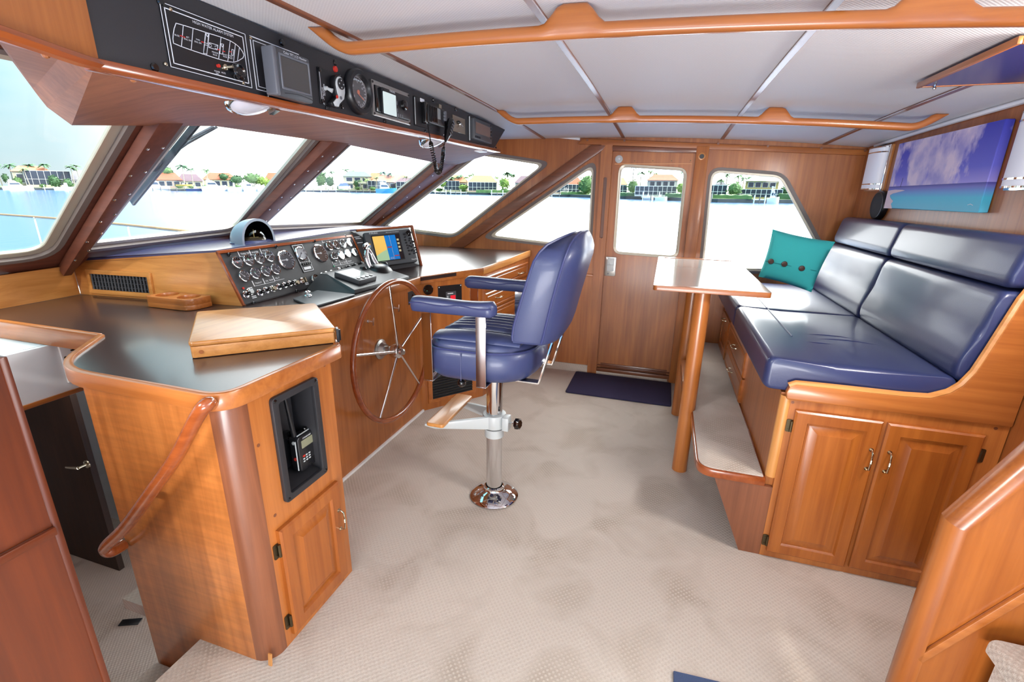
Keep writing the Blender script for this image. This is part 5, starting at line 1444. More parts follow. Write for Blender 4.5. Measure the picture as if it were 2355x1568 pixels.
obj('speaker_slot', b, BLK3, hr, kind='stuff')
for z, mm in ((c1-.022, GREYL), (c0+.050, AMB)):
    b = B(); b.lathe((xr-.020, a0, z), (0, -1, 0), [(.007, 0), (.006, .003)], 12); obj('side_button', b, mm, hr)
b = B(); fH.rbox(b, a0-.004, a0+.022, c1-.012, c1+.016, -.060, -.042, .006); obj('belt_clip', b, BLK3, hr)
bk = tag(obj('wall_clip', (lambda q: q.box(-1.217, -1.206, 1.072, 1.085, .60, .64))(B()), BLK3, bev=.002), 'small black clip on the left inner side of the radio niche', 'clip')

# companionway below: header with vent, dark door, pale side, bulkhead
xh = -2.35
hd = struct('wall_companionway', B().prism([(xh, .10, .712), (xh, 1.60, .728), (xh, 1.60, .936), (xh, .10, .936)], (-.02, 0, 0)), OFFW)
b = B(); b.prism([(xh-.02, .10, .696), (xh-.02, 1.60, .712), (xh+.006, 1.60, .712), (xh+.006, .10, .696)], (0, 0, .020)); obj('header_edge', b, TEAK['y'], hd, bev=.003)
fX = Fr((xh, 0, 0), (0, 1, 0), (0, 0, 1))
a0, a1, c0, c1 = fX.rect((135, 790), (172, 782), (176, 873), (150, 882))
b = B(); fX.box(b, a0, a0+.10, c0, c1, 0, .012); vf = obj('vent_plate', b, WHITE, hd, bev=.002)
for k in range(5):
    b = B(); fX.box(b, a0+.035, a0+.10, c0+.02+.028*k, c0+.026+.028*k, .012, .013); obj('vent_slot', b, BLK3, vf)
b = B(); fX.disc(b, a0+.012, c1-.06, .006, .012, .015, 10); obj('vent_screw', b, BRONZE, vf)
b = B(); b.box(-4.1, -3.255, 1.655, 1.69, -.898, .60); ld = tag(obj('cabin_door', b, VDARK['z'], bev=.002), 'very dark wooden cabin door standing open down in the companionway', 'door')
q = at(196, 1067, 'y', 1.65)
b = B(); b.lathe((q.x+.01, 1.655, q.z), (0, -1, 0), [(.028, 0), (.026, .006), (.010, .008), (.009, .05)], 16); b.tube([(q.x+.01, 1.607, q.z), (q.x-.06, 1.605, q.z-.01), (q.x-.11, 1.61, q.z-.02)], [.010, .009, .008], 8); obj('lever_handle', b, NICK, ld)
b = B(); b.box(-4.6, -2.6, 2.02, 2.06, -.90, .93); o = struct('wall_below', b, OFFW)
q = at(205, 1061, 'y', 2.02); b = B(); b.lathe((q.x, 2.02, q.z), (0, -1, 0), [(.012, 0), (.010, .03), (.022, .036), (.024, .05), (.012, .062)], 16); obj('door_stop', b, NICK, o)
b = B(); b.box(-4.62, -4.55, -.2, 2.06, -.9, .93); struct('wall_below_forward', b, OFFW)
b = B(); b.box(-4.6, -2.38, .10, 2.06, .92, .935); struct('ceiling_below', b, OFFW)
lc = at(300, 1431, 'z', -.9)
b = B(); b.obox(lc+V((0, 0, .003)), (1, .45, 0), (-.45, 1, 0), (0, 0, 1), .055, .022, .003); tag(obj('floor_latch', b, BLK2, bev=.002), 'small dark flush latch set in the lower carpet', 'latch')
lamp('lower_cabin_lamp', 'POINT', (-3.0, 1.62, .62), (-3.2, 1.0, 0), 4, (1, .97, .93))  # unseen point lamp added to brighten the wall and carpet below
bh = thing('port_bulkhead', 'dark red mahogany bulkhead at the left edge of the stairs', 'bulkhead', (-1.2, .3, -.2))
ye = .5285
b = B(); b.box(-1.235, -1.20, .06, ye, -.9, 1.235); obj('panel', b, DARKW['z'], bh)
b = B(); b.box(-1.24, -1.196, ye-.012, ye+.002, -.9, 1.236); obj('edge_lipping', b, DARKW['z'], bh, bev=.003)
q0, q1 = at(4, 1287, 'x', -1.2), at(124, 1217, 'x', -1.2)
b = B(); b.box(-1.20, -1.188, .10, q1.y, q1.z-.010, q1.z+.010); obj('batten', b, DARKW['y'], bh, bev=.003)
# ---------------------------------------------------------------- helm chair
CX, CY = -.736, 2.066
chair = thing('helm_chair', 'blue leather helm chair on a chrome pedestal with a wooden footrest', 'chair', (CX, CY, 0))
b = B(); b.lathe((CX, CY, 0), (0, 0, 1), [(.128, .001), (.130, .006), (.122, .014), (.085, .034), (.058, .044), (.052, .050), (.052, .062), (.046, .066)], 40, cap1=False); obj('base_flange', b, CHROME, chair, ang=50)
for k in range(4):
    t = .6+PI/2*k; bb = B(); bb.lathe((CX+.105*math.cos(t), CY+.105*math.sin(t), .022), (0.2*math.cos(t), .2*math.sin(t), 1), [(.008, 0), (.007, .004), (.003, .006)], 10); obj('flange_bolt', bb, SILV, chair)
b = B(); b.tube([(CX, CY, .05), (CX, CY, .705)], .0415, 28); obj('column', b, CHROME, chair)
b = B(); b.lathe((CX, CY, .36), (0, 0, 1), [(.0425, 0), (.050, .001), (.050, .045), (.0425, .046)], 28); obj('lower_collar', b, GREYL, chair)
b = B(); b.lathe((CX, CY, .702), (0, 0, 1), [(.0425, -.004), (.056, 0), (.056, .030), (.048, .034)], 28); b.obox((CX+.07, CY-.01, .718), (1, 0, 0), (0, 1, 0), (0, 0, 1), .02, .03, .014)
b.box(CX-.11, CX+.13, CY-.10, CY+.10, .732, .742); obj('top_mount', b, SILV, chair, bev=.002)
# clamp, two arms and the wooden footboard
b = B(); b.lathe((CX, CY, .415), (0, 0, 1), [(.0425, 0), (.060, .001), (.060, .072), (.0425, .073)], 24)
b.obox((CX+.072, CY-.018, .451), (1, 0, 0), (0, 1, 0), (0, 0, 1), .016, .028, .036); fc = obj('footrest_clamp', b, GREYL, chair, bev=.003)
fq = [at(991.7, 960.7, 'z', .462), at(1028.7, 968, 'z', .462), at(1100, 904.6, 'z', .462), at(1068, 898, 'z', .462)]
fcx = sum((p for p in fq), V((0, 0, 0)))/4
for s in (-1, 1):
    bb = B(); e = V((fcx.x-.02, CY+s*.145, .446)); p = V((CX-.01, CY+s*.048, .452))
    d = (e-p).normalized(); nn = V((0, 0, 1)); sd = d.cross(nn)
    bb.loft([[p+sd*.010+nn*.034, p-sd*.010+nn*.034, p-sd*.010-nn*.034, p+sd*.010-nn*.034], [e+sd*.008+nn*.008, e-sd*.008+nn*.008, e-sd*.008-nn*.020, e+sd*.008-nn*.020], [e+d*.05+sd*.008+nn*.008, e+d*.05-sd*.008+nn*.008, e+d*.05-sd*.008-nn*.002, e+d*.05+sd*.008-nn*.002]]); obj('footrest_arm', bb, GREYL, chair, bev=.002)
bb = B(); bb.prism(rounded([V((fcx.x-.047, CY-.19, .455)), V((fcx.x+.047, CY-.19, .455)), V((fcx.x+.047, CY+.19, .455)), V((fcx.x-.047, CY+.19, .455))], .016, 4), (0, 0, .020))
foot = obj('footboard', bb, TEAKL['y'], chair, bev=.005, seg=3)
b = B(); kd = V((.93, -.25, .15)).normalized(); kp = V((CX+.085, CY-.02, .455)); b.tube([kp, kp+kd*.045], .006, 10); obj('knob_shaft', b, CHROME, chair)
b = B(); rings = []
u_ = kd.orthogonal().normalized(); v_ = kd.cross(u_)
for h, r in ((.040, .022), (.044, .027), (.060, .027), (.066, .020)):
    rings.append([kp+kd*h+(u_*math.cos(2*PI*k/32)+v_*math.sin(2*PI*k/32))*r*(1+.07*math.cos(8*2*PI*k/32)) for k in range(32)])
b.loft(rings); obj('tension_knob', b, BLK3, chair)
b = B(); l0_ = V((CX-.10, CY-.05, .745)); l1_ = at(1062, 880, 'y', CY-.12); b.tube([l0_, l1_], .006, 8); lv = obj('height_lever', b, SILV, chair)
b = B(); b.ball(l1_, .021, n=16); obj('lever_ball', b, BLK3, lv)
# seat: lofted cushion with piping and a pleated middle
SX0, SX1, SY0, SY1 = -1.000, -.490, 1.800, 2.340
def seat_ring(ins, z, n=10, r=.15, bulge=0):
    pts = rounded([V((SX0+ins, SY0+ins, z)), V((SX1-ins, SY0+ins*1.0, z)), V((SX1-ins, SY1-ins, z)), V((SX0+ins, SY1-ins, z))], [r*.8, r*1.55, r*1.55, r*.8], n)
    return pts
b = B()
lev = [(.060, .742), (.030, .750), (.008, .775), (.000, .81), (.000, .86), (.006, .885), (.014, .895), (.012, .902), (.030, .928), (.065, .944), (.11, .950)]
b.loft([seat_ring(i, z) for i, z in lev], True, True); seat = obj('seat', b, BLUE, chair, ang=70)
b = B(); b.tube(seat_ring(.0065, .892), .0055, 6, closed=True); obj('seat_piping', b, PIPE, seat)
b = B(); b.tube([V((-.80, SY0-.001, .755)), V((-.80, SY0-.001, .885))], .002, 5); obj('side_seam', b, PIPE, seat)
for k in range(5):
    y = CY-.096+.048*k; bb = B(); rr = []
    for i in range(13):
        x = SX0+.055+(SX1-SX0-.11)*i/12; zz = .951+.010*math.sin(PI*i/12)
        e = 1 if 0 < i < 12 else .3
        rr.append([V((x, y+.0225*math.cos(PI*j/8)*1.0, zz-.006+.018*e*math.sin(PI*j/8))) for j in range(9)])
    bb.loft(rr); obj('pleat', bb, BLUE, seat, ang=70)
for s in (-1, 1):
    bb = B(); rr = []
    for i in range(11):
        x = SX0+.05+(SX1-SX0-.10)*i/10; e = math.sin(PI*min(1, max(0, (i+.6)/11.2)))**.35
        rr.append([V((x, CY+s*(.120+ .116*(j/8))*1.0, .935+.030*e*math.sin(PI*min(1, .10+.9*j/8))**.7)) for j in range(9)] + [V((x, CY+s*.236, .93)), V((x, CY+s*.12, .93))])
    bb.loft(rr); obj('side_bolster', bb, BLUE, seat, ang=70)
# back: upholstered wrap-round shell leaning aft
b = B(); rings = []
def back_ring(z):
    f = (z-.945)/(1.402-.945)
    hw = .252*(1-.10*(1-f)**2) * (1 if f < .72 else math.sqrt(max(.0, 1-((f-.72)/.30)**2.3)))
    th = .084*(1 if f < .8 else 1-.75*((f-.8)/.2)**1.5)*(1 if f > .1 else .75+.25*f/.1)
    xc = -.440+.088*f+.020*f*f; wr = min(1, hw/.20)**1.5
    pts = []
    n = 20
    for k in range(n+1):       # front side, hollow
        t = -1+2*k/n
        pts.append(V((xc-th*.75-.085*wr*abs(t)**2.2*(1-.35*f), CY+hw*t, z)))
    for k in range(n+1):       # rear side
        t = 1-2*k/n
        edge = (1-abs(t)**5)
        pts.append(V((xc+th*.62*edge+th*.10-.014*wr*abs(t)**2.4, CY+hw*(t*1.03), z+.004)))
    return pts
zs = [.945, .955, .975, 1.02, 1.08, 1.14, 1.20, 1.26, 1.30, 1.335, 1.362, 1.382, 1.394, 1.4015]
b.loft([back_ring(z) for z in zs]); back = obj('backrest', b, BLUE, chair, ang=80)
for off in (20, 21):
    pp = [back_ring(z)[off] for z in zs[1:]]; pq = [back_ring(z)[0 if off == 20 else 41] for z in zs[1:]]
    bb = B(); bb.tube(pp+pq[::-1], .0055, 6); obj('back_piping', bb, PIPE, back)
# arms
def arm(yc, x0, x1, label):
    bb = B(); rr = []
    n = 22
    for i in range(n+1):
        t = i/n; x = x0+(x1-x0)*t
        e = math.sqrt(max(0.0, 1-max(0, (abs(2*t-1)-.86)/.14)**2))
        w_ = .036*max(.25, e); zt_ = 1.128-.004*math.cos(2*PI*t*1.2)+.006*math.cos(2*PI*t)-(1-e)*.020; zb = 1.064+(1-e)*.012
        ring = []
        for k in range(16):
            a = 2*PI*k/16; c_, s_ = math.cos(a), math.sin(a)
            ring.append(V((x, yc+w_*math.copysign(abs(c_)**.55, c_), (zt_+zb)/2+(zt_-zb)/2*math.copysign(abs(s_)**.6, s_))))
        rr.append(ring)
    bb.loft(rr); a_ = obj('armrest', bb, BLUE, chair, ang=80)
    sd = -1
    for sd in (-1, 1):
        bb = B(); bb.tube([V((x0+(x1-x0)*(.03+.94*i/14), yc+sd*.0365, 1.106+.004*math.sin(i*.9))) for i in range(15)], .003, 6); obj('arm_piping', bb, PIPE, a_)
arm(1.783, -1.022, -.628, '')
arm(2.357, -1.012, -.520, '')
for s, yc in ((-1, 1.783), (1, 2.357)):
    ys = CY+s*.2805
    for x, tilt in ((-.955, 0.0), (-.700, 0)):
        bb = B(); bb.box(x-.023, x+.023, min(ys, ys-s*.004), max(ys, ys-s*.004), .742, 1.066); bb.box(x-.023, x+.023, min(ys, CY+s*.12), max(ys, CY+s*.12), .738, .743); obj('arm_strap', bb, CHROME, chair, bev=.0012, seg=1)
for s in (-1, 1):
    y = CY+s*.135
    bb = B(); bb.prism([(-.64, y-.02, .738), (-.470, y-.02, .738), (-.405, y-.02, .975), (-.413, y-.02, .977), (-.476, y-.02, .746), (-.64, y-.02, .746)], (0, .042, 0)); obj('back_bracket', bb, CHROME, chair, bev=.0012, seg=1)
    bb = B(); bb.lathe((-.411, y, .962), (1, 0, -.2), [(.007, 0), (.005, .005)], 10); obj('bracket_bolt', bb, CHROME, chair)

# ---------------------------------------------------------------- table
TX0, TX1, TY0, TY1, TZ = -.030, .530, 2.545, 3.875, 1.108
tbl = thing('cockpit_table', 'glossy pale table with a teak rim on two wooden legs beside the settee', 'table', (.25, 3.2, 0))
b = B(); o_ = rounded([V((TX0, TY0, TZ-.022)), V((TX1, TY0, TZ-.022)), V((TX1, TY1, TZ-.022)), V((TX0, TY1, TZ-.022))], .022, 5); i_ = [V((TX0+.045, TY0+.045, TZ-.022)), V((TX1-.045, TY0+.045, TZ-.022)), V((TX1-.045, TY1-.045, TZ-.022)), V((TX0+.045, TY1-.045, TZ-.022))]
b.plate(o_, [i_], (0, 0, .026)); obj('rim', b, TEAK['x'], tbl, bev=.006, seg=3)
b = B(); b.box(TX0+.044, TX1-.044, TY0+.044, TY1-.044, TZ-.020, TZ+.0005); obj('table_top', b, TABLE, tbl)
for y in (2.662, 3.45):
    bb = B(); bb.lathe((.226, y, .0005), (0, 0, 1), [(.042, 0), (.042, TZ-.022)], 24); obj('leg', bb, TEAK['z'], tbl)
b = B(); b.box(.20, .25, 2.75, 3.36, .40, .46); obj('stretcher', b, TEAK['y'], tbl, bev=.004)

# ---------------------------------------------------------------- settee
SF, SYN, SB = .527, 2.035, 1.278
st_ = thing('settee_base', 'teak settee base with cabinet doors, drawers and a carpeted step', 'settee', (.9, 3.05, 0))
b = B(); b.box(SF+.02, SB-.002, SYN+.02, 4.095, 0.0005, .79); obj('carcass', b, TEAK['z'], st_)
fY = Fr((0, SYN, 0), (1, 0, 0), (0, 0, 1))
fX2 = Fr((SF, 0, 0), (0, -1, 0), (0, 0, 1))
b = B(); b.prism([(SF, SYN+.02, 0.0005), (SF, 4.095, 0.0005), (SF, 4.095, .79), (SF, SYN+.02, .79)], (.02, 0, 0)); obj('front_panel', b, TEAK['z'], st_)
b = B(); b.prism([fY.p(.5605, .0005), fY.p(1.276, .0005), fY.p(1.276, .77), fY.p(.5605, .77)], (0, .02, 0)); obj('end_panel', b, TEAK['z'], st_)
b = B(); b.lathe((SF+.022, SYN+.022, .40), (0, 0, 1), [(.024, 0), (.024, .38)], 16); obj('corner_post', b, TEAKL['z'], st_)
# slanting support under the step
pA_, pB_ = fY.q(1640, 1100), fY.q(1697, 1268)
b = B(); b.prism([fY.p(.325, .352), fY.p(.56, .352), fY.p(.56, .0005), fY.p(pB_[0], .0005)], (0, .02, 0)); obj('step_support', b, MAHO['z'], st_)
b = B(); b.prism([(.325, SYN+.0205, .352), (SF, SYN+.0205, .352), (SF, SYN+.0205, .0005), (pB_[0], SYN+.0205, .0005)], (0, 2.03, 0)); obj('toe_board', b, MAHO['y'], st_)
stp = rounded([V((.245, SYN-.005, .352)), V((.528, SYN-.005, .352)), V((.528, 4.095, .352)), V((.245, 4.095, .352))], [.085, 0, 0, 0], 7)
b = B(); b.prism(stp, (0, 0, .040)); obj('step_edge', b, RED['y'], st_, bev=.006, seg=2)
b = B(); b.prism([p+V((0, 0, .0402)) for p in inset(stp, .010)], (0, 0, .006)); obj('step_carpet', b, CARPET, st_, bev=.002)
# cabinet doors in the near end
e0 = fY.rect((1832, 944), (2030, 968), (1942, 1295), (1757, 1264)); e1 = fY.rect((2042, 972), (2258, 1000), (2152, 1328), (1945, 1297))
panel_door(st_, fY, e0[0], e0[1]-.002, .036, .730, DOORW['z'], handle=(e0[1]-.022, .565), hinges=((-1, .655), (-1, .085)), pmat=DOORW['z'])
panel_door(st_, fY, e1[0]+.002, e1[1], .040, .727, DOORW['z'], handle=(e1[0]+.028, .565), hinges=((1, .640), (1, .10)), pmat=DOORW['z'])
for px, py in ((1823, 925), (2290, 985)):
    a, c = fY.q(px, py); b = B(); fY.disc(b, a, c, .006, 0, .001, 10); obj('wood_plug', b, MAHO['z'], st_)
# drawers and door in the front
panel_door(st_, fX2, -4.02, -3.62, .405, .690, DOORW['z'], handle=(-3.82, .665), horiz=True, hinges=((-1, .44), (1, .44)))
def drawer(a0, a1, z0, z1):
    bb = B(); nested(bb, fX2, a0, a1, z0, z1, [(0, 0), (0, .012), (.008, .019), (.020, .019), (.024, .014), (.034, .019)]); d = obj('drawer', bb, DOORW['y'], st_, ang=25)
    bb = B(); bow_pull(bb, Fr(fX2.p(0, 0, .019), fX2.u, fX2.v), (a0+a1)/2, (z0+z1)/2, .085, True); obj('handle', bb, NICK, d)
drawer(-3.57, -2.83, .560, .715)
drawer(-3.57, -2.83, .402, .548)
# curved fiddle board and end board
fE = Fr((0, SYN-.012, 0), (1, 0, 0), (0, 0, 1))
cur = [(1809, 916), (1809, 902), (1816, 890), (1832, 885), (1900, 892), (2000, 903), (2080, 912), (2140, 916), (2185, 905), (2215, 888), (2245, 858), (2280, 806), (2320, 744), (2355, 690)]
C_ = [V((lambda q: fE.p(q[0], q[1]))(fE.q(*p))) for p in cur]
C_ += [fE.p(1.255, 1.42), fE.p(1.276, 1.45), fE.p(1.276, .770), fE.p(.545, .770)]
b = B(); b.prism(C_, (0, .030, 0)); obj('curved_end_board', b, TEAK['x'], st_, bev=.006, seg=2)
b = B(); cp_ = [p+V((0, .014, .002)) for p in C_[2:-3]]; b.tube(cp_, .0135, 8); obj('rounded_cap', b, TEAKL['x'], st_)
# cushions
def cushion(name, label, prof, y0, y1, mat_, r=.03, group=None, extra=None):
    # profile in x-z swept along y with rounded ends
    pts = rounded([V((p[0], 0, p[1])) for p in prof], r, 5)
    c = sum(pts, V((0, 0, 0)))/len(pts)
    bb = B(); rr = []
    for y, s in ((y0, .80), (y0+.004, .90), (y0+.014, .965), (y0+.035, 1), ((y0+y1)/2, 1.004), (y1-.035, 1), (y1-.014, .965), (y1-.004, .90), (y1, .80)):
        ins = (1-s)*.11
        ring = []
        for p in pts:
            d = p-c; L = d.length
            q = c + d*(max(0, L-ins)/L)
            ring.append(V((q.x, y, q.z)))
        rr.append(ring)
    bb.loft(rr)
    o = obj(name, bb, mat_, ang=75)
    tag(o, label, 'cushion', group)
    return o, pts
sp = [(.452, .795), (.452, .915), (.470, .936), (.66, .928), (1.10, .926), (1.10, .800)]
s1o, pts = cushion('seat_cushion', 'navy leather seat cushion at the near end of the settee', sp, 2.052, 3.055, NAVY, .035, 'settee seat cushions')
s2o, _ = cushion('seat_cushion', 'navy leather seat cushion at the far end of the settee, under the teal pillow', sp, 3.060, 4.085, NAVY, .035, 'settee seat cushions')
for o, y0, y1 in ((s1o, 2.07, 3.04), (s2o, 3.075, 4.07)):
    ROOT[o] = o.location.copy()
    b = B(); b.tube([V((.625, y0+.38 if o is s1o else y0, .9305)), V((.625, y1, .9305))], .003, 6); obj('top_seam', b, PIPE, o)
    b = B(); b.tube([V((.462, y0, .922)), V((.462, y1, .922))], .0035, 6); obj('front_piping', b, NAVY, o)
b = B()
for k, (x0_, x1_, y, dy) in enumerate(((.66, .93, 2.52, .02), (.68, 1.0, 2.44, .035), (.64, .80, 2.40, -.02))):
    rr = []
    for i in range(15):
        t = i/14; h = .005*math.sin(PI*t)
        rr.append([V((x0_+(x1_-x0_)*t, y+dy*math.sin(PI*t)+.012*math.cos(PI*j/6), .9255+h*math.sin(PI*j/6))) for j in range(7)])
    b.loft(rr)
obj('leather_crease', b, NAVY, s1o, kind='stuff')
lp_ = [(1.085, .908), (1.072, .97), (1.110, 1.10), (1.135, 1.225), (1.150, 1.258), (1.255, 1.258), (1.255, .908)]
cushion('back_cushion', 'navy leather lower back cushion at the near end of the settee', lp_, 2.056, 3.035, NAVY, .03, 'settee back cushions')
cushion('back_cushion', 'navy leather lower back cushion at the far end of the settee, beside the teal pillow', lp_, 3.042, 4.02, NAVY, .03, 'settee back cushions')
up_ = [(1.150, 1.266), (1.143, 1.30), (1.170, 1.42), (1.188, 1.440), (1.256, 1.440), (1.256, 1.266)]
cushion('top_bolster', 'navy leather upper bolster at the near end of the settee back', up_, 2.05, 3.02, NAVY, .022, 'settee top bolsters')
cushion('top_bolster', 'navy leather upper bolster at the far end of the settee back, below the speaker', up_, 3.026, 3.95, NAVY, .022, 'settee top bolsters')

# teal pillow
pc = V((.80, 3.52, 1.135))
ptl, ptr, pbr, pbl = (1777, 527), (1921, 553), (1866, 674), (1744, 634)
yp = 3.45
q4 = [at(1777, 527, 'y', yp+.10), at(1921, 556, 'y', yp-.02), at(1866, 672, 'y', yp-.14), at(1744, 636, 'y', yp+.02)]
nrm = (q4[1]-q4[3]).cross(q4[0]-q4[2]).normalized()
if nrm.y > 0: nrm = -nrm
rings_f, rings_b = [], []
n = 16
b = B()
def pil(u, v, sgn):
    # bilinear patch with puffed middle and slightly pinched sides
    px_u = u; 
    a = q4[3]*(1-u)+q4[2]*u; c = q4[0]*(1-u)+q4[1]*u
    p = a*(1-v)+c*v
    cen = (q4[0]+q4[1]+q4[2]+q4[3])/4
    e = (1-(2*u-1)**2)*(1-(2*v-1)**2)
    pinch = .055*((2*u-1)**2*(1-(2*v-1)**2)+(2*v-1)**2*(1-(2*u-1)**2))
    p = p+(cen-p)*pinch
    return p+nrm*sgn*(.062*e**.45+.004*math.sin(9*u+3*v)*e)
gridf = [[b.bm.verts.new(pil(i/n, j/n, 1)) for j in range(n+1)] for i in range(n+1)]
gridb = [[(gridf[i][j] if i in (0, n) or j in (0, n) else b.bm.verts.new(pil(i/n, j/n, -1))) for j in range(n+1)] for i in range(n+1)]
for g_ in (gridf, gridb):
    for i in range(n):
        for j in range(n):
            try: b.bm.faces.new((g_[i][j], g_[i+1][j], g_[i+1][j+1], g_[i][j+1]))
            except ValueError: pass
pw_ = obj('throw_pillow', b, TEAL, ang=80); tag(pw_, 'teal square throw pillow with three brown buttons on the settee', 'pillow'); ROOT[pw_] = pw_.location.copy()
cen_ = (q4[0]+q4[1]+q4[2]+q4[3])/4
for px, py in ((1773, 601), (1804, 607), (1844, 617)):
    p = pl(px, py, cen_+nrm*.062, nrm); bb = B(); bb.lathe(p-nrm*.010, nrm, [(.017, 0), (.017, .013), (.013, .016), (.008, .014), (.002, .0145)], 18); obj('button', bb, BTN, pw_)
b = B(); pp = [pl(1773+(1905-1773)*t, 603+(628-603)*t, cen_+nrm*(.060-.030*t*t), nrm) for t in [k/10 for k in range(9)]]; b.tube([pl(1760, 600, cen_+nrm*.050, nrm)]+pp, .0016, 5); obj('flap_seam', b, mat('teal_seam', (24, 120, 122), .9), pw_)

# ---------------------------------------------------------------- on the aft wall
XA = 1.28
# canvas print of a tropical beach
fC = Fr((XA-.036, 0, 0), (0, -1, 0), (0, 0, 1))
a0, a1, c0, c1 = fC.rect((2066, 326), (2309, 281), (2251, 490), (2036, 478))
def canvas_mat():
    mt, t, p = base('beach_canvas')
    nd, lk = t.nodes.new, t.links.new
    tc = nd('ShaderNodeTexCoord'); mp = nd('ShaderNodeMapping')
    lk(tc.outputs['Object'], mp.inputs[0]); sp = nd('ShaderNodeSeparateXYZ'); lk(mp.outputs[0], sp.inputs[0])
    Hc = c1-c0; L_ = a1-a0
    vv = nd('ShaderNodeMath'); vv.operation = 'DIVIDE'; vv.inputs[1].default_value = Hc; lk(sp.outputs[2], vv.inputs[0])
    uu = nd('ShaderNodeMapRange'); uu.inputs[1].default_value = L_/2; uu.inputs[2].default_value = -L_/2; lk(sp.outputs[1], uu.inputs[0])
    sea = nd('ShaderNodeValToRGB'); e = sea.color_ramp.elements
    e[0].position = .0; e[0].color = lin((86, 178, 206)); e[1].position = .335; e[1].color = lin((70, 66, 150))
    for pz, cc in ((.17, (72, 186, 214)), (.24, (98, 150, 210)), (.30, (110, 112, 190))):
        q = sea.color_ramp.elements.new(pz); q.color = lin(cc)
    lk(vv.outputs[0], sea.inputs[0])
    sky = nd('ShaderNodeValToRGB'); e = sky.color_ramp.elements
    e[0].position = .335; e[0].color = lin((160, 150, 224)); e[1].position = 1; e[1].color = lin((58, 62, 176))
    q = sky.color_ramp.elements.new(.52); q.color = lin((104, 104, 205))
    lk(vv.outputs[0], sky.inputs[0])
    n1 = nd('ShaderNodeTexNoise'); n1.inputs['Scale'].default_value = 5.0; n1.inputs['Detail'].default_value = 7; n1.inputs['Roughness'].default_value = .58
    m2 = nd('ShaderNodeMapping'); m2.inputs['Scale'].default_value = (1, 1.25, .8); m2.inputs['Location'].default_value = (.3, .75, .25); lk(tc.outputs['Object'], m2.inputs[0]); lk(m2.outputs[0], n1.inputs['Vector'])
    # clouds gather towards the middle of the picture
    dm = nd('ShaderNodeMath'); dm.operation = 'SUBTRACT'; dm.inputs[1].default_value = .47; lk(uu.outputs[0], dm.inputs[0])
    d2 = nd('ShaderNodeMath'); d2.operation = 'MULTIPLY'; lk(dm.outputs[0], d2.inputs[0]); lk(dm.outputs[0], d2.inputs[1])
    d3 = nd('ShaderNodeMath'); d3.operation = 'MULTIPLY_ADD'; d3.inputs[1].default_value = -.60; d3.inputs[2].default_value = .12; lk(d2.outputs[0], d3.inputs[0])
    cs = nd('ShaderNodeMath'); cs.operation = 'ADD'; lk(n1.outputs[0], cs.inputs[0]); lk(d3.outputs[0], cs.inputs[1])
    cf = nd('ShaderNodeMapRange'); cf.inputs[1].default_value = .47; cf.inputs[2].default_value = .56; lk(cs.outputs[0], cf.inputs[0])
    n2 = nd('ShaderNodeTexNoise'); n2.inputs['Scale'].default_value = 9; n2.inputs['Detail'].default_value = 5; lk(tc.outputs['Object'], n2.inputs['Vector'])
    cc = nd('ShaderNodeValToRGB'); cc.color_ramp.elements[0].position = .35; cc.color_ramp.elements[0].color = lin((160, 152, 208)); cc.color_ramp.elements[1].position = .6; cc.color_ramp.elements[1].color = lin((226, 208, 226)); lk(n2.outputs[0], cc.inputs[0])
    ms = nd('ShaderNodeMix'); ms.data_type = 'RGBA'; lk(cf.outputs[0], ms.inputs[0]); lk(sky.outputs[0], ms.inputs[6]); lk(cc.outputs[0], ms.inputs[7])
    hz = nd('ShaderNodeMath'); hz.operation = 'GREATER_THAN'; hz.inputs[1].default_value = .34; lk(vv.outputs[0], hz.inputs[0])
    mx = nd('ShaderNodeMix'); mx.data_type = 'RGBA'; lk(hz.outputs[0], mx.inputs[0]); lk(sea.outputs[0], mx.inputs[6]); lk(ms.outputs[2], mx.inputs[7])
    lk(mx.outputs[2], p.inputs['Base Color']); p.inputs['Roughness'].default_value = .55
    return mt
pic = thing('canvas_picture', 'wide canvas print of a turquoise beach under white clouds on the aft wall', 'picture', V((XA-.018, -(a0+a1)/2, c0)))
b = B(); fC.box(b, a0, a1, c0, c1, -.034, 0); obj('canvas', b, canvas_mat(), pic, bev=.003, seg=1)
b = B(); pts = [(0, .315), (.10, .330), (.20, .322), (.235, .312), (.17, .290), (.08, .262), (.045, .230), (.06, .19), (.11, .13), (.09, .08), (.12, 0), (0, 0)]
b.prism([fC.p(a0+(a1-a0)*u, c0+(c1-c0)*v*.88, .0004) for u, v in pts], fC.n*.0006); obj('sand_spit', b, mat('printed_sand', (222, 196, 200), .6), pic)
b = B(); fC.line(b, [(a0+(a1-a0)*.165, c0+(c1-c0)*.33), (a0+(a1-a0)*.172, c0+(c1-c0)*.46)], .003, .0012, .0018); obj('printed_palm', b, mat('printed_palm', (74, 62, 96), .6), pic)
b = B(); fC.line(b, [(a1-.09, c0+.030), (a1-.07, c0+.034), (a1-.05, c0+.029)], .002, .0010, .0014); obj('signature', b, INK, pic)
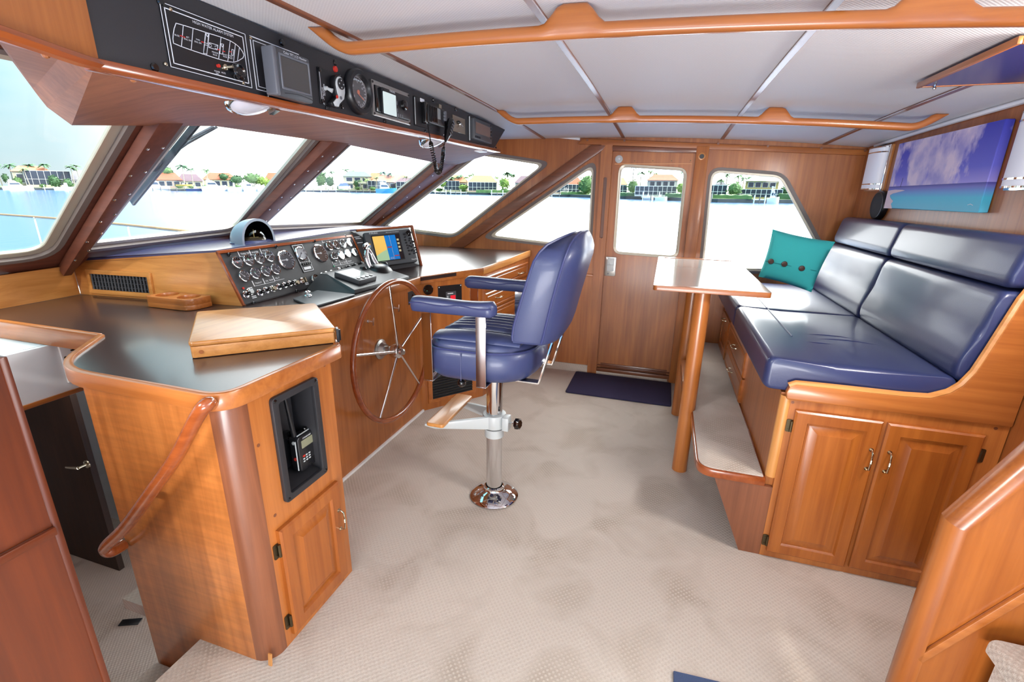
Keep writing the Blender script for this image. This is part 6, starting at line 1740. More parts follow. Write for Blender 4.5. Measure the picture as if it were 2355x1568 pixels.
# wall lamps: frosted half cylinders with chrome bands
def sconce(y0, y1, z0, z1, label, wy):
    t = thing('wall_lamp', label, 'wall lamp', (XA-.05, (y0+y1)/2, z0), 'frosted wall lamps on the aft wall')
    yc, hw = (y0+y1)/2, (y1-y0)/2
    def prof(z, k=1.0, d=.050):
        return [V((XA-.012-d*k*math.sin(PI*j/14)**.7, yc-hw*k*math.cos(PI*j/14), z)) for j in range(15)]
    bb = B(); bb.loft([prof(z0+.01), prof(z1-.01)]); obj('frosted_shade', bb, LAMPW, t, ang=60)
    for z in (z0+.004, z0+.034, z1-.040, z1-.010):
        bb = B(); bb.loft([prof(z, 1.03), prof(z+.007, 1.03)]); obj('chrome_band', bb, CHROME, t, ang=60)
    bb = B(); bb.box(XA-.014, XA-.0005, y0-.016, y1+.022, z0-.004, z1+.006); obj('back_plate', bb, CHROME, t, bev=.003)
    bb = B(); bb.box(XA-.010, XA-.0003, y0-.050, y0-.017, z0-.002, z1+.002); obj('wood_mount', bb, TEAKL['z'], t)
sconce(3.700, 3.935, 1.615, 1.880, 'frosted wall lamp with chrome bands left of the beach picture', 0)
sconce(2.215, 2.455, 1.600, 1.880, 'frosted wall lamp with chrome bands right of the beach picture, cut by the view edge', 0)
# oval speaker
spk = thing('oval_speaker', 'black oval speaker on the aft wall under the left lamp', 'speaker', (XA-.03, 3.77, 1.44))
ys, zs_ = at(2012, 472, 'x', XA-.04).y, at(2010, 472, 'x', XA-.04).z
def oval(x, k): return [V((x, ys+.100*k*math.cos(2*PI*j/32), zs_+.088*k*math.sin(2*PI*j/32))) for j in range(32)]
b = B(); b.loft([oval(XA-.0005, 1), oval(XA-.022, 1), oval(XA-.032, .94), oval(XA-.034, .88)]); obj('housing', b, BLK2, spk, ang=50)
b = B(); b.loft([oval(XA-.0342, .87), oval(XA-.040, .6), oval(XA-.042, .1)], False, True); obj('grille', b, CORK, spk, ang=50)

# ---------------------------------------------------------------- mats
b = B(); q = [at(1300, 903, 'z', .001), at(1556, 942, 'z', .001), at(1570, 878, 'z', .001), at(1331, 851, 'z', .001)]
q = [V((-.650, 3.56, .001)), V((.185, 3.56, .001)), V((.185, 4.06, .001)), V((-.650, 4.06, .001))]
b.prism(rounded(q, .02, 3), (0, 0, .011)); tag(obj('door_mat', b, MATC, bev=.003), 'dark navy rectangular mat on the carpet before the side door', 'mat')
e = at(1548, 1546, 'z', .001); e2 = at(1640, 1568, 'z', .001)
b = B(); b.prism([e, e2+(e2-e)*5, e2+(e2-e)*5+V((0, -.4, 0)), e+V((0.005, -.4, 0))], (0, 0, .010)); tag(obj('stair_mat', b, MATB, bev=.003), 'slate blue mat corner at the bottom edge of the view', 'mat')

# ---------------------------------------------------------------- aft stairs with their half wall
fT = Fr((0, 1.30, 0), (1, 0, 0), (0, 0, 1))
hw_ = thing('stair_half_wall', 'teak half wall with a rounded sloping cap beside the aft stairs', 'half wall', (.95, 1.32, 0))
t0 = fT.q(2208, 1212); sl = fT.q(2355, 1088)
slope = (sl[1]-t0[1])/(sl[0]-t0[0])
def capz(x): return t0[1]+slope*(x-t0[0])
xl = fT.q(2070, 1500)[0]
xE = 1.27; zmax = min(1.95, capz(xE))
b = B(); b.prism([fT.p(t0[0]+.01, .0005), fT.p(t0[0]+.01, t0[1]-.01), fT.p(t0[0]+(zmax-t0[1])/slope, zmax-.01), fT.p(xE, zmax-.01), fT.p(xE, .0005)], (0, .05, 0)); obj('wall_board', b, DOORW['z'], hw_)
b = B()
w_ = .030
d_ = V((1, 0, slope)).normalized()
top_ = [fT.p(t0[0], .0005), fT.p(t0[0], t0[1]), fT.p(t0[0]+(zmax-t0[1])/slope, zmax)]
def capsec(p, ax_n):
    return [p+ax_n*(-.012)+V((0, -.012, 0)), p+ax_n*.006+V((0, -.012, 0)), p+ax_n*.020+V((0, .004, 0)), p+ax_n*.024+V((0, .025, 0)), p+ax_n*.020+V((0, .046, 0)), p+ax_n*.006+V((0, .062, 0)), p+ax_n*(-.012)+V((0, .062, 0))]
nv, ns = V((-1, 0, 0)), V((-slope, 0, 1)).normalized(); nm = (nv+ns).normalized()/ (nv+ns).normalized().dot(nv)
b.loft([capsec(top_[0], nv), capsec(top_[1], nm)]); obj('post_cap', b, DOORW['z'], hw_, ang=50)
b = B(); b.loft([capsec(top_[1], nm), capsec(top_[2], ns)]); obj('sloping_cap', b, DOORW['x'], hw_, ang=50)
m0_, m1_ = fT.q(2108, 1512), fT.q(2355, 1362)
dm_ = V((m1_[0]-m0_[0], 0, m1_[1]-m0_[1])).normalized()
b = B(); p0 = fT.p(m0_[0], m0_[1], .006); p1 = p0+dm_*1.2
b.beam(p0, p1, (0, 1, 0), .012, .022); obj('sloping_batten', b, TEAK['x'], hw_, bev=.003)
b = B(); pz = fT.p(m0_[0]+.002, m0_[1], .004); b.beam(fT.p(m0_[0]+.004, .0, .004), fT.p(m0_[0]+.004, m0_[1]-.004, .004), (0, 1, 0), .010, .016); obj('upright_batten', b, TEAK['z'], hw_, bev=.002)
ss = thing('aft_stairs', 'beige carpeted aft stair treads rising at the lower right corner', 'stairs', (1.0, .9, 0))
n0_ = at(2289, 1483, 'y', 1.24)
for k in range(3):
    x0_ = n0_.x+.17*k; z1_ = n0_.z+.24*k
    bb = B(); pr2 = rounded([V((x0_, .62, z1_-.05)), V((x0_, .62, z1_)), V((x0_+.24, .62, z1_)), V((x0_+.24, .62, z1_-.05))], [.012, .022, .004, .004], 4)
    bb.prism(pr2, (0, .64, 0)); bb.box(x0_+.03, x0_+.20, .62, 1.26, .0005, z1_-.05); obj('tread', bb, CARPET, ss)
# ---------------------------------------------------------------- outside: wiper, bow rail
wp_ = thing('wiper', 'black windshield wiper outside the front window pane', 'wiper', ws(370, 380, -.09))
b = B(); q0, q1 = ws(304, 467, -.075), ws(442, 297, -.075); b.beam(q0, q1+(q1-q0)*.1, N23, .030, .014); obj('blade', b, BLK2, wp_, bev=.003)
b = B(); b.tube([ws(357, 373, -.10), ws(430, 322, -.12), ws(492, 290, -.12)], .006, 8); b.tube([ws(359, 380, -.10), ws(430, 330, -.12), ws(500, 291, -.12)], .006, 8); obj('arm', b, GREYM, wp_)
b = B(); c_ = ws(358, 376, -.095); b.obox(c_, N23, (q1-q0), N23.cross(q1-q0), .02, .04, .016); obj('pivot', b, BLK2, wp_, bev=.004)
zr_ = .92
rp = [at(-160, 484, 'z', zr_), at(0, 493, 'z', zr_), at(150, 504, 'z', zr_), at(290, 517, 'z', zr_), at(430, 532, 'z', zr_), at(640, 552, 'z', zr_)]
rail = thing('bow_rail', 'teak capped bow rail on white stanchions outside the windshield', 'rail', (rp[2].x, rp[2].y, .3))
b = B(); b.tube(rp, .026, 10); obj('rail_cap', b, TEAKL['x'], rail)
def along(px):
    return at(px, 493+(px)*.078, 'z', zr_)
for px in (78, 292):
    p = along(px); p2 = at(px+10, 590, 'z', .45); b = B(); b.tube([p, V((p.x, p.y, .30))], .016, 8); b.lathe((p.x, p.y, zr_-.045), (0, 0, 1), [(.018, 0), (.034, .02)], 10); obj('stanchion', b, WHITE, rail)

# ---------------------------------------------------------------- the water and the far shore (the boat heels a little against them)
NW = ray(0, 419).cross(ray(1800, 438)).normalized()
if NW.z < 0: NW = -NW
E0 = CAM - NW*3.2
def wat(px, py): return pl(px, py, E0, NW)
def flat(v): return (v - NW*v.dot(NW)).normalized()
SH = [(-700, 433), (-300, 434.5), (0, 436), (300, 438), (700, 440.5), (900, 443.5), (1100, 447.5), (1300, 452.5), (1500, 459.5), (1650, 465.5), (1850, 468), (2100, 472)]
def shore_py(px):
    for (a, ya), (c, yc) in zip(SH, SH[1:]):
        if px <= c: return ya+(yc-ya)*(px-a)/(c-a)
    return SH[-1][1]
def W_water():
    mt, t, p = base('sea_water')
    p.inputs['Base Color'].default_value = lin((66, 100, 140)); p.inputs['Roughness'].default_value = .16; p.inputs['IOR'].default_value = 1.33
    g = t.nodes.new('ShaderNodeNewGeometry'); n = t.nodes.new('ShaderNodeTexNoise'); n.inputs['Scale'].default_value = 1.6; n.inputs['Detail'].default_value = 4
    mpn = t.nodes.new('ShaderNodeMapping'); mpn.inputs['Scale'].default_value = (1.0, .45, 1); mpn.inputs['Rotation'].default_value = (0, 0, .5)
    t.links.new(g.outputs['Position'], mpn.inputs[0]); t.links.new(mpn.outputs[0], n.inputs['Vector'])
    bp = t.nodes.new('ShaderNodeBump'); bp.inputs['Strength'].default_value = .18; bp.inputs['Distance'].default_value = .12
    t.links.new(n.outputs[0], bp.inputs['Height']); t.links.new(bp.outputs[0], p.inputs['Normal'])
    return mt
cw = E0 + flat(ray(1000, 430))*150
ux = flat(V((1, 0, 0))); uy = NW.cross(ux)
b = B(); b.face([E0-ux*900-uy*60, E0+ux*700-uy*60, E0+ux*700+uy*900, E0-ux*900+uy*900])
tag(obj('water', b, W_water()), 'calm pale blue water between the boat and the far shore', 'water')
LAWN = mat('shore_lawn', (86, 104, 62), .95, var=.15, bscale=.2)
SEAW = mat('seawall_concrete', (84, 84, 84), .9, var=.15, bscale=.8)
b = B(); rA, rB, rC, rD = [], [], [], []
for px, py in SH:
    p = wat(px, py); vd = flat(p-CAM); rA.append(p-NW*.5); rB.append(p+NW*.95); rC.append(p+vd*1.0+NW*1.0); rD.append(p+vd*170+NW*1.2)
b.loft([rB, rC, rD], False, False, False); tag(obj('far_shore', b, LAWN), 'flat green far shore behind the seawall', 'land')
b = B(); b.loft([rA, rB, [p+flat(p-CAM)*.6 for p in rB], [p+flat(p-CAM)*.6 for p in rA]], False, False, False); tag(obj('seawall', b, SEAW), 'low grey concrete seawall along the far shore', 'seawall')

class Site:
    # vertical plane facing the boat, a given way behind the shoreline under pixel px
    def __init__(s, px, off):
        p = wat(px, shore_py(px)); vd = flat(p-CAM); s.p = p+vd*off; s.vd = vd; s.r = vd.cross(NW).normalized(); s.up = NW
        s.m = (s.p-CAM).dot(_fw)/F
        s.g = s.p+NW*1.0
    def q(s, px, py): return pl(px, py, s.p, s.vd)
    def uv(s, px, py):
        d = s.q(px, py)-s.g; return d.dot(s.r), d.dot(NW)
    def P(s, u, h, d=0): return s.g+s.r*u+NW*h+s.vd*d
def sbox(b, s, u0, u1, h0, h1, d0, d1):
    return b.prism([s.P(u0, h0, d0), s.P(u1, h0, d0), s.P(u1, h0, d1), s.P(u0, h0, d1)], NW*(h1-h0))
ROOFS = dict(red=mat('terracotta_roof', (176, 88, 62), .85, var=.12, bscale=1.5), peach=mat('peach_roof', (182, 118, 88), .85, var=.1, bscale=1.5), grey=mat('grey_roof', (122, 118, 124), .85), green=mat('sage_green_roof', (100, 126, 112), .8), plum=mat('plum_roof', (106, 84, 92), .85))
WL = dict(cream=mat('cream_stucco', (190, 178, 156), .9), white=mat('white_stucco', (196, 192, 188), .9), yellow=mat('pale_yellow_stucco', (198, 172, 112), .9), pink=mat('pale_pink_stucco', (190, 160, 148), .9))
PANE = mat('house_window_glass', (44, 52, 70), .15, coat=.6)
SCREEN = mat('screen_enclosure_mesh', (52, 58, 74), .8)
WHT = mat('white_paint', (235, 235, 235), .6)
def house(px0, px1, eave, ridge, off, roof, wall, label, floors=1, wins=4, cage=None, hip=.55, dk=False):
    s = Site((px0+px1)/2, off)
    t = thing('house', label, 'house', s.g, 'houses on the far shore')
    u0, hE = s.uv(px0, eave); u1, _ = s.uv(px1, eave); hR = s.uv((px0+px1)/2, ridge)[1]
    W_ = u1-u0; D_ = max(7, W_*.6)
    b = B(); sbox(b, s, u0+W_*.04, u1-W_*.04, -.2, hE, .5, D_); obj('walls', b, WL[wall], t)
    b = B(); e = [s.P(u0, hE-.05, -.3), s.P(u1, hE-.05, -.3), s.P(u1, hE-.05, D_+.8), s.P(u0, hE-.05, D_+.8)]
    hh = W_*(1-hip)/2; r0, r1 = s.P(u0+hh, hR, D_*.5), s.P(u1-hh, hR, D_*.5)
    for f in ((e[0], e[1], r1, r0), (e[2], e[3], r0, r1), (e[1], e[2], r1), (e[3], e[0], r0), (e[0], e[3], e[2], e[1])): b.face(f)
    obj('roof', b, ROOFS[roof], t)
    fh = hE/floors
    for fl in range(floors):
        for k in range(wins):
            uc = u0+W_*(.10+.80*(k+.5)/wins); ww = W_*.80/wins*.36
            b = B(); sbox(b, s, uc-ww-.12, uc+ww+.12, fl*fh+fh*.26, fl*fh+fh*.86, .38, .5); wd = obj('window', b, WHT, t)
            b = B(); sbox(b, s, uc-ww, uc+ww, fl*fh+fh*.30, fl*fh+fh*.82, .34, .38); obj('pane', b, PANE, wd)
    if floors == 2:
        b = B(); sbox(b, s, u0+W_*.02, u1-W_*.02, fh-.12, fh+.12, -.2, .6); obj('balcony_slab', b, WL['white'], t)
    if cage:
        c0, c1, ct, n_ = cage
        v0, hT = s.uv(c0, ct); v1, _ = s.uv(c1, ct)
        b = B(); sbox(b, s, v0, v1, 0, hT, -4.0, -.35); cg = obj('screen_enclosure', b, SCREEN, t)
        for k in range(n_+1):
            u = v0+(v1-v0)*k/n_; b = B(); sbox(b, s, u-.06, u+.06, 0, hT+.06, -4.08, -4.0); obj('cage_post', b, WHT, cg)
        b = B(); sbox(b, s, v0-.06, v1+.06, hT-.06, hT+.06, -4.09, -3.98); obj('cage_beam', b, WHT, cg)
        b = B(); sbox(b, s, v0-.06, v1+.06, hT*.5-.05, hT*.5+.05, -4.09, -4.0); obj('cage_beam', b, WHT, cg)
        b = B(); sbox(b, s, v0-.06, v1+.06, 0, hT*.16, -4.11, -4.0); obj('cage_kick_plate', b, WL[wall], cg)
    return t
house(22, 120, 393, 381, 16, 'peach', 'cream', 'peach roofed house with a broad dark screened porch, leftmost on the far shore', cage=(52, 158, 392, 7))
house(160, 226, 413, 391, 22, 'grey', 'white', 'low grey roofed house right of the leftmost screened house', cage=(168, 216, 420, 4))
house(355, 420, 413, 397, 18, 'red', 'pink', 'red roofed house behind the wiper blade', wins=3)
house(406, 468, 416, 400, 20, 'plum', 'cream', 'brown roofed house right of the wiper blade', wins=3)
house(464, 548, 412, 397, 26, 'red', 'cream', 'red roofed house behind the white yachts in the front window', wins=4)
house(606, 662, 414, 397, 20, 'red', 'pink', 'red roofed house at the right end of the front window', wins=3)
house(786, 856, 405, 393.5, 14, 'green', 'cream', 'two storey house with a sage green roof and dark upper windows', floors=2, wins=3)
house(846, 886, 412, 397, 30, 'peach', 'cream', 'small peach roof behind the green roofed house', wins=2)
house(850, 956, 418, 401.5, 20, 'peach', 'pink', 'wide peach roofed house beside the green roofed one', wins=5, cage=(846, 888, 416, 5))
house(905, 990, 420, 408, 16, 'plum', 'cream', 'low brown roofed house behind the blue hulled boat', wins=4, cage=(912, 958, 418, 5))
house(1018, 1078, 418, 402, 16, 'peach', 'cream', 'low peach roofed house left of the green hedge', wins=3, cage=(1022, 1056, 416, 4))
house(1074, 1146, 420, 403, 14, 'peach', 'pink', 'broad peach roofed house with a grey screened porch behind the green hedge', wins=4, cage=(1078, 1142, 419, 7))
house(1182, 1250, 420, 404, 14, 'plum', 'white', 'plum roofed house at the right edge of the quarter window', wins=4, cage=(1190, 1245, 424, 6))
house(1270, 1342, 423, 403, 12, 'red', 'pink', 'red roofed house seen through the triangular window', wins=4, cage=(1272, 1334, 424, 7))
house(1395, 1444, 424, 408, 13, 'peach', 'pink', 'peach roofed house at the left of the door window', wins=3, cage=(1405, 1442, 426, 4))
house(1486, 1562, 414, 400, 10, 'red', 'white', 'large white two storey house with a red roof in the door window', floors=2, wins=4, cage=(1463, 1556, 428, 9))
house(1606, 1674, 427, 413, 11, 'grey', 'white', 'grey roofed house with a dark porch at the left of the aft side window', wins=3, cage=(1632, 1672, 426, 4))
house(1712, 1796, 416, 404, 9, 'green', 'yellow', 'pale yellow two storey house with a grey green roof in the aft side window', floors=2, wins=4, cage=(1694, 1800, 435, 9))
LEAF = [mat('palm_leaf_%s' % n, c, .7, var=.2, bscale=1.2) for n, c in (('deep', (66, 100, 66)), ('mid', (88, 118, 72)), ('light', (116, 136, 76)))]
TRK = mat('palm_trunk', (170, 158, 142), .9)
def palm(px, top, off, r_px, label, leaf=0, lean=0.0):
    s = Site(px, off); h = s.uv(px, top)[1]; r = r_px*s.m
    t = thing('palm_tree', label, 'palm tree', s.g, 'palms on the far shore')
    b = B(); b.tube([s.P(-lean*h, 0), s.P(-lean*h*.4, h*.5), s.P(0, h)], [.22, .17, .13], 7); obj('trunk', b, TRK, t)
    b = B(); nf = 15
    for k in range(nf):
        az = 2*PI*k/nf+random.random()*.4; el = random.uniform(-.1, .95); L = r*random.uniform(.85, 1.15)
        dr = s.r*math.cos(az)+s.vd*math.sin(az); prev = None
        for i in range(7):
            f = i/6; p = s.P(0, h)+dr*(L*f*math.cos(el*.7))+NW*(L*(math.sin(el)*f-.62*f*f))
            wd = L*.15*math.sin(PI*min(1, .12+.86*f))+.02; sd = dr.cross(NW)
            row = [p-sd*wd-NW*wd*.6, p, p+sd*wd-NW*wd*.6]
            if prev:
                for j in (0, 1): b.face([prev[j], prev[j+1], row[j+1], row[j]])
            prev = row
    obj('crown', b, LEAF[leaf], t, ang=80)
pal = [(8, 381, 14, 13, 0), (38, 380, 18, 15, 0), (55, 384, 20, 12, 0), (68, 389, 10, 11, 1), (82, 381, 22, 14, 0), (116, 379, 20, 14, 0), (176, 385, 16, 13, 0), (188, 382, 18, 11, 0), (216, 390, 15, 14, 0),
       (430, 382, 12, 16, 0), (448, 390, 16, 11, 0), (482, 392, 14, 11, 1), (350, 388, 16, 14, 0), (752, 398, 14, 11, 1), (768, 395, 18, 10, 0), (799, 391, 26, 12, 0), (814, 394, 24, 9, 1), (830, 416, 8, 8, 1), (846, 412, 9, 9, 2), (884, 397, 26, 13, 0), (899, 400, 24, 10, 0), (868, 409, 10, 9, 1), (936, 407, 12, 9, 1),
       (1040, 409, 16, 12, 1), (1058, 404, 20, 11, 0), (1074, 408, 12, 10, 2), (1086, 401, 18, 14, 1), (1143, 408, 12, 10, 2), (1166, 399, 18, 15, 0), (1178, 402, 22, 12, 0), (1234, 402, 16, 11, 1), (1320, 402, 22, 10, 2),
       (1452, 381, 6, 16, 0), (1469, 398, 10, 15, 0), (1490, 394, 30, 13, 1), (1502, 399, 34, 9, 1), (1566, 396, 9, 13, 1), (1690, 405, 20, 14, 1), (1702, 410, 22, 12, 0), (1664, 402, 14, 12, 1), (1652, 414, 12, 11, 1), (1815, 410, 10, 13, 1)]
nm = ['deep green', 'mid green', 'yellow green']
for i, (px, top, off, r, lf) in enumerate(pal):
    where = 'in the port front window' if px < 240 else 'in the front window' if px < 700 else 'in the starboard front window' if px < 1000 else 'in the quarter window' if px < 1260 else 'in the triangular window' if px < 1400 else 'in the door window' if px < 1600 else 'in the aft side window'
    palm(px, top, off, r, '', lf, random.uniform(-.08, .08))
    grp = [q for q in pal if (q[0] < 240) == (px < 240) and (q[0] < 700) == (px < 700) and (q[0] < 1000) == (px < 1000) and (q[0] < 1260) == (px < 1260) and (q[0] < 1400) == (px < 1400) and (q[0] < 1600) == (px < 1600)]
    grp.sort(); k = grp.index((px, top, off, r, lf)); n = len(grp)
    o = [q for q in bpy.data.objects if q.name.startswith('palm_tree')]
    ordn = ['first', 'second', 'third', 'fourth', 'fifth', 'sixth', 'seventh', 'eighth', 'ninth', 'tenth', 'eleventh', 'twelfth']
    pos = 'leftmost' if k == 0 and n > 1 else 'rightmost' if k == n-1 and n > 1 else 'only' if n == 1 else ordn[k]+' from left'
    last = max(o, key=lambda q: (len(q.name), q.name)); last['label'] = '%s palm tree %s, %s one there' % (nm[lf], where, pos)
BSH = [mat('bush_%s' % n, c, .8, var=.25, bscale=1.0) for n, c in (('deep', (66, 96, 60)), ('mid', (88, 118, 66)), ('bright', (118, 142, 66)))]
def bush_into(b, px0, px1, top, base_, off, nL=150):
    s = Site((px0+px1)/2, off); u0, h1 = s.uv(px0, top); u1, h0 = s.uv(px1, base_); h0 = max(0, h0)
    rx, rz = (u1-u0)/2, (h1-h0)/2; c = s.P((u0+u1)/2, (h0+h1)/2)
    for i in range(nL):
        v = V((random.gauss(0, 1), random.gauss(0, 1), random.gauss(0, 1))).normalized()*random.uniform(.72, 1.04)
        p = c+s.r*v.x*rx+s.vd*v.y*min(rx, rz)*.8+NW*v.z*rz; L = random.uniform(.10, .2)*(rx*rz)**.5*1.2
        a1 = V((random.gauss(0, 1), random.gauss(0, 1), random.gauss(0, 1))).normalized(); a2 = a1.orthogonal().normalized()
        b.face([p-a1*L, p+a2*L*.6, p+a1*L, p-a2*L*.6])
    rr = []
    for i in range(1, 7):
        t = PI*i/7; rr.append([c+s.r*(rx*.8*math.sin(t)*math.cos(2*PI*j/9))+s.vd*(min(rx, rz)*.6*math.sin(t)*math.sin(2*PI*j/9))+NW*(rz*.84*math.cos(t)) for j in range(9)])
    b.loft(rr)
def bush(px0, px1, top, base_, off, k, label, name='bush'):
    b = B(); bush_into(b, px0, px1, top, base_, off)
    return tag(obj(name, b, BSH[k]), label, name, 'trees and bushes on the far shore')
for px0, px1, top, bs, off, k, lb in ((0, 24, 398, 420, 12, 0, 'deep green bush at the left edge of the port front window'), (26, 56, 406, 428, 9, 1, 'green bush before the leftmost screened house'), (104, 146, 402, 432, 8, 0, 'dark rounded bush covering the right end of the leftmost screened house'), (140, 172, 410, 436, 8, 0, 'deep green shrub between the two left houses'), (366, 402, 384, 404, 22, 1, 'pale green tree crown behind the wiper'), (500, 528, 398, 414, 26, 0, 'deep green tree behind the yachts'), (524, 562, 402, 424, 12, 0, 'dense green tree right of the white yachts'), (556, 606, 398, 424, 13, 1, 'spreading green tree before the red roof at the right of the front window'), (590, 622, 406, 428, 10, 2, 'light green bush near the right end of the front window'),
        (722, 752, 392, 430, 12, 1, 'tall green tree at the left of the starboard front window'), (746, 770, 404, 430, 10, 0, 'deep green tree left of the green roofed house'), (812, 826, 414, 430, 8, 0, 'small bush by the green roofed house'), (1054, 1078, 424, 436, 7, 2, 'bright green hedge mound on the seawall'), (1008, 1030, 412, 432, 8, 2, 'light green bush left of the low peach house'), (1146, 1174, 408, 434, 8, 2, 'bright green tree right of the broad screened porch'), (1330, 1366, 402, 448, 6, 1, 'tall green tree at the right of the triangular window'), (1442, 1468, 412, 446, 7, 1, 'leafy green tree left of the white two storey house'), (1556, 1574, 418, 446, 6, 2, 'light green bush right of the white two storey house'), (1672, 1706, 418, 450, 6, 1, 'leafy green tree left of the pale yellow house'), (1794, 1826, 424, 456, 6, 0, 'deep green bush at the right of the aft side window'), (1716, 1740, 405, 420, 24, 1, 'green tree crown behind the pale yellow house')):
    bush(px0, px1, top, bs, off, k, lb, 'tree' if 'tree' in lb else 'bush')
b = B()
for i, (px, w_, h_) in enumerate(((30, 26, 12), (74, 22, 8), (98, 20, 9), (166, 22, 10), (196, 26, 9), (222, 20, 8), (346, 24, 14), (412, 22, 10), (440, 20, 9), (474, 26, 9), (508, 24, 8), (546, 26, 10), (578, 24, 9), (634, 26, 10), (690, 30, 14), (734, 20, 12), (782, 20, 10), (824, 20, 9), (858, 18, 9), (896, 22, 9), (936, 26, 8), (966, 24, 8), (1010, 20, 9), (1066, 18, 9), (1100, 22, 7), (1128, 20, 7), (1160, 22, 12), (1200, 22, 9), (1226, 20, 9), (1276, 20, 10), (1306, 20, 8), (1350, 22, 16), (1420, 20, 10), (1476, 16, 9), (1520, 20, 6), (1584, 22, 12), (1620, 20, 8), (1660, 22, 10), (1700, 18, 12), (1750, 18, 8), (1780, 20, 12), (1812, 26, 14))):
    py = shore_py(px)-5
    bush_into(b, px-w_/2, px+w_/2, py-h_, py, 8+(i*5) % 9, 110)
tag(obj('shrub_belt', b, BSH[1], kind='stuff'), 'belt of low green shrubs growing along the far shore between the houses', 'shrubs')
# hedges in front of the seawall houses
for px0, px1, h_, lb in ((1095, 1180, 1.2, 'long clipped green hedge on the seawall in the quarter window'), (1290, 1345, 1.0, 'low clipped hedge on the seawall in the triangular window'), (1426, 1490, 1.1, 'dark clipped hedge left of the dock in the door window'), (1530, 1580, 1.1, 'dark clipped hedge right of the dock in the door window'), (1640, 1730, 1.0, 'low clipped hedge along the seawall in the aft side window'), (1790, 1860, 1.5, 'dark clipped hedge at the right in the aft side window')):
    s = Site((px0+px1)/2, 1.6); u0, u1 = s.uv(px0, 450)[0], s.uv(px1, 450)[0]
    b = B(); rr = []
    for i in range(15):
        u = u0+(u1-u0)*i/14; rr.append([s.P(u, -.1, -.6), s.P(u, h_*.9+random.uniform(-.12, .12), -.5), s.P(u, h_+random.uniform(-.12, .12), .2), s.P(u, -.1, .8)])
    b.loft(rr); tag(obj('hedge', b, BSH[0 if 'dark' in lb else 1]), lb, 'hedge', 'hedges on the seawall')
# boats
HUL = dict(white=mat('boat_hull_white', (238, 240, 244), .3), blue=mat('boat_hull_blue', (70, 150, 200), .3), navy=mat('boat_hull_navy', (52, 70, 120), .3), cover=mat('boat_cover_blue', (70, 92, 160), .8), yellow=mat('kayak_yellow', (230, 200, 90), .5))
GL = mat('boat_window_dark', (70, 80, 96), .2)
def boat(px0, px1, wl, sheer, top, label, hull='white', kind='cruiser', off=-6.0):
    s = Site((px0+px1)/2, off); s.g = s.p.copy()
    if off == -2: s.g = s.p+NW*max(0, (s.q(px0, wl)-s.p).dot(NW))
    t = thing('boat', label, 'boat', s.g, 'boats moored on the far shore')
    u0, h0 = s.uv(px0, wl); u1, _ = s.uv(px1, wl); hs = max(.5, s.uv(px0, sheer)[1]); ht = max(hs+.4, s.uv(px0, top)[1]); L = u1-u0; bw = L*.14+.5
    rr = []
    for i in range(9):
        f = i/8; k = math.sqrt(max(.0, 1-(max(0, f-.35)/.66)**2.2)); u = u0+L*f
        rr.append([s.P(u, hs*(1+.25*f*f), -bw*k-.02), s.P(u+.02*L, -.1, -bw*k*.7-.02), s.P(u+.02*L, -.1, bw*k*.7+.02), s.P(u, hs*(1+.25*f*f), bw*k+.02)])
    b = B(); b.loft(rr); obj('hull', b, HUL[hull], t, ang=60)
    if kind in ('cruiser', 'tower'):
        c0, c1 = u0+L*.22, u0+L*.70
        b = B(); b.prism([s.P(c0, hs, -bw*.6), s.P(c1, hs, -bw*.6), s.P(c1-L*.12, hs+(ht-hs)*.55, -bw*.55), s.P(c0+L*.02, hs+(ht-hs)*.55, -bw*.55)], s.vd*bw*1.15); obj('cabin', b, HUL['white'], t)
        b = B(); b.prism([s.P(c0+L*.06, hs+(ht-hs)*.22, -bw*.6-.04), s.P(c1-L*.08, hs+(ht-hs)*.22, -bw*.6-.04), s.P(c1-L*.13, hs+(ht-hs)*.45, -bw*.56-.04), s.P(c0+L*.06, hs+(ht-hs)*.45, -bw*.56-.04)], s.vd*.04); obj('cabin_window', b, GL, t)
        b = B(); b.prism([s.P(c0+L*.02, hs+(ht-hs)*.58, -bw*.5), s.P(c1-L*.18, hs+(ht-hs)*.58, -bw*.5), s.P(c1-L*.24, hs+(ht-hs)*.78, -bw*.5), s.P(c0, hs+(ht-hs)*.78, -bw*.5)], s.vd*bw); obj('flybridge', b, HUL['white'], t)
        b = B(); b.tube([s.P(c0+L*.08, hs+(ht-hs)*.7, 0), s.P(c0+L*.04, ht, 0)], .05, 6); b.tube([s.P(c0+L*.18, hs+(ht-hs)*.7, 0), s.P(c0+L*.10, ht, 0)], .05, 6); obj('arch', b, HUL['white'], t)
    if kind == 'tower':
        b = B(); b.prism([s.P(u0+L*.34, ht-.3, -.7), s.P(u0+L*.52, ht-.3, -.7), s.P(u0+L*.52, ht-.3, .7), s.P(u0+L*.34, ht-.3, .7)], NW*.18)
        for u, d in ((.34, -.7), (.52, -.7), (.34, .7), (.52, .7)): b.tube([s.P(u0+L*(u-.04), hs, d), s.P(u0+L*u, ht-.2, d)], .05, 6)
        obj('tower', b, HUL['white'], t)
    if kind == 'open':
        b = B(); b.prism([s.P(u0+L*.36, hs, -.5), s.P(u0+L*.52, hs, -.5), s.P(u0+L*.50, ht, -.5), s.P(u0+L*.40, ht, -.5)], s.vd*1.0); obj('console', b, HUL['white'], t)
    if kind == 'covered':
        b = B(); b.prism([s.P(u0+L*.02, hs, -bw*.8), s.P(u1-L*.04, hs, -bw*.8), s.P(u1-L*.28, ht, -bw*.2), s.P(u0+L*.2, ht, -bw*.2)], s.vd*bw*1.2); obj('cover', b, HUL['cover'], t)
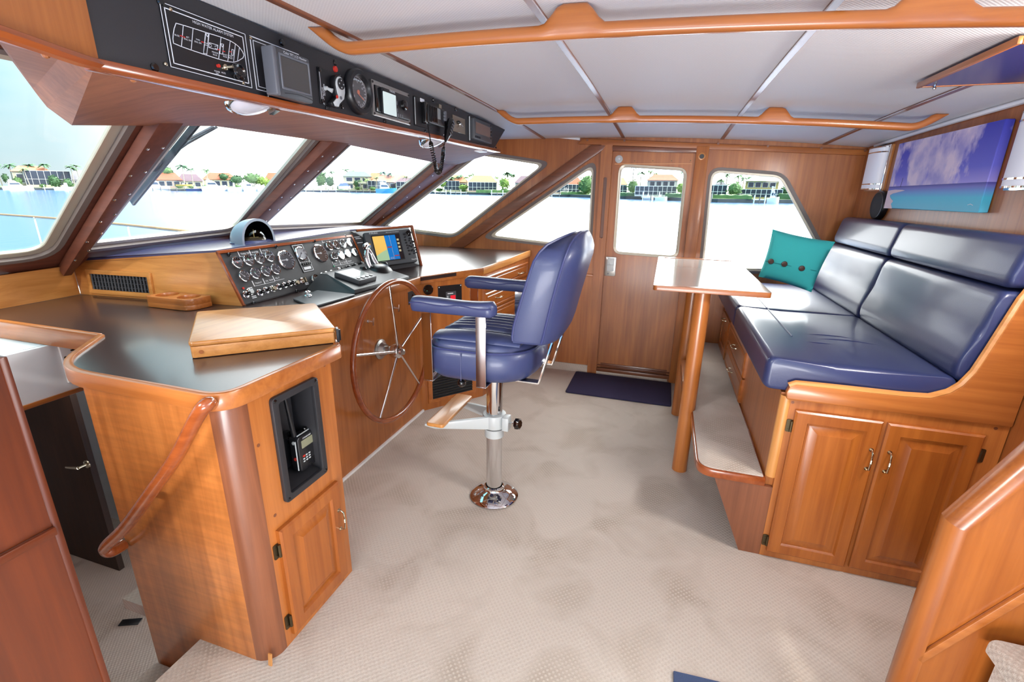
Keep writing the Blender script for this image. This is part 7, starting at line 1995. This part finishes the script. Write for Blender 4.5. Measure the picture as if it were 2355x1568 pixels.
for a in ((6, 78, 437, 428, 411, 'white flybridge cruiser moored in the port front window'), (124, 190, 437, 430, 420, 'small open white boat right of the cruiser in the port front window', 'white', 'open'),
          (330, 392, 440, 429, 406, 'white motor yacht moored behind the wiper', 'white', 'tower'), (428, 478, 441, 434, 428, 'navy hulled runabout by the pilings in the front window', 'navy', 'open'), (464, 522, 439, 428, 410, 'largest white yacht in the front window', 'white', 'cruiser'),
          (404, 444, 427, 424, 421, 'yellow trimmed small boat on a lift between the yachts', 'yellow', 'open', -2), (524, 560, 439, 431, 420, 'white open boat right of the largest yacht', 'white', 'open'), (560, 592, 439, 430, 416, 'white cuddy cruiser at the right in the front window', 'white', 'cruiser'), (592, 628, 440, 433, 424, 'low white runabout farthest right in the front window', 'white', 'open'),
          (716, 746, 434, 428, 422, 'white boat on a lift at the left of the starboard front window', 'white', 'open', -2), (778, 806, 434, 428, 421, 'boat under a bright blue cover before the green roofed house', 'white', 'covered', -2), (864, 912, 443, 434, 414, 'blue hulled sport fishing boat with a white tower', 'blue', 'tower'),
          (1480, 1502, 458, 452, 445, 'small white boat by the dock in the door window', 'white', 'open', -4), (1506, 1534, 458, 453, 447, 'white skiff beside the pilings in the door window', 'white', 'open', -4), (1762, 1790, 468, 455, 428, 'white sport boat with a tall tower in the aft side window', 'white', 'tower', -4)):
    boat(*a)
# docks on pilings
PIL = mat('weathered_piling', (120, 112, 106), .9)
def dock(px0, px1, label, n=4, h=1.0, white=True, tall=2.2, off=-5):
    s = Site((px0+px1)/2, off); s.g = s.p.copy()
    t = thing('dock', label, 'dock', s.g, 'docks on the far shore')
    u0, u1 = s.uv(px0, 440)[0], s.uv(px1, 440)[0]
    b = B(); sbox(b, s, u0, u1, h-.2, h, -1, 1); obj('deck', b, WHT if white else PIL, t)
    for k in range(n):
        u = u0+(u1-u0)*(k+.2)/(n-.6); b = B(); b.tube([s.P(u, -.6, -1.1), s.P(u, tall if k % 2 == 0 else h+.5, -1.1)], .16, 7); obj('piling', b, WHT if white and k % 2 == 0 else PIL, t)
for a in ((100, 215, 'long pale dock in the port front window', 6), (330, 480, 'long dock with dark pilings under the yachts', 9, .9, False, 1.8), (520, 640, 'dock with white pilings at the right of the front window', 7), (700, 776, 'white dock at the left of the starboard front window', 5), (800, 870, 'dock with pilings by the blue covered boat', 5, .9, False), (998, 1028, 'short dock at the left of the quarter window', 3), (1034, 1074, 'white railed dock left of centre in the quarter window', 4), (1128, 1172, 'white railed dock right of centre in the quarter window', 4), (1232, 1290, 'white dock at the left of the triangular window', 4), (1476, 1540, 'dock before the white two storey house', 4, 1.0, True, 2.4, -4), (1612, 1640, 'short dock at the left of the aft side window', 3, 1.0, False, 2.2, -4), (1735, 1765, 'short dock before the pale yellow house', 3, 1.0, True, 2.0, -4)):
    dock(*a)
